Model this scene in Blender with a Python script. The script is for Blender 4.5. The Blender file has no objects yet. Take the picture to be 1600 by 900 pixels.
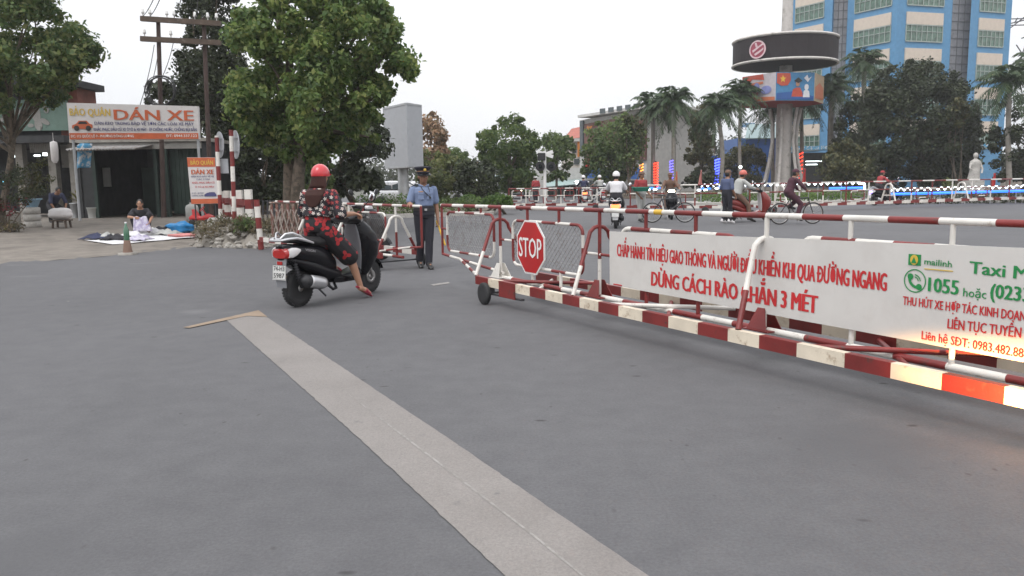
import bpy, math, random
import numpy as np
from mathutils import Vector, Matrix, Quaternion

random.seed(7)
RNG = np.random.default_rng(7)
scene = bpy.context.scene
COL = scene.collection
PI = math.pi
R = math.radians

# ---------------------------------------------------------------- camera
CF, CH = 1250.0, 1.42                       # focal length in photo pixels (1600 wide), eye height
PITCH, ROLL = math.atan((450 - 281) / CF), math.atan(0.0145)
_fw = Vector((0, math.cos(PITCH), -math.sin(PITCH)))
_u0 = Vector((0, math.sin(PITCH), math.cos(PITCH)))
_r0 = Vector((1, 0, 0))
_rt = math.cos(ROLL) * _r0 - math.sin(ROLL) * _u0
_up = math.sin(ROLL) * _r0 + math.cos(ROLL) * _u0
cam_data = bpy.data.cameras.new('camera')
cam = bpy.data.objects.new('camera', cam_data)
COL.objects.link(cam)
m = Matrix.Identity(4)
for i in range(3):
    m[i][0], m[i][1], m[i][2] = _rt[i], _up[i], -_fw[i]
m[2][3] = CH
cam.matrix_world = m
cam_data.sensor_width = 36
cam_data.lens = 36 * CF / 1600
cam_data.clip_start = 0.05
cam_data.clip_end = 3000
scene.camera = cam

# ---------------------------------------------------------------- world: flat overcast evening sky
SUN_EL, SUN_AZ = R(58), R(215)
world = bpy.data.worlds.new('World')
scene.world = world
world.use_nodes = True
wn, wl = world.node_tree.nodes, world.node_tree.links
wn.clear()
w_out = wn.new('ShaderNodeOutputWorld')
w_bg = wn.new('ShaderNodeBackground')
w_sky = wn.new('ShaderNodeTexSky')
w_sky.sky_type = 'NISHITA'
w_sky.sun_disc = False
w_sky.sun_elevation = SUN_EL
w_sky.sun_rotation = SUN_AZ
w_sky.air_density = 1.0
w_sky.dust_density = 4.0
w_hsv = wn.new('ShaderNodeHueSaturation')
w_hsv.inputs['Saturation'].default_value = 0.10
w_mix = wn.new('ShaderNodeMix')
w_mix.data_type = 'RGBA'
w_mix.inputs['Factor'].default_value = 0.72
w_tc = wn.new('ShaderNodeTexCoord')
w_ns = wn.new('ShaderNodeTexNoise')
w_ns.inputs['Scale'].default_value = 1.6
w_ns.inputs['Detail'].default_value = 3
w_rmp = wn.new('ShaderNodeValToRGB')
w_rmp.color_ramp.elements[0].position = 0.3
w_rmp.color_ramp.elements[0].color = (8.2, 8.55, 9.2, 1)
w_rmp.color_ramp.elements[1].position = 0.72
w_rmp.color_ramp.elements[1].color = (12.2, 12.2, 12.4, 1)
wl.new(w_tc.outputs['Generated'], w_ns.inputs['Vector'])
wl.new(w_ns.outputs['Fac'], w_rmp.inputs['Fac'])
wl.new(w_sky.outputs['Color'], w_hsv.inputs['Color'])
wl.new(w_hsv.outputs['Color'], w_mix.inputs['A'])
wl.new(w_rmp.outputs['Color'], w_mix.inputs['B'])
# overcast: the cloud deck is brighter overhead than along the horizon
w_sep = wn.new('ShaderNodeSeparateXYZ')
wl.new(w_tc.outputs['Generated'], w_sep.inputs['Vector'])
w_z = wn.new('ShaderNodeMath')
w_z.operation = 'MULTIPLY_ADD'
w_z.use_clamp = False
w_z.inputs[1].default_value = 0.92
w_z.inputs[2].default_value = 0.83
w_zc = wn.new('ShaderNodeMath')
w_zc.operation = 'MAXIMUM'
w_zc.inputs[1].default_value = 0.0
wl.new(w_sep.outputs['Z'], w_zc.inputs[0])
wl.new(w_zc.outputs['Value'], w_z.inputs[0])
w_sc = wn.new('ShaderNodeVectorMath')
w_sc.operation = 'SCALE'
wl.new(w_mix.outputs['Result'], w_sc.inputs[0])
wl.new(w_z.outputs['Value'], w_sc.inputs['Scale'])
wl.new(w_sc.outputs['Vector'], w_bg.inputs['Color'])
w_bg.inputs['Strength'].default_value = 0.10
wl.new(w_bg.outputs['Background'], w_out.inputs['Surface'])

sun_data = bpy.data.lights.new('sun', 'SUN')
sun_data.energy = 0.8
sun_data.angle = R(30)
sun_data.color = (1.0, 0.97, 0.93)
sun = bpy.data.objects.new('sun', sun_data)
COL.objects.link(sun)
# sky sun_rotation is measured clockwise from +Y seen from above
_sd = Vector((math.sin(SUN_AZ) * math.cos(SUN_EL), math.cos(SUN_AZ) * math.cos(SUN_EL), math.sin(SUN_EL)))
sun.rotation_euler = _sd.to_track_quat('Z', 'Y').to_euler()
sun.location = (0, 0, 60)

# warm headlamp of the vehicle waiting beside the camera, lighting the near end of the barrier
hl = bpy.data.lights.new('headlamp', 'SPOT')
hl.energy = 7500
hl.color = (1.0, 0.50, 0.15)
hl.spot_size = R(20)
hl.spot_blend = 1.0
hl.shadow_soft_size = 0.06
hlo = bpy.data.objects.new('headlamp', hl)
COL.objects.link(hlo)
hlo.location = (1.6, 1.0, 0.36)
_d = Vector((2.90, 3.64, 0.27)) - hlo.location
hlo.scale = (1.75, 0.42, 1.0)
hlo.rotation_euler = _d.to_track_quat('-Z', 'Y').to_euler()

vs = scene.view_settings
vs.view_transform = 'Standard'
vs.look = 'None'
vs.exposure = 0.38
vs.gamma = 1.0
vs.use_curve_mapping = False
scene.cycles.max_bounces = 6
scene.cycles.diffuse_bounces = 3
scene.cycles.glossy_bounces = 3
scene.cycles.transmission_bounces = 3
scene.cycles.transparent_max_bounces = 8
scene.cycles.volume_bounces = 2
scene.cycles.use_denoising = True

# ---------------------------------------------------------------- survey helpers (photo pixel -> place on the ground / at a distance)
def ray(px, py):
    return _fw + (px - 800) / CF * _rt - (py - 450) / CF * _up
def G(px, py, z=0.0):
    d = ray(px, py)
    t = (z - CH) / d.z
    return Vector((0, 0, CH)) + d * t
def AT(px, py, Y):
    d = ray(px, py)
    return Vector((0, 0, CH)) + d * (Y / d.y)
def PXM(Y):                                   # metres per photo pixel at distance Y
    return Y / CF

# ---------------------------------------------------------------- materials
def ramp_between(nt, fac, c0, c1, p0=0.35, p1=0.65):
    r = nt.nodes.new('ShaderNodeValToRGB')
    r.color_ramp.elements[0].position = p0
    r.color_ramp.elements[1].position = p1
    r.color_ramp.elements[0].color = (*c0, 1)
    r.color_ramp.elements[1].color = (*c1, 1)
    nt.links.new(fac, r.inputs['Fac'])
    return r.outputs['Color']

def noise(nt, scale, detail=4, coord='Object', rough=0.55, stretch=None):
    tc = nt.nodes.new('ShaderNodeTexCoord')
    n = nt.nodes.new('ShaderNodeTexNoise')
    n.inputs['Scale'].default_value = scale
    n.inputs['Detail'].default_value = detail
    n.inputs['Roughness'].default_value = rough
    src = tc.outputs[coord]
    if stretch:
        mp = nt.nodes.new('ShaderNodeMapping')
        mp.inputs['Scale'].default_value = stretch
        nt.links.new(src, mp.inputs['Vector'])
        src = mp.outputs['Vector']
    nt.links.new(src, n.inputs['Vector'])
    return n.outputs['Fac']

def mixc(nt, fac, a, b, mode='MIX'):
    x = nt.nodes.new('ShaderNodeMix')
    x.data_type = 'RGBA'
    x.blend_type = mode
    for k, v in (('Factor', fac), ('A', a), ('B', b)):
        if isinstance(v, (int, float)):
            x.inputs[k].default_value = v
        elif isinstance(v, (tuple, list)):
            x.inputs[k].default_value = (*v[:3], 1)
        else:
            nt.links.new(v, x.inputs[k])
    return x.outputs['Result']

def newmat(name):
    mt = bpy.data.materials.new(name)
    mt.use_nodes = True
    nt = mt.node_tree
    return mt, nt, nt.nodes['Principled BSDF']

def bumpit(nt, p, fac, strength=0.3, dist=0.01):
    b = nt.nodes.new('ShaderNodeBump')
    b.inputs['Strength'].default_value = strength
    b.inputs['Distance'].default_value = dist
    nt.links.new(fac, b.inputs['Height'])
    nt.links.new(b.outputs['Normal'], p.inputs['Normal'])

def paint(name, col, rough=0.5, metal=0.0, wear=None, wscale=9, var=0.14, bump=0.0, bscale=60, wp=(0.58, 0.7), coat=0.0):
    """plain surface with uneven tone and, if asked, patches where the paint has worn to another colour"""
    mt, nt, p = newmat(name)
    f = noise(nt, 3.1, 5)
    lo = tuple(c * (1 - var) for c in col)
    hi = tuple(min(1, c * (1 + var)) for c in col)
    c = ramp_between(nt, f, lo, hi, 0.3, 0.7)
    if wear:
        f2 = noise(nt, wscale, 7, rough=0.68)
        r = nt.nodes.new('ShaderNodeValToRGB')
        r.color_ramp.elements[0].position, r.color_ramp.elements[1].position = wp
        nt.links.new(f2, r.inputs['Fac'])
        c = mixc(nt, r.outputs['Color'], c, wear)
    nt.links.new(c, p.inputs['Base Color'])
    p.inputs['Roughness'].default_value = rough
    p.inputs['Metallic'].default_value = metal
    p.inputs['Coat Weight'].default_value = coat
    if bump:
        bumpit(nt, p, noise(nt, bscale, 6), bump, 0.01)
    return mt

def glow(name, col, s):
    mt, nt, p = newmat(name)
    p.inputs['Base Color'].default_value = (*col, 1)
    p.inputs['Emission Color'].default_value = (*col, 1)
    p.inputs['Emission Strength'].default_value = s
    return mt

def leafmat(name, cols, trans=0.3):
    mt, nt, p = newmat(name)
    g = nt.nodes.new('ShaderNodeNewGeometry')
    r = nt.nodes.new('ShaderNodeValToRGB')
    els = r.color_ramp.elements
    els[0].position, els[0].color = 0, (*cols[0], 1)
    els[1].position, els[1].color = 1, (*cols[-1], 1)
    for i, c in enumerate(cols[1:-1]):
        e = els.new((i + 1) / (len(cols) - 1))
        e.color = (*c, 1)
    nt.links.new(g.outputs['Random Per Island'], r.inputs['Fac'])
    nz = noise(nt, 0.9, 3)
    c = mixc(nt, 1.0, r.outputs['Color'], ramp_between(nt, nz, (0.72, 0.78, 0.75), (1.3, 1.22, 1.05)), 'MULTIPLY')
    nt.links.new(c, p.inputs['Base Color'])
    p.inputs['Roughness'].default_value = 0.5
    p.inputs['Specular IOR Level'].default_value = 0.35
    tr = nt.nodes.new('ShaderNodeBsdfTranslucent')
    nt.links.new(c, tr.inputs['Color'])
    mx = nt.nodes.new('ShaderNodeMixShader')
    mx.inputs['Fac'].default_value = trans
    out = nt.nodes['Material Output']
    nt.links.new(p.outputs['BSDF'], mx.inputs[1])
    nt.links.new(tr.outputs['BSDF'], mx.inputs[2])
    nt.links.new(mx.outputs['Shader'], out.inputs['Surface'])
    return mt

M = {}
M['red'] = paint('red_paint', (0.175, 0.019, 0.017), 0.45, wear=(0.075, 0.035, 0.028), wscale=16, var=0.28, wp=(0.58, 0.68), bump=0.15)
M['white'] = paint('white_paint', (0.66, 0.63, 0.58), 0.45, wear=(0.26, 0.19, 0.14), wscale=13, var=0.14, wp=(0.58, 0.74), bump=0.15)
M['cream'] = paint('cream_paint', (0.66, 0.58, 0.46), 0.5, wear=(0.30, 0.20, 0.12), wscale=12, var=0.16, wp=(0.56, 0.72), bump=0.15)
M['banner'] = paint('banner_sheet', (0.57, 0.55, 0.52), 0.5, wear=(0.52, 0.49, 0.46), wscale=6, var=0.04, wp=(0.5, 0.85))
M['ink_red'] = paint('ink_red', (0.50, 0.022, 0.025), 0.45, var=0.1)
M['ink_green'] = paint('ink_green', (0.012, 0.22, 0.055), 0.45, var=0.1)
M['ink_yellow'] = paint('ink_yellow', (0.62, 0.42, 0.06), 0.5)
M['ink_orange'] = paint('ink_orange', (0.50, 0.11, 0.04), 0.5)
M['ink_blue'] = paint('ink_blue', (0.06, 0.06, 0.16), 0.5)
M['ink_white'] = paint('ink_white', (0.75, 0.74, 0.72), 0.5, var=0.05)
M['sign_red'] = paint('sign_red', (0.42, 0.016, 0.018), 0.35, var=0.12)
M['sign_white'] = paint('sign_white', (0.72, 0.71, 0.69), 0.4, var=0.05)
M['wire'] = paint('galvanised_wire', (0.34, 0.33, 0.32), 0.5, 0.6, wear=(0.16, 0.10, 0.07), wp=(0.5, 0.6))
M['steel'] = paint('galvanised_steel', (0.40, 0.41, 0.42), 0.45, 0.4)
M['dark_steel'] = paint('dark_steel', (0.05, 0.05, 0.055), 0.5, 0.3)
M['rubber'] = paint('rubber', (0.020, 0.020, 0.021), 0.75, var=0.3, bump=0.3, bscale=90)
M['black_gloss'] = paint('black_lacquer', (0.006, 0.006, 0.008), 0.26, var=0.15, coat=0.08)
M['black_gloss'].node_tree.nodes['Principled BSDF'].inputs['Specular IOR Level'].default_value = 0.2
M['black_matt'] = paint('black_plastic', (0.018, 0.018, 0.02), 0.55, var=0.2)
M['grey_plastic'] = paint('grey_plastic', (0.20, 0.205, 0.22), 0.5, var=0.1)
M['seat'] = paint('seat_vinyl', (0.016, 0.016, 0.017), 0.5, bump=0.2, bscale=130)
M['silver'] = paint('silver_paint', (0.55, 0.55, 0.56), 0.3, 0.7, var=0.06)
M['alloy'] = paint('cast_alloy', (0.42, 0.41, 0.40), 0.35, 0.8, wear=(0.12, 0.10, 0.09))
M['mirror'] = paint('mirror_glass', (0.85, 0.87, 0.9), 0.05, 1.0, var=0.02)
M['lens_red'] = paint('red_lens', (0.36, 0.012, 0.010), 0.12, var=0.1, coat=0.7)
M['lens_clear'] = paint('clear_lens', (0.62, 0.60, 0.60), 0.12, var=0.1, coat=0.7)
M['plate'] = paint('plate_white', (0.62, 0.62, 0.60), 0.5, wear=(0.36, 0.34, 0.30), wscale=25)
M['rust'] = paint('rusty_iron', (0.060, 0.036, 0.030), 0.8, var=0.3)
M['ink_black'] = paint('ink_black', (0.02, 0.02, 0.02), 0.5)
M['skin'] = paint('skin', (0.36, 0.19, 0.12), 0.5, var=0.08)
M['skin_dark'] = paint('tanned_skin', (0.25, 0.125, 0.075), 0.5, var=0.1)
M['lip'] = paint('lips', (0.24, 0.07, 0.06), 0.5)
M['eye'] = paint('eye_dark', (0.02, 0.016, 0.014), 0.2)
M['hair'] = paint('dark_brown_hair', (0.040, 0.017, 0.014), 0.65, var=0.4, bump=0.4, bscale=70)
M['hair'].node_tree.nodes['Principled BSDF'].inputs['Specular IOR Level'].default_value = 0.15
M['hair_black'] = paint('black_hair', (0.012, 0.010, 0.010), 0.45, var=0.3)
M['concrete'] = paint('concrete', (0.30, 0.28, 0.25), 0.85, wear=(0.16, 0.14, 0.12), wscale=4, var=0.15, bump=0.3, wp=(0.5, 0.75))
M['concrete_pale'] = paint('pale_concrete', (0.42, 0.40, 0.37), 0.85, wear=(0.22, 0.20, 0.17), wscale=5, var=0.12, bump=0.3, wp=(0.5, 0.75))
M['bark'] = paint('bark', (0.13, 0.10, 0.075), 0.9, wear=(0.06, 0.05, 0.035), wscale=7, var=0.25, bump=0.9, bscale=14, wp=(0.45, 0.6))
M['bark_pale'] = paint('palm_bark', (0.24, 0.22, 0.19), 0.9, wear=(0.12, 0.10, 0.08), wscale=5, var=0.2, bump=0.5, bscale=12)
M['wood'] = paint('weathered_wood', (0.085, 0.06, 0.045), 0.85, wear=(0.16, 0.14, 0.12), wscale=6, var=0.3, bump=0.5, bscale=20)
M['glass'] = paint('dark_glass', (0.05, 0.065, 0.07), 0.12, 0.0, var=0.3, coat=0.4)
M['yellow'] = paint('yellow_paint', (0.65, 0.40, 0.04), 0.5)

# grass-free setting materials
def asphalt():
    mt, nt, p = newmat('asphalt')
    big = noise(nt, 0.16, 5, rough=0.6)
    base = ramp_between(nt, big, (0.098, 0.097, 0.101), (0.118, 0.117, 0.121), 0.32, 0.68)
    streak = noise(nt, 0.7, 6, stretch=(1.0, 0.6, 1))
    base = mixc(nt, 1.0, base, ramp_between(nt, streak, (0.93, 0.93, 0.93), (1.06, 1.06, 1.06), 0.3, 0.7), 'MULTIPLY')
    fine = noise(nt, 60, 4, rough=0.8)
    base = mixc(nt, 1.0, base, ramp_between(nt, fine, (0.84, 0.84, 0.84), (1.15, 1.15, 1.15), 0.33, 0.67), 'MULTIPLY')
    mid = noise(nt, 4.5, 6, rough=0.7)
    base = mixc(nt, 1.0, base, ramp_between(nt, mid, (0.90, 0.895, 0.90), (1.08, 1.075, 1.07), 0.32, 0.68), 'MULTIPLY')
    tc = nt.nodes.new('ShaderNodeTexCoord')
    def flecks(scale, r0, r1, col, keep, stretch, base):
        # small scattered marks: voronoi dots, warped and stretched, only where a slow noise allows them
        mp = nt.nodes.new('ShaderNodeMapping')
        mp.inputs['Scale'].default_value = stretch
        mp.inputs['Rotation'].default_value = (0, 0, 0.5 * scale)
        nt.links.new(tc.outputs['Object'], mp.inputs['Vector'])
        ad = nt.nodes.new('ShaderNodeMix')
        ad.data_type = 'VECTOR'
        ad.inputs['Factor'].default_value = 0.06
        wn_ = nt.nodes.new('ShaderNodeTexNoise')
        wn_.inputs['Scale'].default_value = 7
        nt.links.new(mp.outputs['Vector'], ad.inputs['A'])
        nt.links.new(wn_.outputs['Color'], ad.inputs['B'])
        nt.links.new(tc.outputs['Object'], wn_.inputs['Vector'])
        v = nt.nodes.new('ShaderNodeTexVoronoi')
        v.inputs['Scale'].default_value = scale
        nt.links.new(ad.outputs['Result'], v.inputs['Vector'])
        s_ = ramp_between(nt, v.outputs['Distance'], (1, 1, 1), (0, 0, 0), r0, r1)
        k_ = ramp_between(nt, noise(nt, 0.8 + scale * .1, 3), (0, 0, 0), (1, 1, 1), keep, keep + .06)
        f_ = mixc(nt, 1.0, s_, k_, 'MULTIPLY')
        return mixc(nt, f_, base, col)
    base = flecks(2.1, .035, .09, (0.050, 0.048, 0.048), .47, (1, 2.0, 1), base)
    base = flecks(5.0, .04, .11, (0.068, 0.066, 0.066), .49, (1.6, 1, 1), base)
    base = flecks(1.3, .014, .030, (0.24, 0.235, 0.225), .46, (1, 1.4, 1), base)
    base = flecks(0.55, .02, .30, (0.088, 0.087, 0.091), .44, (1, 1, 1), base)
    base = flecks(0.7, .02, .22, (0.142, 0.140, 0.143), .48, (.6, 1.5, 1), base)
    nt.links.new(base, p.inputs['Base Color'])
    p.inputs['Roughness'].default_value = 0.82
    p.inputs['Specular IOR Level'].default_value = 0.3
    bumpit(nt, p, noise(nt, 90, 4, rough=0.7), 0.25, 0.006)
    return mt
M['asphalt'] = asphalt()

def stopline():
    mt, nt, p = newmat('stop_line_paint')
    f = noise(nt, 1.3, 6, rough=0.6)
    c = ramp_between(nt, f, (0.185, 0.168, 0.156), (0.225, 0.206, 0.192), 0.3, 0.7)
    fine = noise(nt, 85, 3, rough=0.8)
    c = mixc(nt, 1.0, c, ramp_between(nt, fine, (0.84, 0.84, 0.84), (1.14, 1.14, 1.14), 0.33, 0.67), 'MULTIPLY')
    w = noise(nt, 9, 8, rough=0.75)
    r = ramp_between(nt, w, (0, 0, 0), (1, 1, 1), 0.60, 0.72)
    c = mixc(nt, r, c, (0.125, 0.118, 0.115))
    t_ = ramp_between(nt, noise(nt, 1.1, 5, stretch=(1.2, .35, 1)), (1, 1, 1), (0.80, 0.79, 0.79), 0.52, 0.66)
    c = mixc(nt, 1.0, c, t_, 'MULTIPLY')
    nt.links.new(c, p.inputs['Base Color'])
    p.inputs['Roughness'].default_value = 0.75
    bumpit(nt, p, noise(nt, 110, 4), 0.25, 0.005)
    return mt
M['stopline'] = stopline()
M['stopline_tan'] = paint('tan_line_paint', (0.25, 0.185, 0.13), 0.8, wear=(0.18, 0.16, 0.14), wscale=7)
M['stopline_pale'] = paint('pale_line_paint', (0.27, 0.255, 0.24), 0.8, wear=(0.20, 0.185, 0.172), wscale=14, wp=(0.44, 0.56))
M['forecourt'] = paint('forecourt_concrete', (0.185, 0.162, 0.138), 0.9, wear=(0.11, 0.095, 0.08), wscale=1.1, var=0.16, bump=0.4, bscale=20, wp=(0.48, 0.7))
M['soil'] = paint('soil', (0.12, 0.095, 0.07), 0.95, wear=(0.06, 0.065, 0.03), wscale=3, var=0.25, bump=0.6, bscale=12)
M['rubble'] = paint('rubble_stone', (0.20, 0.18, 0.155), 0.9, wear=(0.10, 0.08, 0.06), wscale=6, var=0.25, bump=0.7, bscale=15)
M['far_ground'] = paint('far_ground', (0.12, 0.12, 0.10), 0.95, var=0.2)

# ---------------------------------------------------------------- mesh builder
def basis(d):
    d = Vector(d).normalized()
    a = Vector((0, 0, 1)) if abs(d.z) < 0.9 else Vector((0, 1, 0))
    x = d.cross(a).normalized()
    return x, x.cross(d).normalized()

class MB:
    def __init__(s):
        s.v, s.f, s.m, s.s = [], [], [], []
    def add(s, vs_, fs, mi=0, smooth=False):
        o = len(s.v)
        s.v += [tuple(x) for x in vs_]
        for k, f in enumerate(fs):
            s.f.append([o + i for i in f])
            s.m.append(mi[k] if isinstance(mi, list) else mi)
            s.s.append(smooth)
        return s
    def box(s, c, d, mi=0, rot=None):
        hx, hy, hz = d[0] / 2, d[1] / 2, d[2] / 2
        P = [Vector((x, y, z)) for z in (-hz, hz) for y in (-hy, hy) for x in (-hx, hx)]
        if rot is not None:
            P = [rot @ p for p in P]
        c = Vector(c)
        return s.add([p + c for p in P], [(0, 2, 3, 1), (4, 5, 7, 6), (0, 1, 5, 4), (2, 6, 7, 3), (0, 4, 6, 2), (1, 3, 7, 5)], mi)
    def bar(s, p0, p1, w, h, mi=0, up=(0, 0, 1)):
        p0, p1 = Vector(p0), Vector(p1)
        d = (p1 - p0).normalized()
        x = d.cross(Vector(up)).normalized()
        u = x.cross(d)
        P = []
        for p in (p0, p1):
            for b, a in ((-1, -1), (-1, 1), (1, 1), (1, -1)):
                P.append(p + x * a * w / 2 + u * b * h / 2)
        return s.add(P, [(0, 1, 2, 3), (7, 6, 5, 4), (0, 4, 5, 1), (1, 5, 6, 2), (2, 6, 7, 3), (3, 7, 4, 0)], mi)
    def tube(s, path, r, n=10, mi=0, caps=True):
        path = [Vector(p) for p in path]
        k = len(path)
        rs = r if isinstance(r, (list, tuple)) else [r] * k
        t0 = (path[1] - path[0]).normalized()
        x, y = basis(t0)
        rings, prev = [], t0
        for i, p in enumerate(path):
            if i == 0: t = t0
            elif i == k - 1: t = (path[i] - path[i - 1]).normalized()
            else: t = ((path[i + 1] - path[i]).normalized() + (path[i] - path[i - 1]).normalized()).normalized()
            q = prev.rotation_difference(t)
            x, y = q @ x, q @ y
            prev = t
            rings.append([p + (x * math.cos(a) + y * math.sin(a)) * rs[i] for a in (2 * PI * j / n for j in range(n))])
        V = [v for rg in rings for v in rg]
        Fs, Ms = [], []
        for i in range(k - 1):
            mm = mi[i % len(mi)] if isinstance(mi, list) else mi
            for j in range(n):
                Fs.append((i * n + j, i * n + (j + 1) % n, (i + 1) * n + (j + 1) % n, (i + 1) * n + j))
                Ms.append(mm)
        s.add(V, Fs, Ms, True)
        if caps:
            s.add(rings[0], [tuple(range(n))[::-1]], Ms[0])
            s.add(rings[-1], [tuple(range(n))], Ms[-1])
        return s
    def striped(s, p0, p1, r, L, mis=(0, 1), phase=0.0, n=10):
        p0, p1 = Vector(p0), Vector(p1)
        T = (p1 - p0).length
        ts, cols, k = [0.0], [], 0
        t, k = -phase, 0
        while t < T:
            nt_ = t + L
            if nt_ > 0:
                cols.append(mis[k % 2])
                ts.append(min(T, nt_))
            t, k = nt_, k + 1
        d = (p1 - p0) / T
        return s.tube([p0 + d * t for t in ts], r, n, cols)
    def lathe(s, prof, n=20, c=(0, 0, 0), ax=(0, 0, 1), mi=0, smooth=True):
        x, y = basis(ax)
        a = Vector(ax).normalized()
        c = Vector(c)
        V, Fs = [], []
        k = len(prof)
        for (r, z) in prof:
            for j in range(n):
                t = 2 * PI * j / n
                V.append(c + a * z + (x * math.cos(t) + y * math.sin(t)) * max(r, 1e-5))
        for i in range(k - 1):
            for j in range(n):
                Fs.append((i * n + j, i * n + (j + 1) % n, (i + 1) * n + (j + 1) % n, (i + 1) * n + j))
        s.add(V, Fs, mi, smooth)
        closed = abs(prof[0][0] - prof[-1][0]) + abs(prof[0][1] - prof[-1][1]) < 1e-6
        if prof[0][0] > 1e-4 and not closed:
            s.add(V[:n], [tuple(range(n))[::-1]], mi)
        if prof[-1][0] > 1e-4 and not closed:
            s.add(V[-n:], [tuple(range(n))], mi)
        return s
    def loft(s, secs, n=18, mi=0, caps=True):
        """secs: (centre, half-axis a, half-axis b, superellipse power)"""
        V, Fs = [], []
        for sec in secs:
            c, a, b = Vector(sec[0]), Vector(sec[1]), Vector(sec[2])
            e = 2.0 / (sec[3] if len(sec) > 3 else 2.0)
            for j in range(n):
                t = 2 * PI * j / n
                ct, st = math.cos(t), math.sin(t)
                V.append(c + a * math.copysign(abs(ct) ** e, ct) + b * math.copysign(abs(st) ** e, st))
        k = len(secs)
        for i in range(k - 1):
            for j in range(n):
                Fs.append((i * n + j, i * n + (j + 1) % n, (i + 1) * n + (j + 1) % n, (i + 1) * n + j))
        s.add(V, Fs, mi, True)
        if caps:
            s.add(V[:n], [tuple(range(n))[::-1]], mi, True)
            s.add(V[-n:], [tuple(range(n))], mi, True)
        return s
    def ball(s, c, r, nu=14, nv=9, mi=0, rot=None):
        c = Vector(c)
        r = Vector(r) if not isinstance(r, (int, float)) else Vector((r, r, r))
        V, Fs = [], []
        for i in range(nv + 1):
            p = PI * i / nv
            for j in range(nu):
                t = 2 * PI * j / nu
                q = Vector((r.x * math.sin(p) * math.cos(t), r.y * math.sin(p) * math.sin(t), r.z * math.cos(p)))
                if rot is not None: q = rot @ q
                V.append(c + q)
        for i in range(nv):
            for j in range(nu):
                Fs.append((i * nu + j, (i + 1) * nu + j, (i + 1) * nu + (j + 1) % nu, i * nu + (j + 1) % nu))
        return s.add(V, Fs, mi, True)
    def prism(s, pts, depth, mi=0, side=None):
        """pts: planar polygon in 3-D; depth: extrusion vector"""
        P = [Vector(p) for p in pts]
        D = Vector(depth)
        n = len(P)
        V = P + [p + D for p in P]
        Fs = [tuple(range(n))[::-1], tuple(range(n, 2 * n))] + [(i, (i + 1) % n, n + (i + 1) % n, n + i) for i in range(n)]
        sm = mi if side is None else side
        return s.add(V, Fs, [mi, mi] + [sm] * n)
    def wheelring(s, c, ax, R_, r, n=28, k=10, mi=0, flat=1.0):
        prof = [(R_ + r * math.cos(2 * PI * i / k), r * flat * math.sin(2 * PI * i / k)) for i in range(k + 1)]
        return s.lathe(prof, n, c, ax, mi)
    def build(s, name, mats, parent=None, world=False, bevel=0.0, flip=False):
        me = bpy.data.meshes.new(name)
        V = s.v
        if world and parent is not None:
            iw = WM[parent.name].inverted()
            V = [tuple(iw @ Vector(v)) for v in V]
        me.from_pydata(V, [], s.f)
        mats = mats if isinstance(mats, (list, tuple)) else [mats]
        for mm in mats:
            me.materials.append(M[mm] if isinstance(mm, str) else mm)
        me.polygons.foreach_set('material_index', s.m)
        me.polygons.foreach_set('use_smooth', s.s)
        me.validate()
        fix_normals(me)
        me.update()
        o = bpy.data.objects.new(name, me)
        COL.objects.link(o)
        if parent is not None:
            o.parent = parent
            WM[o.name] = WM[parent.name]
        else:
            WM[o.name] = Matrix.Identity(4)
        if bevel:
            b = o.modifiers.new('bevel', 'BEVEL')
            b.width = bevel
            b.segments = 2
            b.limit_method = 'ANGLE'
        return o

import bmesh
def fix_normals(me):
    bm = bmesh.new()
    bm.from_mesh(me)
    bmesh.ops.recalc_face_normals(bm, faces=bm.faces)
    bm.to_mesh(me)
    bm.free()

WM = {}
def thing(name, label, cat, loc=(0, 0, 0), rotz=0.0, group=None, tilt=None):
    o = bpy.data.objects.new(name, None)
    o.empty_display_size = 0.2
    COL.objects.link(o)
    o.location = loc
    o.rotation_euler = tilt if tilt else (0, 0, rotz)
    WM[o.name] = Matrix.Translation(Vector(loc)) @ o.rotation_euler.to_matrix().to_4x4()
    o['label'], o['category'] = label, cat
    if group: o['group'] = group
    return o
def tag(o, label=None, cat=None, group=None, kind=None):
    if label: o['label'] = label
    if cat: o['category'] = cat
    if group: o['group'] = group
    if kind: o['kind'] = kind
    return o
def center_mesh(o, base=None):
    """move a world-built top-level mesh's origin to its base"""
    me = o.data
    co = np.empty(len(me.vertices) * 3)
    me.vertices.foreach_get('co', co)
    co = co.reshape(-1, 3)
    b = np.array(base) if base is not None else np.array([co[:, 0].mean(), co[:, 1].mean(), co[:, 2].min()])
    me.vertices.foreach_set('co', (co - b).ravel())
    o.location = b
    me.update()
    return o
def dup(o, parent=None, loc=None, rotz=None, label=None, swap=None):
    c = o.copy()
    COL.objects.link(c)
    if parent is not None:
        c.parent = parent
    if loc is not None: c.location = loc
    if rotz is not None: c.rotation_euler = (0, 0, rotz)
    if label: c['label'] = label
    if swap and c.type == 'MESH':
        for sl in c.material_slots:
            nm = sl.material.name if sl.material else ''
            if nm in swap:
                sl.link = 'OBJECT'
                sl.material = M[swap[nm]]
    for ch in o.children:
        dup(ch, c, swap=swap)
    return c

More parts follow.
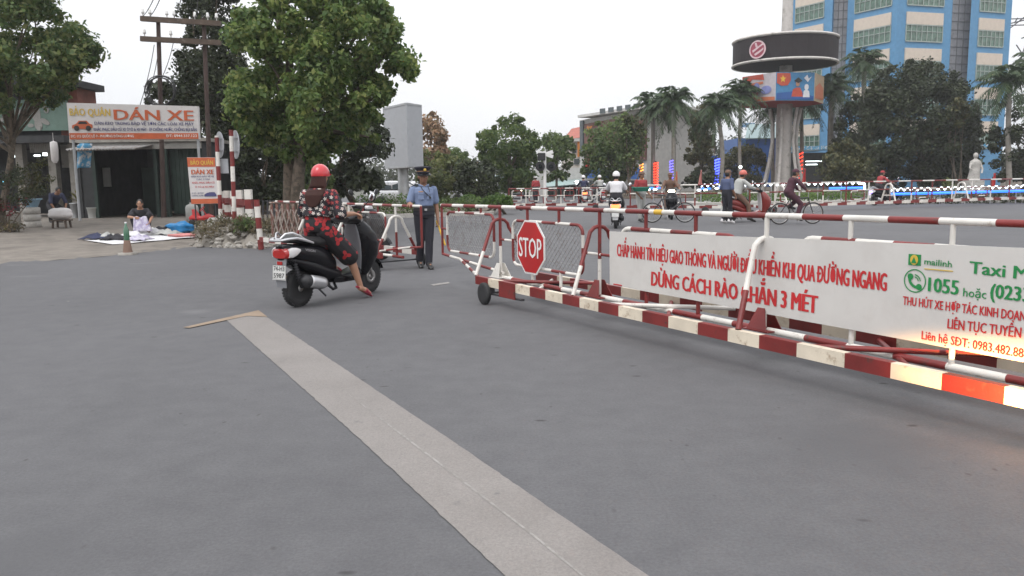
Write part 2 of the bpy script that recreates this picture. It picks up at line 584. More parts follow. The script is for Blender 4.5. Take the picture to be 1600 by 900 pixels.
# ---------------------------------------------------------------- lettering
def text_mesh(txt, bold=0.0):
    cu = bpy.data.curves.new('lettering', 'FONT')
    cu.body = txt
    cu.size = 1.0
    cu.offset = bold
    cu.resolution_u = 2
    o = bpy.data.objects.new('lettering', cu)
    COL.objects.link(o)
    dg = bpy.context.evaluated_depsgraph_get()
    me = bpy.data.meshes.new_from_object(o.evaluated_get(dg))
    V = [v.co.copy() for v in me.vertices]
    Fs = [tuple(p.vertices) for p in me.polygons]
    bpy.data.objects.remove(o)
    bpy.data.curves.remove(cu)
    bpy.data.meshes.remove(me)
    return V, Fs
CAP = 0.727
def put_text(mb, txt, p0, p1, cap, up=(0, 0, 1), mi=0, bold=0.02, width=None):
    """lettering whose baseline runs from p0 to p1 (fitted), capital height `cap`"""
    marks = []
    if 'Đ' in txt:                                       # barred D: a plain D plus its own bar (the font's outlines overlap)
        wd_ = text_mesh('D')[0]
        wd_ = max(v.x for v in wd_) - min(v.x for v in wd_)
        for i_, ch_ in enumerate(txt):
            if ch_ == 'Đ':
                marks.append(max(v.x for v in text_mesh((txt[:i_] + 'D').replace('Đ', 'D'))[0]) - wd_)
        txt = txt.replace('Đ', 'D')
    V, Fs = text_mesh(txt, 0.0)
    if not V: return
    for mx_ in marks:
        o_ = len(V)
        V = V + [Vector((mx_ - .07, .33, 0)), Vector((mx_ + .30, .33, 0)), Vector((mx_ + .30, .42, 0)), Vector((mx_ - .07, .42, 0))]
        Fs = Fs + [(o_, o_ + 1, o_ + 2, o_ + 3)]
    x0, x1 = min(v.x for v in V), max(v.x for v in V)
    p0, p1 = Vector(p0), Vector(p1)
    ux = (p1 - p0) / (x1 - x0)
    uy = Vector(up).normalized() * (cap / CAP)
    nz_ = ux.cross(uy).normalized() * 0.0004
    w_ = bold * (x1 - x0) / (p1 - p0).length * cap / CAP * 0.8       # stroke gain in em, kept even when the line is squeezed
    k_ = 1 if bold < .012 else 5
    for i_ in range(k_):
        s_ = 0 if k_ == 1 else (i_ - 2) * .5 * min(w_, .075)
        mb.add([p0 + ux * (v.x - x0 + s_) + uy * v.y + nz_ * i_ for v in V], Fs, mi)

# ---------------------------------------------------------------- foliage
def leaf_arrays(centres, radii, per, size, rng, droop=0.0, aspect=0.55, up=0.35, shell=0.45):
    C = np.repeat(np.asarray(centres, float), per, axis=0)
    Rr = np.repeat(np.asarray(radii, float), per, axis=0)
    n = len(C)
    d = rng.normal(size=(n, 3))
    d /= np.linalg.norm(d, axis=1)[:, None]
    rad = shell + (1 - shell) * rng.random(n) ** 0.7
    rad[rng.random(n) < 0.25] *= 1.4
    P = C + d * Rr[:, None] * rad[:, None] * np.array([1, 1, 0.85])
    nrm = d * 0.6 + rng.normal(size=(n, 3)) * 0.6
    nrm[:, 2] += up
    nrm /= np.linalg.norm(nrm, axis=1)[:, None]
    a = rng.normal(size=(n, 3))
    a[:, 2] -= droop
    a -= nrm * np.sum(a * nrm, axis=1)[:, None]
    a /= np.linalg.norm(a, axis=1)[:, None]
    b = np.cross(nrm, a)
    L = size * (0.6 + 0.8 * rng.random(n))
    W = L * aspect
    q0 = P - a * (L / 2)[:, None]
    q1 = P + b * (W / 2)[:, None] + nrm * (W * 0.12)[:, None]
    q2 = P + a * (L / 2)[:, None]
    q3 = P - b * (W / 2)[:, None] + nrm * (W * 0.12)[:, None]
    return np.stack([q0, q1, q2, q3], axis=1).reshape(-1, 3)

def quads_object(name, V, mat, parent, world=True):
    V = np.asarray(V, float)
    if world and parent is not None:
        iw = np.array(WM[parent.name].inverted())
        V = V @ iw[:3, :3].T + iw[:3, 3]
    n = len(V) // 4
    me = bpy.data.meshes.new(name)
    me.vertices.add(4 * n)
    me.vertices.foreach_set('co', V.ravel())
    me.loops.add(4 * n)
    me.loops.foreach_set('vertex_index', np.arange(4 * n))
    me.polygons.add(n)
    me.polygons.foreach_set('loop_start', np.arange(n) * 4)
    me.polygons.foreach_set('loop_total', np.full(n, 4))
    me.materials.append(M[mat] if isinstance(mat, str) else mat)
    me.update()
    me.validate()
    o = bpy.data.objects.new(name, me)
    COL.objects.link(o)
    if parent is not None:
        o.parent = parent
        WM[o.name] = WM[parent.name]
    else:
        WM[o.name] = Matrix.Identity(4)
    return o

def inside(poly, x, y):
    c = False
    j = len(poly) - 1
    for i in range(len(poly)):
        xi, yi = poly[i]
        xj, yj = poly[j]
        if (yi > y) != (yj > y) and x < (xj - xi) * (y - yi) / (yj - yi) + xi:
            c = not c
        j = i
    return c
def edge_dist(poly, x, y):
    best = 1e9
    for i in range(len(poly)):
        ax, ay = poly[i]
        bx, by = poly[(i + 1) % len(poly)]
        t = max(0, min(1, ((x - ax) * (bx - ax) + (y - ay) * (by - ay)) / ((bx - ax) ** 2 + (by - ay) ** 2 + 1e-9)))
        best = min(best, math.hypot(x - ax - t * (bx - ax), y - ay - t * (by - ay)))
    return best

def crown_clumps(poly, Y, depth, n, rpx, rng):
    xs = [p[0] for p in poly]
    ys = [p[1] for p in poly]
    C, Rr = [], []
    dmax = 0.30 * min(max(xs) - min(xs), max(ys) - min(ys))
    tries = 0
    while len(C) < n and tries < 20000:
        tries += 1
        x, y = rng.uniform(min(xs), max(xs)), rng.uniform(min(ys), max(ys))
        if not inside(poly, x, y): continue
        e = edge_dist(poly, x, y)
        r = rng.uniform(*rpx)
        if e < r * 0.55:
            r = max(rpx[0] * 0.45, e * 1.5)
        dy = depth * math.sqrt(min(1, e / dmax)) * rng.uniform(-1, 1)
        C.append(tuple(AT(x, y, Y + dy)))
        Rr.append(r * PXM(Y + dy))
    return C, Rr

def limb(mb, p0, p1, r0, r1, rng, sag=0.12, n=5, k=7):
    p0, p1 = Vector(p0), Vector(p1)
    L = (p1 - p0).length
    off = Vector((rng.normal(), rng.normal(), abs(rng.normal()))) * L * sag
    pts, rs = [], []
    for i in range(n + 1):
        t = i / n
        pts.append(p0.lerp(p1, t) + off * (t * (1 - t) * 2))
        rs.append(r0 + (r1 - r0) * t)
    mb.tube(pts, rs, k)

def tree(label, poly, Y, base, depth, n, rpx, per, size, mat, fork=None, tr=0.16, limbs=14, seed=1, name='tree', group=None, bark='bark', stems=1, **kw):
    rng = np.random.default_rng(seed)
    t = thing(name, label, 'tree', base, group=group)
    C, Rr = crown_clumps(poly, Y, depth, n, rpx, rng)
    quads_object('crown', leaf_arrays(C, Rr, per, size, rng, **kw), mat, t)
    mb = MB()
    base = Vector(base)
    fork = Vector(fork) if fork is not None else base.lerp(Vector(np.mean(np.array(C), axis=0)), 0.55)
    for k in range(stems):
        o = Vector((rng.normal() * tr * 1.6, rng.normal() * tr * 1.2, 0)) if k else Vector((0, 0, 0))
        limb(mb, base + o * 0.5, fork + o * 1.8, tr * (1.0 if k == 0 else 0.8), tr * 0.62, rng, 0.03, 7, 10)
    mb.tube([base - Vector((0, 0, 0.15)), base + Vector((0, 0, 0.18))], [tr * 1.5, tr * 1.02], 10)
    idx = rng.choice(len(C), min(limbs, len(C)), replace=False)
    for i in idx:
        limb(mb, base.lerp(fork, rng.uniform(0.75, 1.0)), C[i], tr * rng.uniform(0.3, 0.5), tr * 0.07, rng)
    mb.build('trunk', bark, t, True)
    return t

M['leaf_big'] = leafmat('leaf_broad_green', [(0.070, 0.125, 0.040), (0.120, 0.195, 0.060), (0.19, 0.26, 0.085), (0.27, 0.30, 0.11)], 0.48)
M['leaf_left'] = leafmat('leaf_soft_green', [(0.055, 0.100, 0.040), (0.095, 0.150, 0.056), (0.15, 0.20, 0.075), (0.21, 0.22, 0.09)], 0.45)
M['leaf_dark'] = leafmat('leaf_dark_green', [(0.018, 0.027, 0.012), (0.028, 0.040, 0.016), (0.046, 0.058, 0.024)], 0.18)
M['leaf_mid'] = leafmat('leaf_mid_green', [(0.060, 0.105, 0.036), (0.105, 0.155, 0.054), (0.16, 0.21, 0.075)], 0.45)
M['leaf_light'] = leafmat('leaf_light_green', [(0.09, 0.12, 0.045), (0.14, 0.17, 0.065), (0.21, 0.22, 0.10)], 0.4)
M['leaf_olive'] = leafmat('leaf_olive', [(0.04, 0.05, 0.02), (0.07, 0.075, 0.03), (0.11, 0.10, 0.04)], 0.25)
M['leaf_brown'] = leafmat('leaf_coppery', [(0.12, 0.11, 0.06), (0.26, 0.16, 0.10), (0.42, 0.28, 0.20)], 0.3)
M['leaf_hedge'] = leafmat('leaf_hedge', [(0.05, 0.10, 0.020), (0.08, 0.15, 0.030), (0.12, 0.19, 0.042)], 0.35)
M['leaf_palm'] = leafmat('leaf_palm', [(0.022, 0.046, 0.020), (0.034, 0.066, 0.026), (0.058, 0.09, 0.036)], 0.25)
M['leaf_yellow'] = leafmat('leaf_yellow_green', [(0.16, 0.17, 0.03), (0.22, 0.21, 0.04), (0.12, 0.13, 0.03)], 0.3)
M['leaf_dry'] = leafmat('leaf_dry', [(0.10, 0.08, 0.05), (0.15, 0.12, 0.08), (0.08, 0.085, 0.04)], 0.2)
M['petal_red'] = leafmat('petal_red', [(0.10, 0.01, 0.02), (0.17, 0.015, 0.035), (0.04, 0.045, 0.02), (0.03, 0.04, 0.018)], 0.2)
# ================================================================ setting
def sheet(name, pts, mat, z=None, kind='structure', label=None):
    mb = MB()
    mb.add([Vector((p[0], p[1], z if z is not None else p[2])) for p in pts], [tuple(range(len(pts)))])
    o = mb.build(name, mat)
    o['kind'] = kind
    return o
sheet('ground', [(-340, -90), (340, -90), (340, 420), (-340, 420)], 'far_ground', -0.03)
sheet('road', [(-60, -40), (110, -40), (110, 74), (-60, 74)], 'asphalt', 0.0)

# painted stop line with its tan return and pale centre scratch
def strip(pts_px, mat, z, name):
    o = sheet(name, [G(*p).to_tuple()[:2] + (z,) for p in pts_px], mat)
    return o
def ragged(pts_px, step=.05, amp=.0018):
    P = [G(*p) for p in pts_px]
    out = []
    rg_ = random.Random(2)
    for a, b in zip(P, P[1:] + P[:1]):
        n_ = max(1, int((b - a).length / step))
        nn = (b - a).normalized().cross(Vector((0, 0, 1)))
        for i in range(n_):
            out.append(a.lerp(b, i / n_) + nn * rg_.gauss(0, amp if i else 0))
    return out
sheet('stop_line', [(p.x, p.y, 0.004) for p in ragged([(352, 499), (402, 486), (700, 685), (1012, 900), (1500, 1237), (1120, 1214), (788, 900), (577, 700)])], 'stopline')
strip([(286, 512.5), (296, 513.5), (386, 494.5), (418, 496), (404, 485.6)], 'stopline_tan', 0.008, 'lane_edge_line')
strip([(520, 598), (640, 688), (826, 830), (903, 893), (1198, 1120), (1192, 1121), (898, 893), (822, 831), (637, 689)], 'stopline_pale', 0.0052, 'line_seam')
strip([(672, 445), (700, 441), (704, 443), (678, 447)], 'stopline_pale', 0.005, 'worn_road_mark')

# forecourt on the left: a concrete apron rising from the road to the shops
def grid_sheet(name, edge0, edge1, nx, ny, zfun, mat, rough=0.0, seed=3):
    rng = np.random.default_rng(seed)
    V, Fs = [], []
    def lerp_poly(poly, t):
        seg = t * (len(poly) - 1)
        i = min(int(seg), len(poly) - 2)
        f = seg - i
        return Vector(poly[i]).lerp(Vector(poly[i + 1]), f)
    for i in range(nx + 1):
        a, b = lerp_poly(edge0, i / nx), lerp_poly(edge1, i / nx)
        for j in range(ny + 1):
            p = a.lerp(b, j / ny)
            V.append(Vector((p.x, p.y, zfun(j / ny) + rng.normal() * rough)))
    for i in range(nx):
        for j in range(ny):
            k = i * (ny + 1) + j
            Fs.append((k, k + ny + 1, k + ny + 2, k + 1))
    mb = MB()
    mb.add(V, Fs, 0, True)
    o = mb.build(name, mat)
    o['kind'] = 'structure'
    return o
def g2(px, py): return (*G(px, py).to_tuple()[:2], 0)
e_road = [(-30, 4.0, 0), (-18, 8.5, 0), g2(0, 413), g2(150, 402), g2(300, 387), g2(425, 378), (-6.0, 24, 0), (-6.4, 31, 0)]
e_shop = [(-40, 30, 0), (-30, 30, 0), (-21, 34, 0), (-17.5, 34, 0), (-13.5, 34, 0), (-11, 34, 0), (-9, 34, 0), (-8, 34, 0)]
def fz(t):                                               # gentle ramp then level
    return -0.01 + 0.26 * min(1, t / 0.55) if t > 0.015 else 0.0
grid_sheet('forecourt', e_road, e_shop, 70, 34, fz, 'forecourt', 0.006)
def GF(px, py):                                          # point on the forecourt near a pixel
    return G(px, py, 0.2)

# verge behind the road, under the hedge and trees in the middle distance
hp = [(-6.2, 31), (G(770, 336).x, 33), (G(780, 330).x, 44), (-7, 52), (-26, 52), (-26, 33.9), (-8, 33.9)]
mb = MB()
mb.prism([(x, y, -0.02) for x, y in hp], (0, 0, 0.14))
tag(mb.build('planting_strip', 'soil'), kind='structure')
mb = MB()
for i in range(2):
    a, b = hp[i], hp[i + 1]
    mb.bar((a[0], a[1] - 0.05, 0.07), (b[0], b[1] - 0.05, 0.07), 0.12, 0.18)
tag(mb.build('kerb', 'concrete_pale', bevel=0.01), kind='structure')

# raised median far right, carrying hedge and light strings
mb = MB()
ma, mb_ = AT(1085, 318, 39.5), AT(1352, 316, 39.5)
md = AT(1700, 325, 37.5)
mb.box(((ma.x + mb_.x) / 2, 40.6, 0.08), (mb_.x - ma.x, 2.6, 0.2))
mb.box((mb_.x + 9.2, 40.6, 0.081), (18, 2.6, 0.2))
tag(mb.build('median', 'concrete_pale', bevel=0.02), kind='structure')
# rough ground of the park behind the median
mb = MB()
mb.prism([(8, 56, -0.02), (90, 56, -0.02), (90, 120, -0.02), (8, 120, -0.02)], (0, 0, 0.12))
tag(mb.build('park_ground', 'soil'), kind='structure')

# ================================================================ right-hand trolley barrier
BA = Vector((-0.359, 9.333, 0))
BD = Vector((0.497, -0.868, 0)).normalized()
BROT = math.atan2(BD.y, BD.x)
BN = Vector((-BD.y, BD.x, 0))                          # local y: away from the camera
def buv(px, py, v):
    """pixel -> (u, z) on the barrier plane at local depth v"""
    d = ray(px, py)
    o = BA + BN * v
    c0 = Vector((0, 0, CH))
    t = (o - c0).dot(BN) / d.dot(BN)
    q = c0 + d * t
    return (q - BA).dot(BD), q.z
YM = 0.42
def arch_path(u, du=0.0, ytop=YM, half=0.42, zb=0.30, zt=0.95, rad=0.11, n=6):
    pts = [Vector((u, ytop - half, zb))]
    for i in range(n + 1):
        a = PI * (1 - i / n)
        pts.append(Vector((u + du, ytop + rad * 1.15 * math.cos(a), zt - rad + rad * math.sin(a))))
    pts.append(Vector((u, ytop + half, zb)))
    return pts
def arch(mb, u, cols, r=0.022, **k):
    """A-shaped hoop straddling the trolley, paint changing part-way down each leg"""
    pts = arch_path(u, **k)
    a = pts[0].lerp(pts[1], 0.5)
    b = pts[-1].lerp(pts[-2], 0.5)
    path = [pts[0], a] + pts[1:-1] + [b, pts[-1]]
    ms = [cols[1]] + [cols[0]] * (len(path) - 3) + [cols[1]]
    mb.tube(path, r, 10, ms)
def rounded_rect(u0, u1, z0, z1, y, rad=0.1, n=4):
    P = []
    for (cx, cz, a0) in ((u1 - rad, z1 - rad, 0), (u0 + rad, z1 - rad, 90), (u0 + rad, z0 + rad, 180), (u1 - rad, z0 + rad, 270)):
        for i in range(n + 1):
            a = R(a0 + 90 * i / n)
            P.append(Vector((cx + rad * math.cos(a), y, cz + rad * math.sin(a))))
    return P
def frame_loop(mb, u0, u1, z0, z1, y, r=0.018, L=0.28, rad=0.1):
    P = rounded_rect(u0, u1, z0, z1, y, rad)
    P.append(P[0])
    path, cols, acc, k = [P[0]], [], 0.0, 0
    for a, b in zip(P[:-1], P[1:]):
        T = (b - a).length
        t = 0.0
        while T - t > 1e-6:
            stp = min(T - t, L - acc)
            t += stp
            acc += stp
            path.append(a.lerp(b, t / T))
            cols.append(k % 2)
            if acc >= L - 1e-6:
                acc, k = 0.0, k + 1
    mb.tube(path, r, 8, cols, caps=False)
def chainlink(mb, u0, u1, z0, z1, y, sp=0.07, r=0.0018):
    W, Hh = u1 - u0, z1 - z0
    k = -Hh
    while k < W:
        for s_ in (0, 1):
            a0, a1 = max(0, -k), min(Hh, W - k)
            if a1 - a0 > 0.02:
                if s_ == 0:
                    p, q = (u0 + k + a0, z0 + a0), (u0 + k + a1, z0 + a1)
                else:
                    p, q = (u0 + k + a0, z1 - a0), (u0 + k + a1, z1 - a1)
                mb.tube([(p[0], y + 0.003 * s_, p[1]), (q[0], y + 0.003 * s_, q[1])], r, 3, caps=False)
        k += sp
    for zz in (z0 + Hh * 0.18, z0 + Hh * 0.8):
        mb.tube([(u0, y + 0.005, zz), (u1, y + 0.005, zz)], r * 1.4, 3, caps=False)
def barrier_wheel(t, u, y, r=0.127, w=0.055):
    mb = MB()
    mb.lathe([(r * 0.62, -w / 2), (r * 0.92, -w / 2), (r, -w * 0.32), (r, w * 0.32), (r * 0.92, w / 2), (r * 0.62, w / 2)], 28, (u, y, r), (0, 1, 0))
    wh = mb.build('wheel', 'rubber', t)
    mb = MB()
    mb.lathe([(0.0, -w * 0.36), (0.02, -w * 0.5), (0.028, -w * 0.36), (r * 0.63, -w * 0.28), (r * 0.63, w * 0.28), (0.028, w * 0.36), (0.02, w * .5), (0, w * .36)], 24, (u, y, r), (0, 1, 0))
    mb.build('hub', 'dark_steel', wh)
RW = ['red', 'white']

bar = thing('trolley_barrier', 'long red and white level crossing barrier with STOP sign and lettered white banner', 'barrier', BA, BROT,
            'rolling level crossing barriers')
# beams along the ground frame, painted in blocks
cuts = [-0.098, 0.222, 0.494, 0.849, 1.149, 1.455, 1.768, 2.064, 2.366, 2.669, 2.999, 3.333, 3.676, 3.996, 4.3, 4.633, 5.011, 5.334, 5.653, 5.998]
while cuts[-1] < 9.5: cuts.append(cuts[-1] + 0.325)
def beam(name, y, shift, z0=0.205, z1=0.30, c=cuts):
    mb = MB()
    for i in range(len(c) - 1):
        a, b = c[i] + (shift if i else 0), c[i + 1] + (shift if i < len(c) - 2 else 0)
        P = [(a, y - .03, z0), (a, y + .03, z0), (a, y + .03, z1), (a, y - .03, z1)]
        Q = [(b, p[1], p[2]) for p in P]
        mi = i % 2
        mb.add(P + Q, [(0, 1, 5, 4), (1, 2, 6, 5), (2, 3, 7, 6), (3, 0, 4, 7)], mi)
        if i == 0: mb.add(P, [(0, 1, 2, 3)], mi)
        if i == len(c) - 2: mb.add(Q, [(3, 2, 1, 0)], mi)
    return mb.build(name, ['red', 'cream'], bar)
beam('front_beam', 0.0, 0)
beam('back_beam', 2 * YM, 0.16, 0.19, 0.285)
mb = MB()
mb.box((0.672, -0.036, 0.215), (0.355, 0.010, 0.175))
mb.build('bracket_plate', 'red', bar)
mb = MB()
mb.striped((-0.3, YM, 0.235), (9.5, YM, 0.235), 0.026, 0.36, (1, 0), 0.05)
mb.build('base_tube', RW, bar)
mb = MB()
def rz(u): return 1.083 + 0.0065 * (u + 1.96)
mb.striped((-1.96, YM, rz(-1.96)), (9.5, YM, rz(9.5)), 0.0225, 0.345, (0, 1), 0.665, 12)
mb.tube([(2.62, YM, rz(2.62)), (2.73, YM, rz(2.73))], 0.024, 12, 2)
mb.build('top_rail', ['red', 'white', 'yellow'], bar)
# hoops with their centre posts and base plates
for u, flip in ((-0.28, 0), (1.77, 0), (3.93, 1), (6.6, 0), (8.6, 1)):
    mb = MB()
    arch(mb, u + .14, (1, 0) if flip else (0, 1), 0.0205 if not flip else 0.0235, du=-.15)
    mb.build('hoop', RW, bar)
    mb = MB()
    zz = 0.62
    mb.tube([(u, YM, 0.22), (u, YM, zz), (u, YM, rz(u) - .012)], 0.019, 10, [1, 1] if flip else [1, 0])
    mb.build('post', RW, bar)
    mb = MB()
    for dy in (-0.085, 0.085):
        mb.prism([(u - 0.10, YM + dy, 0.235), (u + 0.10, YM + dy, 0.235), (u + 0.035, YM + dy * 0.35, 0.41), (u - 0.035, YM + dy * 0.35, 0.41)], (0, 0.008 if dy > 0 else -0.008, 0))
    mb.box((u, YM, 0.24), (0.26, 0.2, 0.008))
    mb.build('base_plate', 'red' if u > 0 else 'white', bar)
# chain-link panels in rounded frames, hung from the rail
for (u0, u1, z0, z1, hang) in ((-1.79, -0.44, 0.46, 0.995, (-1.41, -0.78)), (0.03, 1.48, 0.42, 0.945, (0.37, 1.03)), (2.13, 3.63, 0.42, 0.945, (2.49, 3.15)),
                               (4.26, 5.79, 0.42, 0.97, (4.675, 5.394)), (6.9, 8.4, 0.42, 0.97, (7.3, 8.0))):
    mb = MB()
    frame_loop(mb, u0, u1, z0, z1, YM, 0.0175 if u0 < 2 else 0.021)
    fr = mb.build('panel_frame', RW, bar)
    mb = MB()
    chainlink(mb, u0 + 0.01, u1 - 0.01, z0 + 0.01, z1 - 0.01, YM)
    mb.build('wire_mesh', 'wire', fr)
    for h in hang:
        mb = MB()
        mb.tube([(h, YM, z1 + 0.005), (h, YM, rz(h) - .01)], 0.017, 8, 1 if u0 > 4 else 0)
        mb.build('hanger', RW, bar)
# cantilevered left end
mb = MB()
mb.tube([(-1.96, YM, 1.083), (-1.96, YM, 0.40)], 0.018, 8, 0)
mb.striped((-1.96, YM, 0.40), (-0.22, YM, 0.295), 0.019, 0.3, (0, 1), 0.05)
mb.striped((-1.42, YM, 0.37), (-0.10, 0.02, 0.285), 0.018, 0.26, (1, 0), 0.0)
mb.tube([(-1.96, YM, 0.76), (-1.79, YM, 0.76)], 0.014, 8, 0)
mb.build('end_frame', RW, bar)
for a, b, c in ((-0.26, 0.03, 1), (1.48, 2.13, 1), (3.63, 4.26, 1)):
    mb = MB()
    mb.striped((a, YM, 0.70 if a < 1 else 0.665), (b, YM, 0.70 if a < 1 else 0.665), 0.015, 0.22, (0, 1), 0.12)
    mb.build('tie_tube', RW, bar)
# base cross braces
for k, (u0, u1) in enumerate(((-0.1, 1.5), (1.95, 3.70), (4.2, 5.95), (6.8, 8.2))):
    for s_ in (0, 1):
        mb = MB()
        y0, y1 = (0.03, 2 * YM - 0.03) if s_ == 0 else (2 * YM - 0.03, 0.03)
        um = (u0 + u1) / 2
        z = 0.275 - 0.05 * s_
        mb.tube([(um - 0.42, y0, z), (um + 0.42, y1, z)], 0.02, 8, (k + s_) % 2 if k < 2 else 0)
        mb.build('cross_brace', RW, bar)
# short stays between base tube and banner
for u in (1.06, 2.505, 3.195, 4.715, 5.433, 7.2):
    mb = MB()
    mb.tube([(u, YM, 0.245), (u, YM, 0.42)], 0.018, 8, 0 if 2 < u < 4 else 1)
    mb.build('stay', RW, bar)
# STOP board
c = Vector((0.505, 0.37, 0.655))
def octagon(r, y):
    return [(c.x + r * 1.02 * math.cos(R(22.5 + 45 * i)), y, c.z + r * 1.04 * math.sin(R(22.5 + 45 * i))) for i in range(8)]
mb = MB()
mb.prism(octagon(0.318, 0.385), (0, -0.012, 0))
st = mb.build('stop_board', 'sign_white', bar)
mb = MB()
mb.prism(octagon(0.297, 0.3725), (0, -0.003, 0))
mb.build('red_face', 'sign_red', st)
mb = MB()
put_text(mb, 'STOP', (c.x - 0.245, 0.367, c.z - 0.115), (c.x + 0.245, 0.367, c.z - 0.115), 0.235, bold=0.02)
mb.build('lettering', 'ink_white', st)
mb = MB()
mb.tube([(c.x, 0.40, 0.22), (c.x, 0.40, 0.62)], 0.018, 8)
mb.build('sign_post', 'white', st)
# banner
VB = 0.375
zl0, zl1, zr0, zr1 = 0.385, 0.908, 0.355, 1.0
def bz(u, lo=True):
    t = (u - 1.98) / (5.82 - 1.98)
    return (zl0 + (zr0 - zl0) * t) if lo else (zl1 + (zr1 - zl1) * t)
mb = MB()
NB = 40
us = [1.98 + (8.5 - 1.98) * i / NB for i in range(NB + 1)]
rb = random.Random(5)
V, Fs = [], []
for i, u in enumerate(us):
    w1 = 0.004 * math.sin(u * 4.1) + 0.002 * math.sin(u * 11 + 1)
    lo = (u, VB + 0.012 + w1, bz(u))
    hi = (u, VB + 0.012 - w1, min(1.01, bz(u, False)))
    V += [lo, hi, (lo[0], lo[1] + 0.006, lo[2]), (hi[0], hi[1] + 0.006, hi[2])]
for i in range(NB):
    a, b = 4 * i, 4 * (i + 1)
    Fs += [(a, b, b + 1, a + 1), (a + 2, a + 3, b + 3, b + 2), (a, a + 2, b + 2, b), (a + 1, b + 1, b + 3, a + 3)]
Fs += [(0, 1, 3, 2), (4 * NB, 4 * NB + 2, 4 * NB + 3, 4 * NB + 1)]
mb.add(V, Fs, 0, False)
ban = mb.build('banner_board', 'banner', bar)
TY = VB - 0.001
def on_banner(mb):
    """lay printed matter on the gently waving sheet"""
    for k, v in enumerate(mb.v):
        t = (v[2] - bz(v[0])) / (bz(v[0], False) - bz(v[0]))
        w1 = (0.004 * math.sin(v[0] * 4.1) + 0.002 * math.sin(v[0] * 11 + 1)) * (1 - 2 * t)
        mb.v[k] = (v[0], v[1] - TY + VB + 0.0095 + w1, v[2])
    return mb
def btext(mat, txt, pl, pr, ptop, mi=0, bold=0.02):
    """pl / pr: pixels of the baseline's two ends, ptop: pixel of a capital's top above pl"""
    a, b, tp = buv(*pl, TY), buv(*pr, TY), buv(*ptop, TY)
    mb = MB()
    put_text(mb, txt, (a[0], TY, a[1]), (b[0], TY, b[1]), tp[1] - a[1], mi=mi, bold=bold)
    on_banner(mb).build('lettering', mat, ban)
btext('ink_red', 'CHẤP HÀNH TÍN HIỆU GIAO THÔNG VÀ NGƯỜI ĐIỀU KHIỂN KHI QUA ĐƯỜNG NGANG', (963, 400), (1383, 455), (963, 380), bold=0.05)
btext('ink_red', 'DỪNG CÁCH RÀO CHẮN 3 MÉT', (1017, 446), (1275, 490), (1017, 423), bold=0.055)
btext('ink_red', 'THU HÚT XE HỢP TÁC KINH DOANH (XE 4-7 CHỖ)', (1409, 476), (1700, 516), (1409, 462), bold=0.034)
btext('ink_red', 'LIÊN TỤC TUYỂN DỤNG LÁI XE', (1479, 513), (1705, 543), (1479, 497), bold=0.034)
btext('ink_red', 'Liên hệ SĐT: 0983.482.888', (1438, 530), (1606, 561), (1438, 516), bold=0.034)
btext('ink_green', 'Taxi Mai Linh', (1513, 427), (1705, 449), (1513, 407), bold=0.045)
btext('ink_green', '1055', (1449, 455), (1495, 461), (1449, 432), bold=0.045)
btext('ink_green', 'hoặc', (1503, 463), (1539, 467), (1503, 449), bold=0.02)
btext('ink_green', '(0233) 3.55.55.55', (1546, 465), (1760, 492), (1546, 442), bold=0.045)
btext('ink_green', 'mailinh', (1443, 413), (1485, 418), (1443, 403), bold=0.03)
# small maker's mark low on the banner's left end, seen as a red smudge of type
mb = MB()
a, b = buv(957, 444, TY), buv(970, 446, TY)
mb.box(((a[0] + b[0]) / 2, TY, a[1] - 0.0), (b[0] - a[0], 0.003, 0.012))
on_banner(mb).build('small_mark', 'ink_red', ban)
# green square emblem and telephone roundel
a, b = buv(1418, 416, TY), buv(1438, 398, TY)
mb = MB()
mb.box(((a[0] + b[0]) / 2, TY, (a[1] + b[1]) / 2 + .004), (b[0] - a[0], 0.004, b[1] - a[1] - .01))
em = on_banner(mb).build('emblem', 'ink_green', ban)
mb = MB()
cx, cz = (a[0] + b[0]) / 2, (a[1] + b[1]) / 2 + .004
mb.prism([(cx + 0.026 * math.cos(2 * PI * i / 20), TY - 0.004, cz + 0.032 * math.sin(2 * PI * i / 20)) for i in range(20)], (0, -0.002, 0))
on_banner(mb).build('emblem_disc', 'ink_yellow', em)
mb = MB()
mb.prism([(cx - .018, TY - 0.007, cz - .02), (cx + .018, TY - .007, cz - .02), (cx, TY - .007, cz + .018)], (0, -0.002, 0))
on_banner(mb).build('emblem_peak', 'ink_green', em)
mb = MB()
a, b = buv(1443, 420, TY), buv(1487, 424, TY)
mb.bar((a[0], TY, a[1]), (b[0], TY, b[1]), 0.003, 0.006)
on_banner(mb).build('emblem_underline', 'ink_yellow', ban)
cu_, cz_ = buv(1428, 439, TY)
mb = MB()
ro, ri, n = 0.075, 0.068, 36
V = [(cu_ + r * math.cos(2 * PI * i / n), TY - 0.001, cz_ + r * math.sin(2 * PI * i / n)) for r in (ro, ri) for i in range(n)]
mb.add(V, [(i, (i + 1) % n, n + (i + 1) % n, n + i) for i in range(n)])
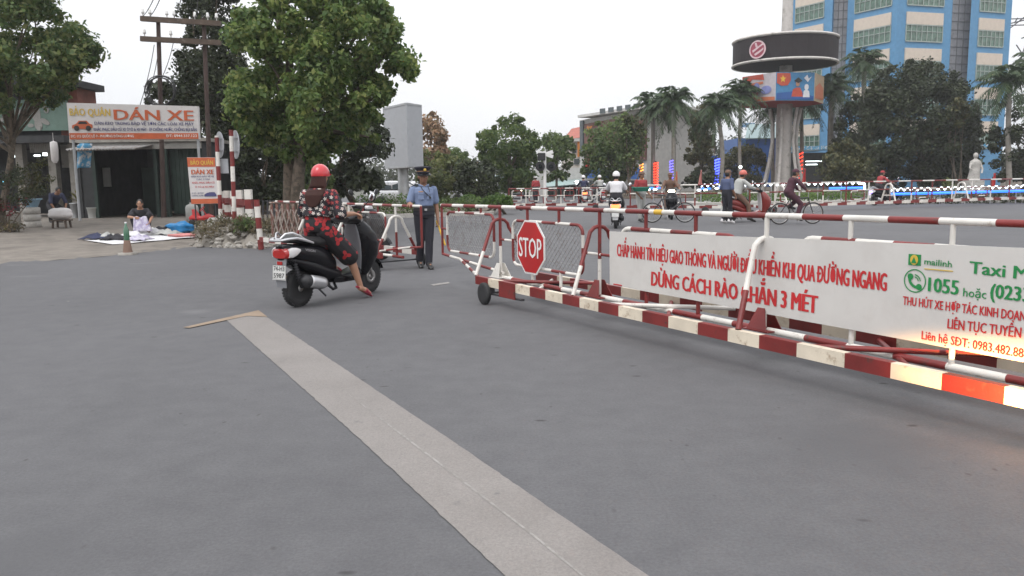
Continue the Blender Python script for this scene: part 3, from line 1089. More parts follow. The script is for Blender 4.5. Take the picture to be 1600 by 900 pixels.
# handset: a thick arc with two ends, plus two signal arcs
def arc_band(cx, cz, r0, r1, a0, a1, k=10):
    V = []
    for i in range(k + 1):
        a = R(a0 + (a1 - a0) * i / k)
        V += [(cx + r0 * math.cos(a), TY - 0.002, cz + r0 * math.sin(a)), (cx + r1 * math.cos(a), TY - 0.002, cz + r1 * math.sin(a))]
    mb.add(V, [(2 * i, 2 * i + 1, 2 * i + 3, 2 * i + 2) for i in range(k)])
arc_band(cu_ + 0.022, cz_ + 0.018, 0.050, 0.068, 175, 285)
arc_band(cu_ - 0.030, cz_ + 0.026, 0.0, 0.020, 0, 360, 14)
arc_band(cu_ + 0.030, cz_ - 0.036, 0.0, 0.020, 0, 360, 14)
arc_band(cu_ - 0.004, cz_ - 0.002, 0.024, 0.031, 5, 85)
arc_band(cu_ - 0.004, cz_ - 0.002, 0.038, 0.045, 5, 85)
on_banner(mb).build('telephone_roundel', 'ink_green', ban)
# wheels and axle
barrier_wheel(bar, 0.20, -0.07)
barrier_wheel(bar, 0.20, 2 * YM + 0.075)
barrier_wheel(bar, 8.2, -0.075)
mb = MB()
mb.tube([(0.20, -0.07, 0.127), (0.20, 2 * YM + 0.07, 0.127)], 0.014, 8)
mb.box((0.22, 0.0, 0.165), (0.12, 0.05, 0.075))
mb.bar((0.24, 0.0, 0.125), (0.95, 0.0, 0.135), 0.045, 0.02)
mb.build('axle', 'dark_steel', bar)

# ================================================================ left-hand trolley barrier
pa, pb = AT(657, 300, 12.45), AT(430, 300, 17.2)
LA = Vector((pa.x, pa.y, 0))
LD = Vector((pb.x - pa.x, pb.y - pa.y, 0))
LL = LD.length
lb = thing('trolley_barrier', 'shorter red and white rolling barrier of hoops and tubes behind the scooter', 'barrier', LA, math.atan2(LD.y, LD.x),
           'rolling level crossing barriers')
# local x runs away to the left, local y is towards the camera
LZ = 1.035
mb = MB()
mb.striped((0, 0, LZ), (LL, 0, LZ), 0.022, 0.33, (1, 0), 0.1)
mb.build('top_rail', RW, lb)
mb = MB()
mb.tube([(0, 0, LZ), (0, 0, 0.40)], 0.02, 8, 0)
mb.tube([(0.0, 0, 0.40), (0.9, 0, 0.33)], 0.018, 8, 0)
mb.striped((0.35, 0, 0.38), (1.1, 0.36, 0.27), 0.017, 0.24, (1, 0))
mb.build('end_frame', RW, lb)
for nm, y, ph in (('front_beam', 0.38, 0.0), ('back_beam', -0.38, 0.15)):
    mb = MB()
    x = 0.62
    k = 0
    while x < LL:
        x1 = min(LL, x + 0.32)
        mb.box(((x + x1) / 2, y, 0.25), (x1 - x, 0.05, 0.09), k % 2)
        x, k = x1, k + 1
    mb.build(nm, RW, lb)
mb = MB()
mb.striped((0.6, 0, 0.2), (LL, 0, 0.2), 0.024, 0.33)
mb.build('base_tube', RW, lb)
for i, u in enumerate((0.80, 2.5, 4.2)):
    if u > LL: break
    mb = MB()
    arch(mb, u, (1, 0), 0.024, ytop=0, half=0.38, zb=0.26, zt=0.86)
    mb.build('hoop', RW, lb)
    mb = MB()
    mb.tube([(u, 0, 0.2), (u, 0, 0.6), (u, 0, LZ - 0.01)], 0.02, 8, [0, 1])
    mb.build('post', RW, lb)
for (u0, u1) in ((1.15, 2.2), (2.8, 3.9)):
    mb = MB()
    frame_loop(mb, u0, u1, 0.44, 0.90, 0, 0.017)
    fr = mb.build('panel_frame', RW, lb)
    mb = MB()
    chainlink(mb, u0 + .01, u1 - .01, 0.45, 0.89, 0, 0.07, 0.0016)
    mb.build('wire_mesh', 'wire', fr)
    for u in (u0 + .25, u1 - .25):
        mb = MB()
        mb.tube([(u, 0, 0.9), (u, 0, LZ - 0.01)], 0.016, 8)
        mb.build('hanger', 'red', lb)
barrier_wheel(lb, 0.80, 0.45, 0.13)
barrier_wheel(lb, 0.80, -0.45, 0.13)
mb = MB()
mb.tube([(0.80, -0.45, 0.13), (0.80, 0.45, 0.13)], 0.014, 8)
mb.bar((0.80, 0.3, 0.14), (2.6, 0.3, 0.16), 0.05, 0.03)
mb.build('axle', 'dark_steel', lb)
# scissor lattice gate folded beside the road edge
la, lc = AT(424, 320, 17.6), AT(520, 320, 16.9)
lg = thing('lattice_gate', 'folded scissor lattice gate of brownish red and white slats beside the road edge', 'gate', (la.x, la.y, 0.05),
           math.atan2(lc.y - la.y, lc.x - la.x))
GL = math.hypot(lc.x - la.x, lc.y - la.y)
M['gate_red'] = paint('faded_red', (0.16, 0.065, 0.05), 0.7, wear=(0.26, 0.22, 0.18), wscale=9, wp=(0.5, 0.62))
M['gate_white'] = paint('faded_white', (0.30, 0.25, 0.22), 0.7, wear=(0.2, 0.11, 0.08), wscale=9, wp=(0.5, 0.62))
mb = MB()
mb.striped((-0.05, 0, 0.95), (GL, 0, 0.95), 0.02, 0.12, (1, 0))
mb.build('top_rail', ['gate_red', 'gate_white'], lg)
k = 0
x = 0.0
while x < GL - 0.3:
    mb = MB()
    mb.bar((x, 0, 0.08), (x, 0, 0.93), 0.06, 0.02, up=(0, 1, 0))
    mb.build('upright_slat', 'gate_red', lg)
    mb = MB()
    mb.bar((x - 0.02, -0.03, 0.1), (x + 0.26, -0.03, 0.8), 0.028, 0.015, up=(0, 1, 0))
    mb.bar((x + 0.26, -0.05, 0.1), (x + 0.03, -0.05, 0.8), 0.028, 0.015, up=(0, 1, 0))
    mb.build('scissor_slat', 'gate_white', lg)
    x += 0.15
    k += 1

# ================================================================ far barriers beyond the tracks
def far_barrier(label, px0, px1, Y0, Y1, z, hoops=(), dense=False, low=False):
    a, b = AT(px0, 290, Y0), AT(px1, 290, Y1)
    d = Vector((b.x - a.x, b.y - a.y, 0))
    L = d.length
    t = thing('trolley_barrier', label, 'barrier', (a.x, a.y, 0), math.atan2(d.y, d.x), 'rolling level crossing barriers')
    mb = MB()
    mb.striped((0, 0, z), (L, 0, z), 0.03, 0.7 if not dense else 0.4)
    mb.build('top_rail', RW, t)
    mb = MB()
    mb.striped((0, -0.02, z - 0.33), (L, -0.02, z - 0.33), 0.026, 0.9 if not dense else 0.4, (1, 0))
    mb.build('middle_rail', RW, t)
    mb = MB()
    x, k = 0.0, 0
    while x < L:
        x1 = min(L, x + 0.5)
        mb.box(((x + x1) / 2, 0, 0.27), (x1 - x, 0.05, 0.1), k % 2)
        x, k = x1, k + 1
    bm_ = mb.build('base_beam', RW, t)
    bm_.location.y = -0.4
    b2_ = bm_.copy()
    COL.objects.link(b2_)
    b2_.location.y = 0.4
    st = 0.75 if dense else 1.15
    n = int(L / st)
    for i in range(n + 1):
        mb = MB()
        x = i * L / n
        mb.tube([(x, 0, 0.2), (x, 0, 0.62), (x, 0, z - .01)], 0.03, 6, [i % 2, (i + i // 2) % 2])
        mb.build('post', RW, t)
    for i in range(n):
        if (i % 3 == 1) or dense:
            mb = MB()
            x = (i + 0.2) * L / n
            frame_loop(mb, x, x + st * 0.62, 0.42, z - 0.36 if not dense else z - .1, -0.03, 0.024, 0.4, 0.06)
            mb.build('panel_frame', RW, t)
    for u in hoops:
        mb = MB()
        arch(mb, u, (1, 1), 0.035, ytop=0, half=0.38, zb=0.26, zt=z - 0.1, rad=0.16)
        mb.tube([(u, -0.25, 0.55), (u, 0.25, 0.55)], 0.025, 8, 1)
        mb.build('hoop', RW, t)
    for u in (0.8, L - 0.8):
        barrier_wheel(t, u, -0.46, 0.14)
    return t
far_barrier('distant red and white barrier with hoop stands in front of the lit median, farther right', 1172, 1660, 31, 38, 1.13, (1.5, 7.2, 11.5))
far_barrier('distant densely panelled barrier left of the white shirt rider', 795, 962, 38, 36, 1.0, (), True)
far_barrier('distant thin barrier stretching between the white shirt rider and the man in blue', 985, 1140, 33, 31, 1.12, ())
# ================================================================ scooters
def dome(mb, c, rx, ry, rz, zcut=-0.2, mi=0, nu=24, nv=9, rot=None):
    c = Vector(c)
    V, Fs = [], []
    pm = math.acos(zcut)
    for i in range(nv + 1):
        p = pm * i / nv
        for j in range(nu):
            t = 2 * PI * j / nu
            q = Vector((rx * math.sin(p) * math.cos(t), ry * math.sin(p) * math.sin(t), rz * math.cos(p)))
            V.append(c + (rot @ q if rot else q))
    for i in range(nv):
        for j in range(nu):
            Fs.append((i * nu + j, (i + 1) * nu + j, (i + 1) * nu + (j + 1) % nu, i * nu + (j + 1) % nu))
    mb.add(V, Fs, mi, True)
    mb.add(V[-nu:], [tuple(range(nu))], mi)

X, Y_, Z_ = Vector((1, 0, 0)), Vector((0, 1, 0)), Vector((0, 0, 1))
def sec(y, zc, hw, hh, e=2.6, x=0):           # cross-section in the XZ plane
    return ((x, y, zc), (hw, 0, 0), (0, 0, hh), e)
def hsec(z, yc, hw, hd, e=2.4):               # cross-section in the XY plane
    return ((0, yc, z), (hw, 0, 0), (0, hd, 0), e)

def scooter_wheel(t, y, r, w, name='wheel'):
    mb = MB()
    mb.lathe([(r - 0.085, -w * .42), (r - 0.05, -w * .5), (r - 0.018, -w * 0.40), (r, -w * .14), (r, w * .14), (r - 0.018, w * .40), (r - 0.05, w * .5), (r - 0.085, w * .42)], 36, (0, y, r), (1, 0, 0))
    for k in range(36):                                   # tread blocks
        a = 2 * PI * k / 36
        for s_ in (-1, 1):
            mb.box((s_ * w * .27, y + (r - 0.007) * math.cos(a), r + (r - 0.007) * math.sin(a)), (w * .2, 0.022, 0.014), 0, Matrix.Rotation(a - PI / 2, 3, 'X'))
    wh = mb.build(name, 'rubber', t)
    mb = MB()
    mb.lathe([(r - 0.084, -w * .40), (r - 0.09, -w * .2), (r - 0.09, w * .2), (r - 0.084, w * .40), (r - .105, w * .36), (r - .105, -w * .36), (r - 0.084, -w * .40)], 30, (0, y, r), (1, 0, 0))
    for k in range(5):
        a = 2 * PI * k / 5 + 0.3
        d = Vector((0, math.cos(a), math.sin(a)))
        mb.bar(Vector((0, y, r)) + d * 0.03, Vector((0, y, r)) + d * (r - 0.095), 0.03, 0.035, up=(1, 0, 0))
    mb.lathe([(0, -0.05), (0.04, -0.045), (0.04, 0.045), (0, 0.05)], 16, (0, y, r), (1, 0, 0))
    mb.lathe([(0.045, 0.035), (0.085, 0.035), (0.085, 0.041), (0.045, 0.041), (0.045, .035)], 20, (0, y, r), (1, 0, 0))
    mb.build('rim', 'alloy', wh)
    return wh

def make_scooter(label, loc, rotz, group=None, name='scooter'):
    t = thing(name, label, 'scooter', loc, rotz, group)
    scooter_wheel(t, 0.0, 0.218, 0.105)
    scooter_wheel(t, 1.28, 0.216, 0.085)
    # rear body: tail cowl swelling under the seat, tapering towards the footwell
    mb = MB()
    mb.loft([sec(-0.41, .685, .055, .035), sec(-0.36, .675, .10, .06), sec(-0.24, .655, .135, .085), sec(-0.06, .625, .155, .105), sec(.14, .585, .165, .13),
             sec(.30, .545, .162, .155), sec(.44, .49, .145, .15), sec(.54, .43, .12, .12)], 26)
    mb.build('body_cowl', 'black_gloss', t)
    mb = MB()                                            # lower sweep panel under the cowl
    mb.loft([sec(-0.40, .575, .05, .016), sec(-0.25, .545, .115, .045), sec(0, .495, .15, .075), sec(.22, .425, .165, .095), sec(.40, .36, .165, .10), sec(.58, .315, .16, .075)], 22)
    mb.build('lower_cowl', 'black_gloss', t)
    mb = MB()                                            # floorboard and keel
    mb.loft([sec(.46, .30, .15, .07, 3.2), sec(.60, .265, .165, .055, 3.5), sec(.84, .262, .16, .055, 3.5), sec(.98, .30, .13, .07, 3)], 22)
    mb.build('footboard', 'black_gloss', t)
    mb = MB()                                            # swing unit
    mb.loft([sec(-0.10, .235, .05, .06, 3, -.075), sec(0.05, .245, .055, .075, 3, -.085), sec(.25, .28, .055, .08, 3, -.08), sec(.45, .31, .05, .07, 3, -.07)], 18)
    mb.loft([sec(.16, .30, .085, .07), sec(.34, .31, .10, .085), sec(.48, .31, .08, .07)], 18)
    mb.tube([(.07, -0.02, .24), (.09, .2, .29), (.08, .36, .30)], .025, 8)
    mb.build('engine_unit', 'black_matt', t)
    for sx in (-1, 1):
        mb = MB()
        mb.tube([(sx * .10, -.06, .27), (sx * .105, -.14, .55)], .013, 8)
        for k in range(7):
            mb.lathe([(.027, -.006), (.027, .006)], 10, (sx * .1015 + 0.0, -.075 - .009 * k, .32 + .031 * k), (0, -.28, .96))
        mb.build('shock_absorber', 'dark_steel', t)
    # exhaust silencer on the right with its bright heat shield
    mb = MB()
    A, B = Vector((.165, -.20, .365)), Vector((.155, .20, .285))
    ax = (B - A).normalized()
    mb.lathe([(0, -.012), (.03, -.012), (.036, 0.0), (.066, .012), (.076, .03), (.078, .20), (.070, .33), (.035, .41), (.018, .46)], 22, A, ax)
    mb.tube([B, (.13, .34, .20), (.09, .44, .20), (.04, .46, .26)], .017, 10)
    mb.bar((.12, -.02, .40), (.08, .05, .30), .02, .04)
    mf = mb.build('silencer', 'black_matt', t)
    mb = MB()
    x_, y_ = basis(ax)
    V, Fs = [], []
    n = 9
    secs_ = [(.085, .080, 1.0), (.12, .0815, 1.0), (.22, .0815, 1.0), (.32, .075, 1.0), (.345, .072, .7)]
    for (s0, rr, sp) in secs_:
        for j in range(n):
            a = R(-62 + 124 * j / (n - 1) * sp + 62 * (1 - sp))
            dirv = Vector((1, 0, 0)) * math.cos(a) + Vector((0, ax.z * -1, ax.y)).normalized() * math.sin(a + R(18)) * 1
            dirv = (dirv - ax * dirv.dot(ax)).normalized()
            V.append(A + ax * s0 + dirv * rr)
    for i in range(len(secs_) - 1):
        for j in range(n - 1):
            Fs.append((i * n + j, i * n + j + 1, (i + 1) * n + j + 1, (i + 1) * n + j))
    mb.add(V, Fs, 0, True)
    hs = mb.build('heat_shield', 'silver', mf)
    sm = hs.modifiers.new('solid', 'SOLIDIFY')
    sm.thickness = 0.004
    sm.offset = 1
    # seat
    mb = MB()
    mb.loft([sec(-.27, .775, .06, .022), sec(-.20, .785, .115, .042), sec(-.05, .785, .14, .05), sec(.10, .765, .145, .052), sec(.20, .745, .15, .055),
             sec(.36, .735, .14, .055), sec(.48, .715, .115, .055), sec(.57, .67, .085, .045)], 22)
    mb.build('seat', 'seat', t)
    # grab rail: pale alloy loop sweeping along the tail
    mb = MB()
    for sx in (-1, 1):
        mb.loft([((sx * .06, -.50, .785), (.03, 0, 0), (0, 0, .010), 3), ((sx * .11, -.40, .80), (.032, 0, 0), (0, 0, .013), 3), ((sx * .15, -.22, .805), (.020, 0, 0), (0, 0, .016), 3),
                 ((sx * .163, -.02, .775), (.014, 0, 0), (0, 0, .018), 3), ((sx * .16, .12, .735), (.008, 0, 0), (0, 0, .012), 3)], 12)
        mb.tube([(sx * .03, -.44, .80), (sx * .07, -.37, .855), (sx * .115, -.26, .865), (sx * .15, -.14, .83), (sx * .16, -.02, .785)], [.012, .013, .014, .013, .01], 10)
    mb.tube([(-.085, -.50, .787), (0, -.515, .787), (.085, -.50, .787)], [.014, .015, .014], 10)
    mb.tube([(-.03, -.44, .80), (.03, -.44, .80)], .012, 8)
    mb.build('grab_rail', 'silver', t)
    # tail lamp with its clear corner lenses
    mb = MB()
    mb.loft([((0, -.43, .63), (.095, 0, 0), (0, 0, .045), 3), ((0, -.40, .635), (.125, 0, 0), (0, 0, .062), 3), ((0, -.33, .64), (.142, 0, 0), (0, 0, .066), 3)], 22)
    tl = mb.build('tail_lamp', 'lens_red', t)
    for sx in (-1, 1):
        mb = MB()
        mb.loft([((sx * .112, -.385, .638), (.026, 0, 0), (0, 0, .048), 3), ((sx * .128, -.32, .645), (.027, 0, 0), (0, 0, .058), 3), ((sx * .140, -.22, .655), (.018, 0, 0), (0, 0, .045), 3),
                 ((sx * .150, -.14, .665), (.008, 0, 0), (0, 0, .014), 3)], 14)
        mb.build('indicator_lens', 'lens_clear', t)
    # rear mudguard carrying the number plate
    mb = MB()
    mb.loft([((0, -.36, .60), (.075, 0, 0), (0, .03, .01), 3), ((0, -.405, .48), (.08, 0, 0), (0, .018, 0), 3), ((0, -.425, .38), (.085, 0, 0), (0, .012, 0), 3), ((0, -.40, .25), (.075, 0, 0), (0, .008, 0), 3)], 14)
    mb.build('rear_mudguard', 'grey_plastic', t)
    mb = MB()
    mb.box((0, -.452, .425), (.20, .006, .165), 0, Matrix.Rotation(R(-8), 3, 'X'))
    pl = mb.build('licence_plate', 'plate', t)
    mb = MB()
    rt_ = Matrix.Rotation(R(-8), 3, 'X')
    for (txt, zz, w) in (('74-H3', .018, .080), ('5987', -.060, .080)):
        o = Vector((0, -.452, .43)) + rt_ @ Vector((0, -.0045, zz - .004))
        put_text(mb, txt, o + Vector((-w, 0, 0)), o + Vector((w, 0, 0)), .056, up=rt_ @ Z_, bold=.03)
    for (dx, dz, sx_, sz_) in ((0, .078, .19, .003), (0, -.078, .19, .003), (-.095, 0, .003, .158), (.095, 0, .003, .158)):
        mb.box(Vector((0, -.452, .43)) + rt_ @ Vector((dx, -.0035, dz)), (sx_, .002, sz_), 0, rt_)
    mb.build('plate_lettering', 'ink_black', pl)
    mb = MB()
    mb.box((0, -.425, .53), (.075, .02, .04))
    mb.build('reflector', 'lens_red', t, bevel=.004)
    # maker's lettering on the cowl side, thin silver italic letters
    mb = MB()
    put_text(mb, 'VISION', (.1645, -.02, .655), (.1735, .13, .625), .028, bold=.01)
    mb.build('side_lettering', 'silver', t)
    # leg shield, nose and inner panel
    mb = MB()
    mb.loft([hsec(.26, 1.0, .10, .07), hsec(.36, 1.035, .145, .115), hsec(.50, 1.065, .195, .165), hsec(.64, 1.065, .21, .185), hsec(.76, 1.03, .205, .165), hsec(.86, .985, .165, .13), hsec(.93, .95, .11, .09)], 28)
    mb.build('leg_shield', 'black_gloss', t)
    mb = MB()
    mb.loft([hsec(.33, .925, .08, .016, 3), hsec(.50, .905, .115, .018, 3), hsec(.66, .885, .125, .018, 3), hsec(.80, .862, .115, .018, 3), hsec(.90, .858, .08, .012, 3)], 20)
    mb.build('inner_panel', 'grey_plastic', t)
    mb = MB()
    mb.loft([((0, 1.13, .78), (.02, 0, 0), (0, .05, .04), 2), ((0, 1.19, .62), (.055, 0, 0), (0, .05, .02), 2), ((0, 1.19, .48), (.05, 0, 0), (0, .05, .0), 2), ((0, 1.13, .38), (.03, 0, 0), (0, .05, 0), 2)], 16)
    mb.build('nose', 'black_gloss', t)
    # fork and front mudguard
    for sx in (-1, 1):
        mb = MB()
        mb.tube([(sx * .065, 1.285, .216), (sx * .065, 1.16, .54)], .018, 10)
        mb.build('fork_leg', 'alloy', t)
    mb = MB()
    S = []
    for k in range(9):
        a = R(20 + 130 * k / 8)
        d = Vector((0, math.cos(a), math.sin(a)))
        S.append((Vector((0, 1.28, .216)) + d * .245, (.062, 0, 0), d * .012, 2.5))
    mb.loft(S, 14)
    mb.build('front_mudguard', 'black_gloss', t)
    # handlebar cover, headlamp, bar, grips, levers, mirrors
    mb = MB()
    mb.loft([((0, .80, .965), (.13, 0, 0), (0, .0, .035), 2.4), ((0, .86, .985), (.175, 0, 0), (0, 0, .055), 2.4), ((0, .95, .985), (.165, 0, 0), (0, 0, .07), 2.4), ((0, 1.03, .96), (.12, 0, 0), (0, 0, .06), 2.4), ((0, 1.07, .94), (.06, 0, 0), (0, 0, .03), 2.4)], 24)
    mb.build('handlebar_cover', 'black_matt', t)
    mb = MB()
    mb.loft([((0, 1.045, .955), (.11, 0, 0), (0, 0, .05), 2.6), ((0, 1.085, .945), (.08, 0, 0), (0, 0, .035), 2.6)], 20)
    mb.build('headlamp', 'lens_clear', t)
    for sx in (-1, 1):
        mb = MB()
        mb.tube([(sx * .14, .88, .995), (sx * .25, .855, 1.005), (sx * .36, .82, 1.0)], .017, 12)
        g = mb.build('grip', 'rubber', t)
        mb = MB()
        mb.tube([(sx * .20, .90, 1.0), (sx * .28, .905, 1.0), (sx * .36, .875, .992)], [.008, .007, .006], 8)
        mb.build('brake_lever', 'silver', g)
        mb = MB()
        mb.tube([(sx * .19, .90, 1.02), (sx * .24, .93, 1.12), (sx * .335, .95, 1.20)], .007, 8)
        mb.ball((sx * .37, .955, 1.235), (.048, .022, .062), 18, 10, rot=Matrix.Rotation(sx * R(38), 3, 'Y'))
        mi_ = mb.build('mirror', 'black_matt', t)
        mb = MB()
        rr = Matrix.Rotation(sx * R(38), 3, 'Y')
        mb.ball(Vector((sx * .37, .939, 1.236)), (.041, .010, .055), 18, 10, rot=rr)
        mb.build('mirror_glass', 'mirror', mi_)
    # short tail, long nose: settle the panels to the real machine's overhangs
    def shift(o, f):
        for v in o.data.vertices:
            v.co = f(v.co)
        for ch in o.children: shift(ch, f)
    for o in t.children:
        nm = o.name.split('.')[0]
        if nm in ('body_cowl', 'lower_cowl', 'seat', 'grab_rail', 'tail_lamp', 'indicator_lens', 'rear_mudguard', 'licence_plate', 'reflector'):
            shift(o, lambda c: Vector((c.x, c.y * (.62 if c.y < 0 else 1), c.z)))
        elif nm in ('leg_shield', 'inner_panel', 'nose'):
            shift(o, lambda c: Vector((c.x, c.y + .11, c.z)))
        elif nm == 'silencer':
            shift(o, lambda c: Vector((c.x, c.y + .11, c.z - .045)))
    # centre stand
    mb = MB()
    mb.tube([(.10, .22, .2), (.13, .32, .09)], .012, 8)
    mb.tube([(-.10, .22, .2), (-.13, .32, .09)], .012, 8)
    mb.build('stand', 'dark_steel', t)
    return t

SP = G(467, 479)
SROT = -R(29)
scoot = make_scooter('black scooter with silver grab rail ridden by the woman in the red helmet', (SP.x, SP.y, 0), SROT)

# ================================================================ people
def capsule(mb, p0, r0, p1, r1, n=12, k=4):
    p0, p1 = Vector(p0), Vector(p1)
    d = (p1 - p0)
    L = d.length
    if L < 1e-6:
        mb.ball(p0, r0, 12, 8)
        return
    d /= L
    prof = []
    for i in range(k + 1):
        a = PI / 2 * i / k
        prof.append((r0 * math.sin(a), -r0 * math.cos(a)))
    for i in range(k + 1):
        a = PI / 2 * (1 - i / k)
        prof.append((r1 * math.sin(a), L + r1 * math.cos(a)))
    mb.lathe(prof, n, p0, d)

def remesh(o, voxel, smooth=4, fac=0.5):
    md = o.modifiers.new('r', 'REMESH')
    md.mode = 'VOXEL'
    md.voxel_size = voxel
    md.use_smooth_shade = True
    if smooth:
        sm = o.modifiers.new('s', 'SMOOTH')
        sm.iterations = smooth
        sm.factor = fac
    dg = bpy.context.evaluated_depsgraph_get()
    me = bpy.data.meshes.new_from_object(o.evaluated_get(dg))
    o.modifiers.clear()
    old = o.data
    nm = old.name
    o.data = me
    bpy.data.meshes.remove(old)
    me.name = nm
    me.polygons.foreach_set('use_smooth', [True] * len(me.polygons))
    return o

def hand(mb, wr, d, palm, side, s=1.0, curl=0.6):
    """wr wrist, d pointing direction, palm normal; side +1 when the thumb lies towards d x palm"""
    d, palm = Vector(d).normalized(), Vector(palm).normalized()
    palm = (palm - d * palm.dot(d)).normalized()
    lat = d.cross(palm) * side
    wr = Vector(wr)
    c = wr + d * 0.045 * s
    mb.loft([(wr, lat * .026 * s, palm * .019 * s, 2.2), (wr + d * .03 * s, lat * .036 * s, palm * .017 * s, 2.4), (wr + d * .075 * s, lat * .040 * s, palm * .014 * s, 2.4), (wr + d * .088 * s, lat * .036 * s, palm * .010 * s, 2.2)], 14)
    for i, (off, ln) in enumerate(((.030, .068), (.010, .077), (-.011, .071), (-.030, .056))):
        p = wr + d * .08 * s + lat * off * s
        a = 0.0
        rr = .0095 * s
        for j, f in enumerate((.42, .33, .25)):
            a += curl * (0.55 if j == 0 else 1.0)
            q = p + (d * math.cos(a) + palm * math.sin(a)) * ln * f * s
            capsule(mb, p, rr, q, rr * .9, 8, 3)
            p, rr = q, rr * .9
    p = wr + d * .025 * s + lat * .03 * s
    q = p + (d * .6 + lat * .55 + palm * .35).normalized() * .04 * s
    capsule(mb, p, .0125 * s, q, .011 * s, 8, 3)
    capsule(mb, q, .011 * s, q + (d * .85 + palm * .5 * curl + lat * .1).normalized() * .03 * s, .0095 * s, 8, 3)

def lerp(a, b, t): return Vector(a).lerp(Vector(b), t)

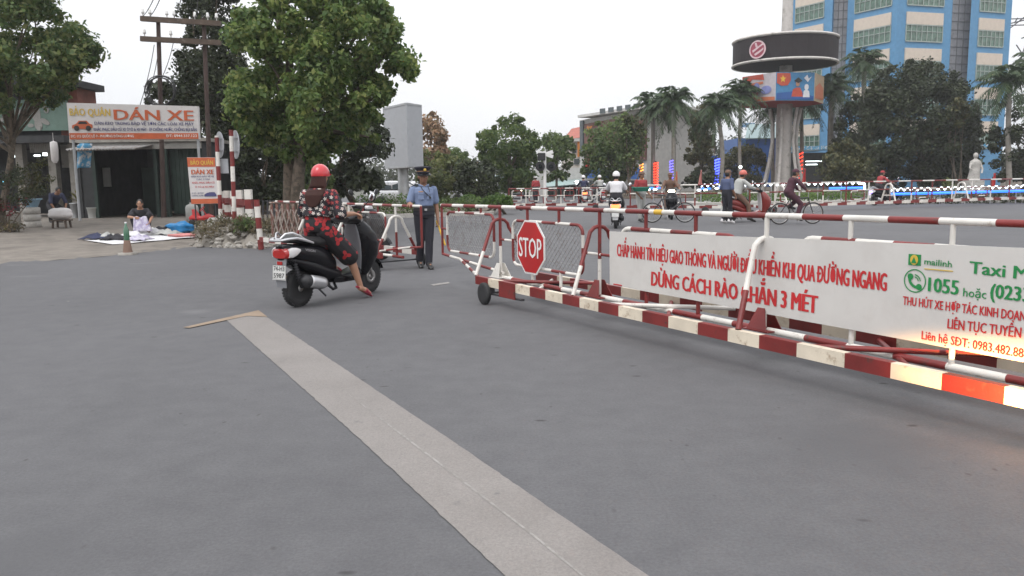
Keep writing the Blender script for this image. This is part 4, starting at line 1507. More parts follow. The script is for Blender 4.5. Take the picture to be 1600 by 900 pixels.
def figure(label, loc, rotz, J, look, vox=0.008, group=None, w=1.0):
    """one continuous body with clothing, hair and headgear as its parts. local axes: x right, y forward, z up"""
    t = thing('person', label, 'person', loc, rotz, group)
    J = {k: Vector(v) for k, v in J.items()}
    latp = (J['hpR'] - J['hpL']).normalized()
    lats = (J['shR'] - J['shL']).normalized()
    spine = (J['nek'] - J['pel']).normalized()
    def torso(mb, grow=0.0, lo=0.0, bust=0.0, hem=0.0):
        fp = spine.cross(latp).normalized() * -1
        fs = spine.cross(lats).normalized() * -1
        pel, che, nek = J['pel'], J['che'], J['nek']
        S = []
        rows = [(-.10, .125, .085), (0.0, .160 * w, .110), (.30, .143 * w, .098), (.55, .142 * w, .100), (.78, .160 * w, .110 + bust), (.93, .150, .085), (1.0, .075, .062), (1.12, .052, .052)]
        for (f, a, b) in rows:
            if f < lo or (grow and f > 1.01): continue
            if f <= .6: c = lerp(pel, che, f / .6) if f >= 0 else pel + (pel - che) * (-f / .6)
            else: c = lerp(che, nek, (f - .6) / .4)
            k = min(1, max(0, f))
            la = latp.lerp(lats, k).normalized()
            fo = fp.lerp(fs, k).normalized()
            S.append((c, la * (a + grow), fo * (b + grow), 2.3))
        if hem and S:
            c, a, b, e = S[0]
            S[0] = (c, a * (1 + hem), b * (1 + hem), e)
        mb.loft(S, 20)
    mb = MB()
    torso(mb)
    arms = {}
    for s_ in ('R', 'L'):
        sh, el, wr = J['sh' + s_], J['el' + s_], J['wr' + s_]
        capsule(mb, sh, .052, lerp(sh, el, .35), .047)
        capsule(mb, lerp(sh, el, .3), .047, el, .037)
        capsule(mb, el, .037, lerp(el, wr, .3), .038)
        capsule(mb, lerp(el, wr, .3), .038, wr, .025)
        hd = J.get('hd' + s_, (wr - el).normalized())
        pn = J.get('pn' + s_, Vector((-1 if s_ == 'R' else 1, 0, 0)))
        hand(mb, wr, hd, pn, 1 if s_ == 'L' else -1, 1.0, look.get('curl', 0.6))
        hp, kn, an, to = J['hp' + s_], J['kn' + s_], J['an' + s_], J['to' + s_]
        capsule(mb, hp, .085, lerp(hp, kn, .4), .076)
        capsule(mb, lerp(hp, kn, .4), .076, kn, .053)
        capsule(mb, kn, .052, lerp(kn, an, .3), .053)
        capsule(mb, lerp(kn, an, .3), .053, an, .033)
        heel = an + (an - kn).normalized() * .03 - (to - an).normalized() * .03
        capsule(mb, heel, .034, lerp(an, to, .55), .036)
        capsule(mb, lerp(an, to, .5), .036, to, .026)
    # head
    hd = J['head']
    face = J.get('face', Vector((0, 1, 0))).normalized()
    upv = J.get('hup', Vector((0, 0, 1)))
    fx = face.cross(upv).normalized()
    fz_ = fx.cross(face).normalized()
    RT = Matrix((fx, face, fz_)).transposed()
    def H(x, y, z): return hd + RT @ Vector((x, y, z))
    capsule(mb, J['nek'] - spine * .03, .055, H(0, -.015, -.07), .052)
    mb.ball(H(0, -.008, .025), (.076, .094, .098), 18, 12, rot=RT)
    mb.ball(H(0, .018, -.045), (.060, .072, .072), 16, 10, rot=RT)
    mb.ball(H(0, .045, -.088), (.028, .026, .022), 10, 8, rot=RT)
    capsule(mb, H(0, .084, .012), .009, H(0, .103, -.022), .014, 8, 3)
    capsule(mb, H(-.035, .083, .034), .010, H(.035, .083, .034), .010, 8, 3)
    for s_ in (-1, 1):
        mb.ball(H(s_ * .077, -.008, 0.0), (.010, .022, .032), 10, 8, rot=RT)
        mb.ball(H(s_ * .040, .066, -.022), (.022, .018, .018), 8, 6, rot=RT)
    bd = mb.build('body', look.get('skin', 'skin'), t)
    remesh(bd, vox, 3)
    mb = MB()
    for s_ in (-1, 1):
        mb2 = MB()
        mb2.ball(H(s_ * .031, .080, .010), (.011, .008, .005), 10, 8, rot=RT)
        mb2.build('eye', 'eye', bd)
    mb.ball(H(0, .083, -.052), (.022, .010, .007), 12, 8, rot=RT)
    mb.build('mouth', 'lip', bd)
    # trousers / skirt
    L_ = look.get('legs')
    if L_:
        mb = MB()
        fp = spine.cross(latp).normalized() * -1
        pel, che = J['pel'], J['che']
        S = []
        for (f, a, b) in ((-.12, .13, .098), (0.0, .168 * w, .120), (.17, .160 * w, .114), (.30, .150 * w, .106)):
            c = pel + (che - pel) * (f / .6)
            S.append((c, latp * (a + .012), fp * (b + .012), 2.3))
        mb.loft(S, 20)
        ln, ease = L_.get('len', 1.9), L_.get('ease', .014)
        for s_ in ('R', 'L'):
            hp, kn, an = J['hp' + s_], J['kn' + s_], J['an' + s_]
            capsule(mb, hp, .092 + ease * .6, lerp(hp, kn, .4), .080 + ease)
            e1 = lerp(hp, kn, min(1, ln))
            capsule(mb, lerp(hp, kn, .4), .080 + ease, e1, .058 + ease * L_.get('flare', 1.1))
            if ln > 1:
                e2 = lerp(kn, an, ln - 1)
                capsule(mb, kn, .058 + ease, lerp(kn, e2, .4), .058 + ease)
                capsule(mb, lerp(kn, e2, .4), .058 + ease, e2, .046 + ease * L_.get('flare', 1.0), 12, 2)
        lg_ = mb.build(L_.get('name', 'trousers'), L_['mat'], t)
        remesh(lg_, vox * 1.15, 3)
    T_ = look.get('top')
    if T_:
        mb = MB()
        torso(mb, T_.get('ease', .015), T_.get('lo', -.0), T_.get('bust', 0), T_.get('hem', 0.04))
        sl = T_.get('sleeve', 0.6)
        for s_ in ('R', 'L'):
            sh, el, wr = J['sh' + s_], J['el' + s_], J['wr' + s_]
            e1 = lerp(sh, el, min(1, sl))
            capsule(mb, sh, .062, e1, .056 + T_.get('cuff', .004))
            if sl > 1:
                capsule(mb, el, .052, lerp(el, wr, sl - 1), .040)
        tp = mb.build(T_.get('name', 'shirt'), T_['mat'], t)
        remesh(tp, vox * 1.15, 3)
    S_ = look.get('shoe')
    if S_:
        for s_ in ('R', 'L'):
            kn, an, to = J['kn' + s_], J['an' + s_], J['to' + s_]
            fd = (to - an)
            fd = Vector((fd.x, fd.y, fd.z)).normalized()
            dn = Vector((0, 0, -1))
            dn = (dn - fd * dn.dot(fd)).normalized()
            la = fd.cross(dn).normalized()
            base = an + dn * .012
            q_ = ((to - an).length + .042) / .19
            mb = MB()
            if look.get('shoe_kind') == 'slipper':
                mb.loft([(base - fd * .06 + dn * .012, la * .026, dn * .012, 3), (base + fd * q_ * .03 + dn * .016, la * .032, dn * .010, 3), (base + fd * q_ * .12 + dn * .010, la * .043, dn * .010, 3), (base + fd * q_ * .19 + dn * .004, la * .026, dn * .008, 3)], 14)
                mb.loft([(base + fd * q_ * .065 - dn * .012, la * .045, dn * .030, 2.4), (base + fd * q_ * .11 - dn * .004, la * .047, dn * .026, 2.4), (base + fd * q_ * .145, la * .043, dn * .022, 2.4)], 14)
            else:
                mb.loft([(base - fd * .075, la * .022, dn * .04, 2.6), (base - fd * .05 - dn * .0, la * .040, dn * .062, 2.6), (base + fd * q_ * .02 - dn * .014, la * .041, dn * .056, 2.6),
                         (base + fd * q_ * .09 + dn * .0, la * .046, dn * .042, 2.6), (base + fd * q_ * .155 - dn * .006, la * .043, dn * .034, 2.6), (base + fd * q_ * .19 - dn * .004, la * .026, dn * .018, 2.6)], 16)
            mb.build('shoe' if look.get('shoe_kind') != 'slipper' else 'slipper', S_, t)
    # hair
    hr = look.get('hair', 'short')
    hm = look.get('hair_mat', 'hair_black')
    mb = MB()
    dome(mb, H(0, -.014, .022), .082, .097, .106, -.05, rot=RT)
    mb.ball(H(0, -.040, -.01), (.078, .070, .085), 14, 10, rot=RT)
    if hr == 'long':
        bk = -face
        nk = J['nek']
        bkw = -spine.cross(lats).normalized()
        S = [(H(0, -.045, .05), fx * .080, face * .07, 2), (H(0, -.055, -.03), fx * .092, face * .066, 2), (H(0, -.075, -.11), fx * .110, face * .058, 2.2),
             (nk + bkw * .095 + Vector((0, 0, -.03)), lats * .118, bkw * .040, 2.2), (lerp(nk, J['che'], .45) + bkw * .134, lats * .122, bkw * .028, 2.2),
             (lerp(nk, J['che'], .85) + bkw * .138, lats * .098, bkw * .020, 2.2), (lerp(nk, J['che'], 1.18) + bkw * .140, lats * .045, bkw * .010, 2.2)]
        mb.loft(S, 20)
        o = mb.build('hair', hm, t)
        remesh(o, vox, 2)
    else:
        if hr == 'bun':
            mb.ball(H(0, -.125, .03), (.045, .04, .045), 12, 8)
        o = mb.build('hair', hm, t)
    hat = look.get('hat')
    if hat:
        kind, hmats = hat[0], hat[1]
        mb = MB()
        if kind == 'helmet':
            dome(mb, H(0, -.006, .034), .108, .124, .122, -.22, rot=RT, nv=12)
            mb.build('helmet', hmats, t)
            mb = MB()
            mb.loft([(H(0, .10, .035), fx * .09, fz_ * .010, 2.4), (H(0, .130, .024), fx * .085, fz_ * .008, 2.4), (H(0, .142, .016), fx * .05, fz_ * .005, 2.4)], 14)
            mb.build('helmet_peak', hat[2] if len(hat) > 2 else hmats, t)
            mb = MB()
            for s_ in (-1, 1):
                mb.bar(H(s_ * .098, .02, .0), H(s_ * .06, .035, -.095), .018, .004, up=fx)
            mb.build('chin_strap', 'black_matt', t)
        elif kind == 'cap':
            prof = [(.098, 0.0), (.100, .045), (.104, .050), (.125, .072), (.142, .092), (.138, .104), (.10, .112), (0, .116)]
            tl_ = (fz_ + face * -.10).normalized()
            mb.lathe(prof, 28, H(0, -.005, .055), tl_)
            cp = mb.build('cap', hmats, t)
            mb = MB()
            mb.lathe([(.1015, .028), (.1040, .029), (.1045, .037), (.1015, .038), (.1015, .028)], 28, H(0, -.005, .055), tl_)
            mb.build('cap_band', 'cap_band', cp)
            mb = MB()
            V = []
            for ii, (rr, dz) in enumerate(((.098, 0.0), (.128, -.010), (.152, -.028))):
                for j in range(11):
                    a = R(28 + 124 * j / 10)
                    V.append(H(rr * math.cos(a) * (1 if ii < 2 else .93), rr * math.sin(a) - .005, .060 + dz))
            Fs = [(i * 11 + j, i * 11 + j + 1, (i + 1) * 11 + j + 1, (i + 1) * 11 + j) for i in range(2) for j in range(10)]
            mb.add(V, Fs, 0, True)
            o = mb.build('cap_peak', 'black_gloss', cp)
            sm = o.modifiers.new('s', 'SOLIDIFY')
            sm.thickness = .004
            mb = MB()
            mb.ball(H(0, .118, .120), (.024, .010, .022), 12, 8, rot=RT)
            mb.build('cap_badge', 'ink_yellow', cp)
        elif kind == 'softcap':
            dome(mb, H(0, -.004, .035), .092, .108, .095, 0.0, rot=RT)
            mb.loft([(H(0, .08, .042), fx * .07, fz_ * .006, 2.4), (H(0, .16, .03), fx * .055, fz_ * .005, 2.4)], 12)
            mb.build('cap', hmats, t)
    t['_'] = 0
    del t['_']
    return t, H, J

# floral cloths
def flower_cloth(name, base, petals, scale, size, centre, lobes=5, dens=1.0, yaw=-0.765):
    mt, nt, p = newmat(name)
    N, Lk = nt.nodes, nt.links
    tc = N.new('ShaderNodeTexCoord')
    mp = N.new('ShaderNodeMapping')
    mp.inputs['Rotation'].default_value = (0, 0, yaw)
    Lk.new(tc.outputs['Object'], mp.inputs['Vector'])
    sx = N.new('ShaderNodeSeparateXYZ')
    Lk.new(mp.outputs['Vector'], sx.inputs['Vector'])
    cb = N.new('ShaderNodeCombineXYZ')
    Lk.new(sx.outputs['X'], cb.inputs['X'])
    Lk.new(sx.outputs['Z'], cb.inputs['Y'])
    v = N.new('ShaderNodeTexVoronoi')
    v.voronoi_dimensions = '2D'
    v.inputs['Scale'].default_value = scale
    v.inputs['Randomness'].default_value = 0.8
    Lk.new(cb.outputs['Vector'], v.inputs['Vector'])
    sc = N.new('ShaderNodeVectorMath')
    sc.operation = 'SCALE'
    sc.inputs['Scale'].default_value = 1.0
    Lk.new(v.outputs['Position'], sc.inputs[0])
    df = N.new('ShaderNodeVectorMath')
    df.operation = 'SUBTRACT'
    Lk.new(cb.outputs['Vector'], df.inputs[0])
    Lk.new(sc.outputs['Vector'], df.inputs[1])
    s2 = N.new('ShaderNodeSeparateXYZ')
    Lk.new(df.outputs['Vector'], s2.inputs['Vector'])
    at = N.new('ShaderNodeMath'); at.operation = 'ARCTAN2'
    Lk.new(s2.outputs['Y'], at.inputs[0]); Lk.new(s2.outputs['X'], at.inputs[1])
    cr = N.new('ShaderNodeSeparateColor')
    Lk.new(v.outputs['Color'], cr.inputs['Color'])
    ph = N.new('ShaderNodeMath'); ph.operation = 'MULTIPLY_ADD'
    ph.inputs[1].default_value = lobes
    Lk.new(at.outputs['Value'], ph.inputs[0])
    p6 = N.new('ShaderNodeMath'); p6.operation = 'MULTIPLY'; p6.inputs[1].default_value = 6.28
    Lk.new(cr.outputs['Green'], p6.inputs[0])
    Lk.new(p6.outputs['Value'], ph.inputs[2])
    cs = N.new('ShaderNodeMath'); cs.operation = 'COSINE'
    Lk.new(ph.outputs['Value'], cs.inputs[0])
    rad = N.new('ShaderNodeMath'); rad.operation = 'MULTIPLY_ADD'
    rad.inputs[1].default_value = size * 0.34
    rad.inputs[2].default_value = size * 0.72
    Lk.new(cs.outputs['Value'], rad.inputs[0])
    ln = N.new('ShaderNodeVectorMath'); ln.operation = 'LENGTH'
    Lk.new(df.outputs['Vector'], ln.inputs[0])
    lt = N.new('ShaderNodeMath'); lt.operation = 'LESS_THAN'
    Lk.new(ln.outputs['Value'], lt.inputs[0]); Lk.new(rad.outputs['Value'], lt.inputs[1])
    ok = N.new('ShaderNodeMath'); ok.operation = 'LESS_THAN'; ok.inputs[1].default_value = dens
    Lk.new(cr.outputs['Blue'], ok.inputs[0])
    fm = N.new('ShaderNodeMath'); fm.operation = 'MULTIPLY'
    Lk.new(lt.outputs['Value'], fm.inputs[0]); Lk.new(ok.outputs['Value'], fm.inputs[1])
    pr = N.new('ShaderNodeValToRGB')
    pr.color_ramp.interpolation = 'CONSTANT'
    pr.color_ramp.elements[0].color = (*petals[0], 1)
    pr.color_ramp.elements[1].position = 1 / len(petals)
    pr.color_ramp.elements[1].color = (*petals[1 % len(petals)], 1)
    for i, c_ in enumerate(petals[2:]):
        e = pr.color_ramp.elements.new((i + 2) / len(petals))
        e.color = (*c_, 1)
    Lk.new(cr.outputs['Red'], pr.inputs['Fac'])
    col = mixc(nt, fm.outputs['Value'], base, pr.outputs['Color'])
    ce = N.new('ShaderNodeMath'); ce.operation = 'LESS_THAN'; ce.inputs[1].default_value = size * 0.22
    Lk.new(ln.outputs['Value'], ce.inputs[0])
    cm = N.new('ShaderNodeMath'); cm.operation = 'MULTIPLY'
    Lk.new(ce.outputs['Value'], cm.inputs[0]); Lk.new(ok.outputs['Value'], cm.inputs[1])
    col = mixc(nt, cm.outputs['Value'], col, centre)
    Lk.new(col, p.inputs['Base Color'])
    p.inputs['Roughness'].default_value = 0.8
    bumpit(nt, p, noise(nt, 14, 4), 0.5, 0.02)
    return mt
M['blouse'] = flower_cloth('floral_blouse', (0.012, 0.010, 0.014), [(0.58, 0.53, 0.49), (0.30, 0.022, 0.032), (0.55, 0.46, 0.43), (0.25, 0.02, 0.03), (0.6, 0.55, 0.5)], 19, .022, (0.32, 0.16, 0.09), dens=.95)
M['culottes'] = flower_cloth('red_flower_culottes', (0.010, 0.008, 0.010), [(0.34, 0.018, 0.022), (0.26, 0.014, 0.018)], 9, .058, (0.20, 0.010, 0.012), lobes=3, dens=.75)
M['helmet_red'] = paint('red_helmet', (0.50, 0.022, 0.030), 0.2, var=0.06, coat=0.6)
M['helmet_white'] = paint('white_helmet', (0.72, 0.70, 0.68), 0.3, var=0.05, coat=0.4)
M['helmet_coral'] = paint('coral_helmet', (0.52, 0.12, 0.09), 0.35, var=0.06)
M['shirt_blue'] = paint('uniform_blue', (0.175, 0.225, 0.35), 0.85, var=0.12, bump=0.5, bscale=12)
M['trouser_navy'] = paint('uniform_trousers', (0.016, 0.016, 0.024), 0.85, var=0.2, bump=0.5, bscale=12)
M['cap_navy'] = paint('cap_navy', (0.016, 0.016, 0.028), 0.7)
M['cap_band'] = paint('cap_band', (0.40, 0.22, 0.12), 0.6)
M['shoe_black'] = paint('black_leather', (0.014, 0.013, 0.013), 0.35)
M['slipper_red'] = paint('red_slipper', (0.30, 0.03, 0.05), 0.5)
M['cloth_white'] = paint('white_cloth', (0.66, 0.65, 0.66), 0.85, var=0.08, bump=0.4, bscale=14)
M['cloth_dark'] = paint('dark_cloth', (0.022, 0.021, 0.026), 0.85, var=0.2, bump=0.4, bscale=14)
M['cloth_navy'] = paint('navy_cloth', (0.03, 0.035, 0.075), 0.85, var=0.2)
M['cloth_grey'] = paint('pale_grey_cloth', (0.40, 0.40, 0.38), 0.85, var=0.1)
M['cloth_red'] = paint('red_cloth', (0.32, 0.04, 0.045), 0.85, var=0.15)
M['cloth_brown'] = paint('brown_cloth', (0.14, 0.08, 0.055), 0.85, var=0.15)
M['cloth_maroon'] = paint('maroon_cloth', (0.06, 0.018, 0.03), 0.85, var=0.15)

# the rider in the red helmet, right foot lowered to the road
wl = dict(pel=(0, .37, .885), che=(0, .40, 1.15), nek=(0, .435, 1.345), head=(.0, .465, 1.485), face=(-.28, 1, -.02),
          shR=(.165, .475, 1.285), elR=(.30, .45, 1.045), wrR=(.297, .685, 1.045), shL=(-.17, .375, 1.285), elL=(-.285, .45, 1.05), wrL=(-.297, .685, 1.045),
          hpR=(.095, .40, .845), knR=(.21, .685, .515), anR=(.27, .79, .145), toR=(.285, .935, .05),
          hpL=(-.095, .40, .845), knL=(-.17, .72, .63), anL=(-.14, .76, .37), toL=(-.14, .88, .34),
          hdR=(.10, .95, -.2), pnR=(0, -.3, -1), hdL=(-.10, .95, -.2), pnL=(0, -.3, -1))
woman, _, _ = figure('woman in red helmet and floral blouse sitting on the black scooter', (SP.x, SP.y, 0), SROT, wl,
       dict(skin='skin', top=dict(mat='blouse', sleeve=.95, name='blouse', ease=.034, lo=.02, bust=.01, hem=.12, cuff=.022), legs=dict(mat='culottes', len=.92, ease=.042, flare=1.6, name='culottes'),
            shoe='slipper_red', shoe_kind='slipper', hair='long', hair_mat='hair', hat=('helmet', 'helmet_red', 'helmet_red'), curl=0.9), vox=.0075, w=.97)

# the crossing guard
GP = G(665, 419)
GROT = R(199)
gj = dict(pel=(0, 0, .885), che=(0, 0.0, 1.16), nek=(0, .005, 1.335), head=(.005, .03, 1.485), face=(-.05, 1, -.05),
          shR=(.168, 0, 1.285), elR=(.245, .01, 1.045), wrR=(.275, .235, 1.075), shL=(-.168, 0, 1.285), elL=(-.215, -.03, 1.03), wrL=(-.215, .06, .80),
          hpR=(.078, 0, .84), knR=(.07, -.01, .45), anR=(.055, -.14, .10), toR=(.07, -.01, .035),
          hpL=(-.078, .01, .84), knL=(-.055, .08, .455), anL=(-.035, .10, .085), toL=(-.04, .24, .03),
          hdR=(.1, 1, -.25), pnR=(-.2, 0, -1), hdL=(-.05, .25, -1), pnL=(1, 0, 0))
guard, H, J = figure('crossing guard in blue uniform shirt and peaked cap holding the shorter barrier', (GP.x, GP.y, 0), GROT, gj,
       dict(skin='skin_dark', top=dict(mat='shirt_blue', sleeve=.72, ease=.012, lo=.05, hem=.0, cuff=.008), legs=dict(mat='trouser_navy', len=1.97, ease=.008, flare=1.6),
            shoe='shoe_black', hat=('cap', 'cap_navy'), curl=.75), vox=.0075, w=1.0)
for sx in (-1, 1):
    mb = MB()
    mb.box((sx * .145, .0, 1.352), (.11, .055, .012), 0, Matrix.Rotation(sx * R(17), 3, 'Y'))
    mb.build('epaulette', 'cap_navy', guard, bevel=.004)
    mb = MB()
    mb.loft([((sx * .018, .088, 1.325), (.012, 0, 0), (0, .008, .014), 3), ((sx * .055, .072, 1.345), (.028, .0, .0), (0, .012, .014), 3), ((sx * .075, .01, 1.362), (.012, 0, 0), (0, .02, .014), 3)], 12)
    mb.build('collar', 'shirt_blue', guard)
    mb = MB()
    mb.box((sx * .075, .136, 1.175), (.095, .012, .10), 0)
    mb.box((sx * .075, .141, 1.225), (.10, .012, .03), 0)
    mb.build('breast_pocket', 'shirt_blue', guard, bevel=.004)
mb = MB()
mb.box((.075, .148, 1.253), (.075, .006, .016))
mb.build('name_tag', 'cap_band', guard)
mb = MB()
mb.loft([((0, 0, .945), (.181, 0, 0), (0, .133, 0), 2.3), ((0, 0, .980), (.179, 0, 0), (0, .132, 0), 2.3)], 24)
mb.build('belt', 'shoe_black', guard)
mb = MB()
mb.box((0, .135, .962), (.04, .012, .034))
mb.build('belt_buckle', 'silver', guard, bevel=.003)
mb = MB()
mb.tube([(.06, .085, 1.335), (.03, .135, 1.27), (-.03, .147, 1.20), (-.075, .147, 1.165)], .006, 8)
mb.tube([(-.06, .085, 1.335), (-.07, .13, 1.27), (-.075, .147, 1.165)], .005, 8)
mb.ball((-.075, .152, 1.155), (.016, .012, .02), 10, 8)
mb.build('whistle_cord', 'shoe_black', guard)
mb = MB()
wv = Vector(gj['wrL']) + Vector((-.05, .25, -1)).normalized() * .085
mb.lathe([(.016, 0), (.017, .10), (.014, .11), (.016, .13), (.017, .42), (.01, .44), (0, .445)], 14, wv + Vector((.02, -.05, .06)), Vector((-.22, .35, -.91)))
bt = mb.build('signal_baton', 'yellow', guard)
# the baton is held, so it stands on its own
bt.parent = None
bpy.context.view_layer.update()
bt.matrix_world = guard.matrix_world.copy()
tag(bt, "yellow signal baton held low in the crossing guard's left hand", 'baton')
# ================================================================ far traffic on the crossing
def ride_pose(lean=0.0, feet='board'):
    J = dict(pel=(0, .17, .875), che=(0, .19 + lean * .3, 1.14), nek=(0, .22 + lean * .5, 1.335), head=(0, .26 + lean * .6, 1.475),
             shR=(.175, .215 + lean * .5, 1.28), elR=(.265, .43 + lean * .4, 1.09), wrR=(.295, .69, 1.035), shL=(-.175, .215 + lean * .5, 1.28), elL=(-.265, .43 + lean * .4, 1.09), wrL=(-.295, .69, 1.035),
             hpR=(.095, .20, .845), knR=(.16, .58, .69), anR=(.135, .66, .365), toR=(.135, .83, .335), hpL=(-.095, .20, .845), knL=(-.16, .58, .69), anL=(-.135, .66, .365), toL=(-.135, .83, .335),
             hdR=(.05, .95, -.2), pnR=(0, -.3, -1), hdL=(-.05, .95, -.2), pnL=(0, -.3, -1))
    if feet == 'road':
        J.update(anR=(.27, .52, .12), toR=(.29, .68, .04), knR=(.22, .5, .52))
    return J

M['lamp_red_lit'] = glow('lit_tail_lamp', (1.0, 0.10, 0.03), 5.0)
M['lamp_head_lit'] = glow('lit_headlamp', (1.0, 0.86, 0.62), 22.0)
M['lamp_purple_lit'] = glow('lit_violet_lamp', (0.35, 0.25, 1.0), 4.0)
M['fairing_red'] = paint('red_lacquer', (0.20, 0.02, 0.015), 0.25, coat=0.4)
M['fairing_white'] = paint('white_lacquer', (0.60, 0.60, 0.60), 0.25, coat=0.4)
def strip_letters(o):
    for ch in list(o.children):
        strip_letters(ch)
        if ch.name.split('.')[0] in ('plate_lettering', 'side_lettering'):
            bpy.data.objects.remove(ch)
def far_scooter(px, py, rotz, label, swap=None, Y=None):
    p = G(px, py) if Y is None else AT(px, py, Y)
    c = dup(scoot, None, (p.x, p.y, 0), rotz, label, swap)
    strip_letters(c)
    c['group'] = 'motor scooters riding on the crossing'
    return c, p
def rider(p, rotz, label, J, look, vox=.012):
    return figure(label, (p.x, p.y, 0), rotz, J, look, vox)[0]

# white shirt rider seen from behind
s_, p = far_scooter(962, 357, R(-10), 'dark scooter with glowing red tail lamp and white rear, under the white shirt rider', {'red_lens': 'lamp_red_lit', 'grey_plastic': 'fairing_white'})
rider(p, R(-10), 'rider in white T-shirt and white helmet seen from behind on scooter', ride_pose(),
      dict(top=dict(mat='cloth_white', sleeve=.75, ease=.03, lo=.05, cuff=.02), legs=dict(mat='cloth_dark', len=1.2, ease=.02), shoe='shoe_black', hat=('helmet', 'helmet_white')))
# oncoming scooter with its headlamp on
s_, p = far_scooter(1046, 338, R(172), 'oncoming scooter with bright headlamp facing the barrier', {'clear_lens': 'lamp_head_lit'}, 28.5)
rider(p, R(172), 'brown clothed rider coming head-on behind a bright headlamp', ride_pose(),
      dict(skin='skin_dark', top=dict(mat='cloth_brown', sleeve=1.6), legs=dict(mat='cloth_brown', len=1.9), shoe='shoe_black', hat=('softcap', 'cloth_brown')))
# red scooter facing right with a rider in coral helmet
s_, p = far_scooter(1141, 347, R(-78), 'red and white scooter standing side-on beside the man in blue', {'black_lacquer': 'fairing_red', 'grey_plastic': 'fairing_white'})
rider(p, R(-78), 'rider in coral helmet and pale grey jacket on the red scooter', ride_pose(.25, 'road'),
      dict(skin='skin_dark', top=dict(mat='cloth_grey', sleeve=1.8, ease=.035, cuff=.02), legs=dict(mat='cloth_brown', len=1.9), shoe='shoe_black', hat=('helmet', 'helmet_coral')))
# dark scooter far right
s_, p = far_scooter(1366, 321, R(-75), 'small dark scooter with violet tail lamp in front of the blue light string', {'red_lens': 'lamp_purple_lit'})
rider(p, R(-75), 'rider in red jacket and red cap on the small dark scooter at right', ride_pose(.2),
      dict(skin='skin_dark', top=dict(mat='cloth_red', sleeve=1.8), legs=dict(mat='cloth_dark', len=1.9), shoe='shoe_black', hat=('softcap', 'cloth_red')))
# two more far away on the left carriageway
s_, p = far_scooter(912, 0, R(5), 'faraway scooter with red tail lamp riding off left of the white shirt rider', {'red_lens': 'lamp_red_lit'}, 44)
rider(p, R(5), 'faraway rider in dark jacket riding off left of the white shirt rider', ride_pose(), dict(top=dict(mat='cloth_navy', sleeve=1.8), legs=dict(mat='cloth_dark', len=1.9), shoe='shoe_black', hat=('helmet', 'helmet_white')), .016)
s_, p = far_scooter(940, 0, R(20), 'faraway pale scooter parked near the shops beside a white helmeted rider', {'black_lacquer': 'fairing_white'}, 46)
rider(p, R(20), 'faraway rider in grey shirt on the pale scooter near the shops', ride_pose(), dict(top=dict(mat='cloth_grey', sleeve=.8), legs=dict(mat='cloth_dark', len=1.9), shoe='shoe_black', hat=('helmet', 'helmet_white')), .016)
# a scooter parked behind the woman's scooter, its mirrors and front just visible over the handlebar
p = AT(572, 0, 14.6)
s_, p = far_scooter(492, 0, R(-118), 'dark scooter parked behind the shorter barrier beyond the woman in red helmet', None, 15.2)

def stand_pose(stride=.0, armf=.12):
    return dict(pel=(0, 0, .90), che=(0, 0.0, 1.18), nek=(0, .005, 1.36), head=(0, .03, 1.505),
                shR=(.18, 0, 1.31), elR=(.24, -.02, 1.04), wrR=(.23, armf, .83), shL=(-.18, 0, 1.31), elL=(-.24, -.02, 1.04), wrL=(-.23, armf, .83),
                hpR=(.085, 0, .85), knR=(.09, .03 + stride * .3, .46), anR=(.09, stride, .09), toR=(.10, .14 + stride, .035), hpL=(-.085, 0, .85), knL=(-.09, .03 - stride * .2, .46), anL=(-.09, -stride, .09), toL=(-.10, .14 - stride, .035))
M['cloth_slate'] = paint('slate_blue_cloth', (0.075, 0.095, 0.18), 0.85)
p = G(1135, 349)
rider(p, R(-60), 'man in blue shirt and brown cap standing behind the red scooter', stand_pose(.06), dict(skin='skin_dark', top=dict(mat='cloth_slate', sleeve=.9), legs=dict(mat='trouser_navy', len=1.95), shoe='cloth_white', hat=('softcap', 'cloth_brown')))
p = AT(834, 0, 45)
rider(p, R(30), 'pedestrian in red shirt and white helmet beside the railway signal', stand_pose(.1), dict(skin='skin_dark', top=dict(mat='cloth_red', sleeve=.9), legs=dict(mat='cloth_dark', len=1.95), shoe='shoe_black', hat=('helmet', 'helmet_white')), .016)

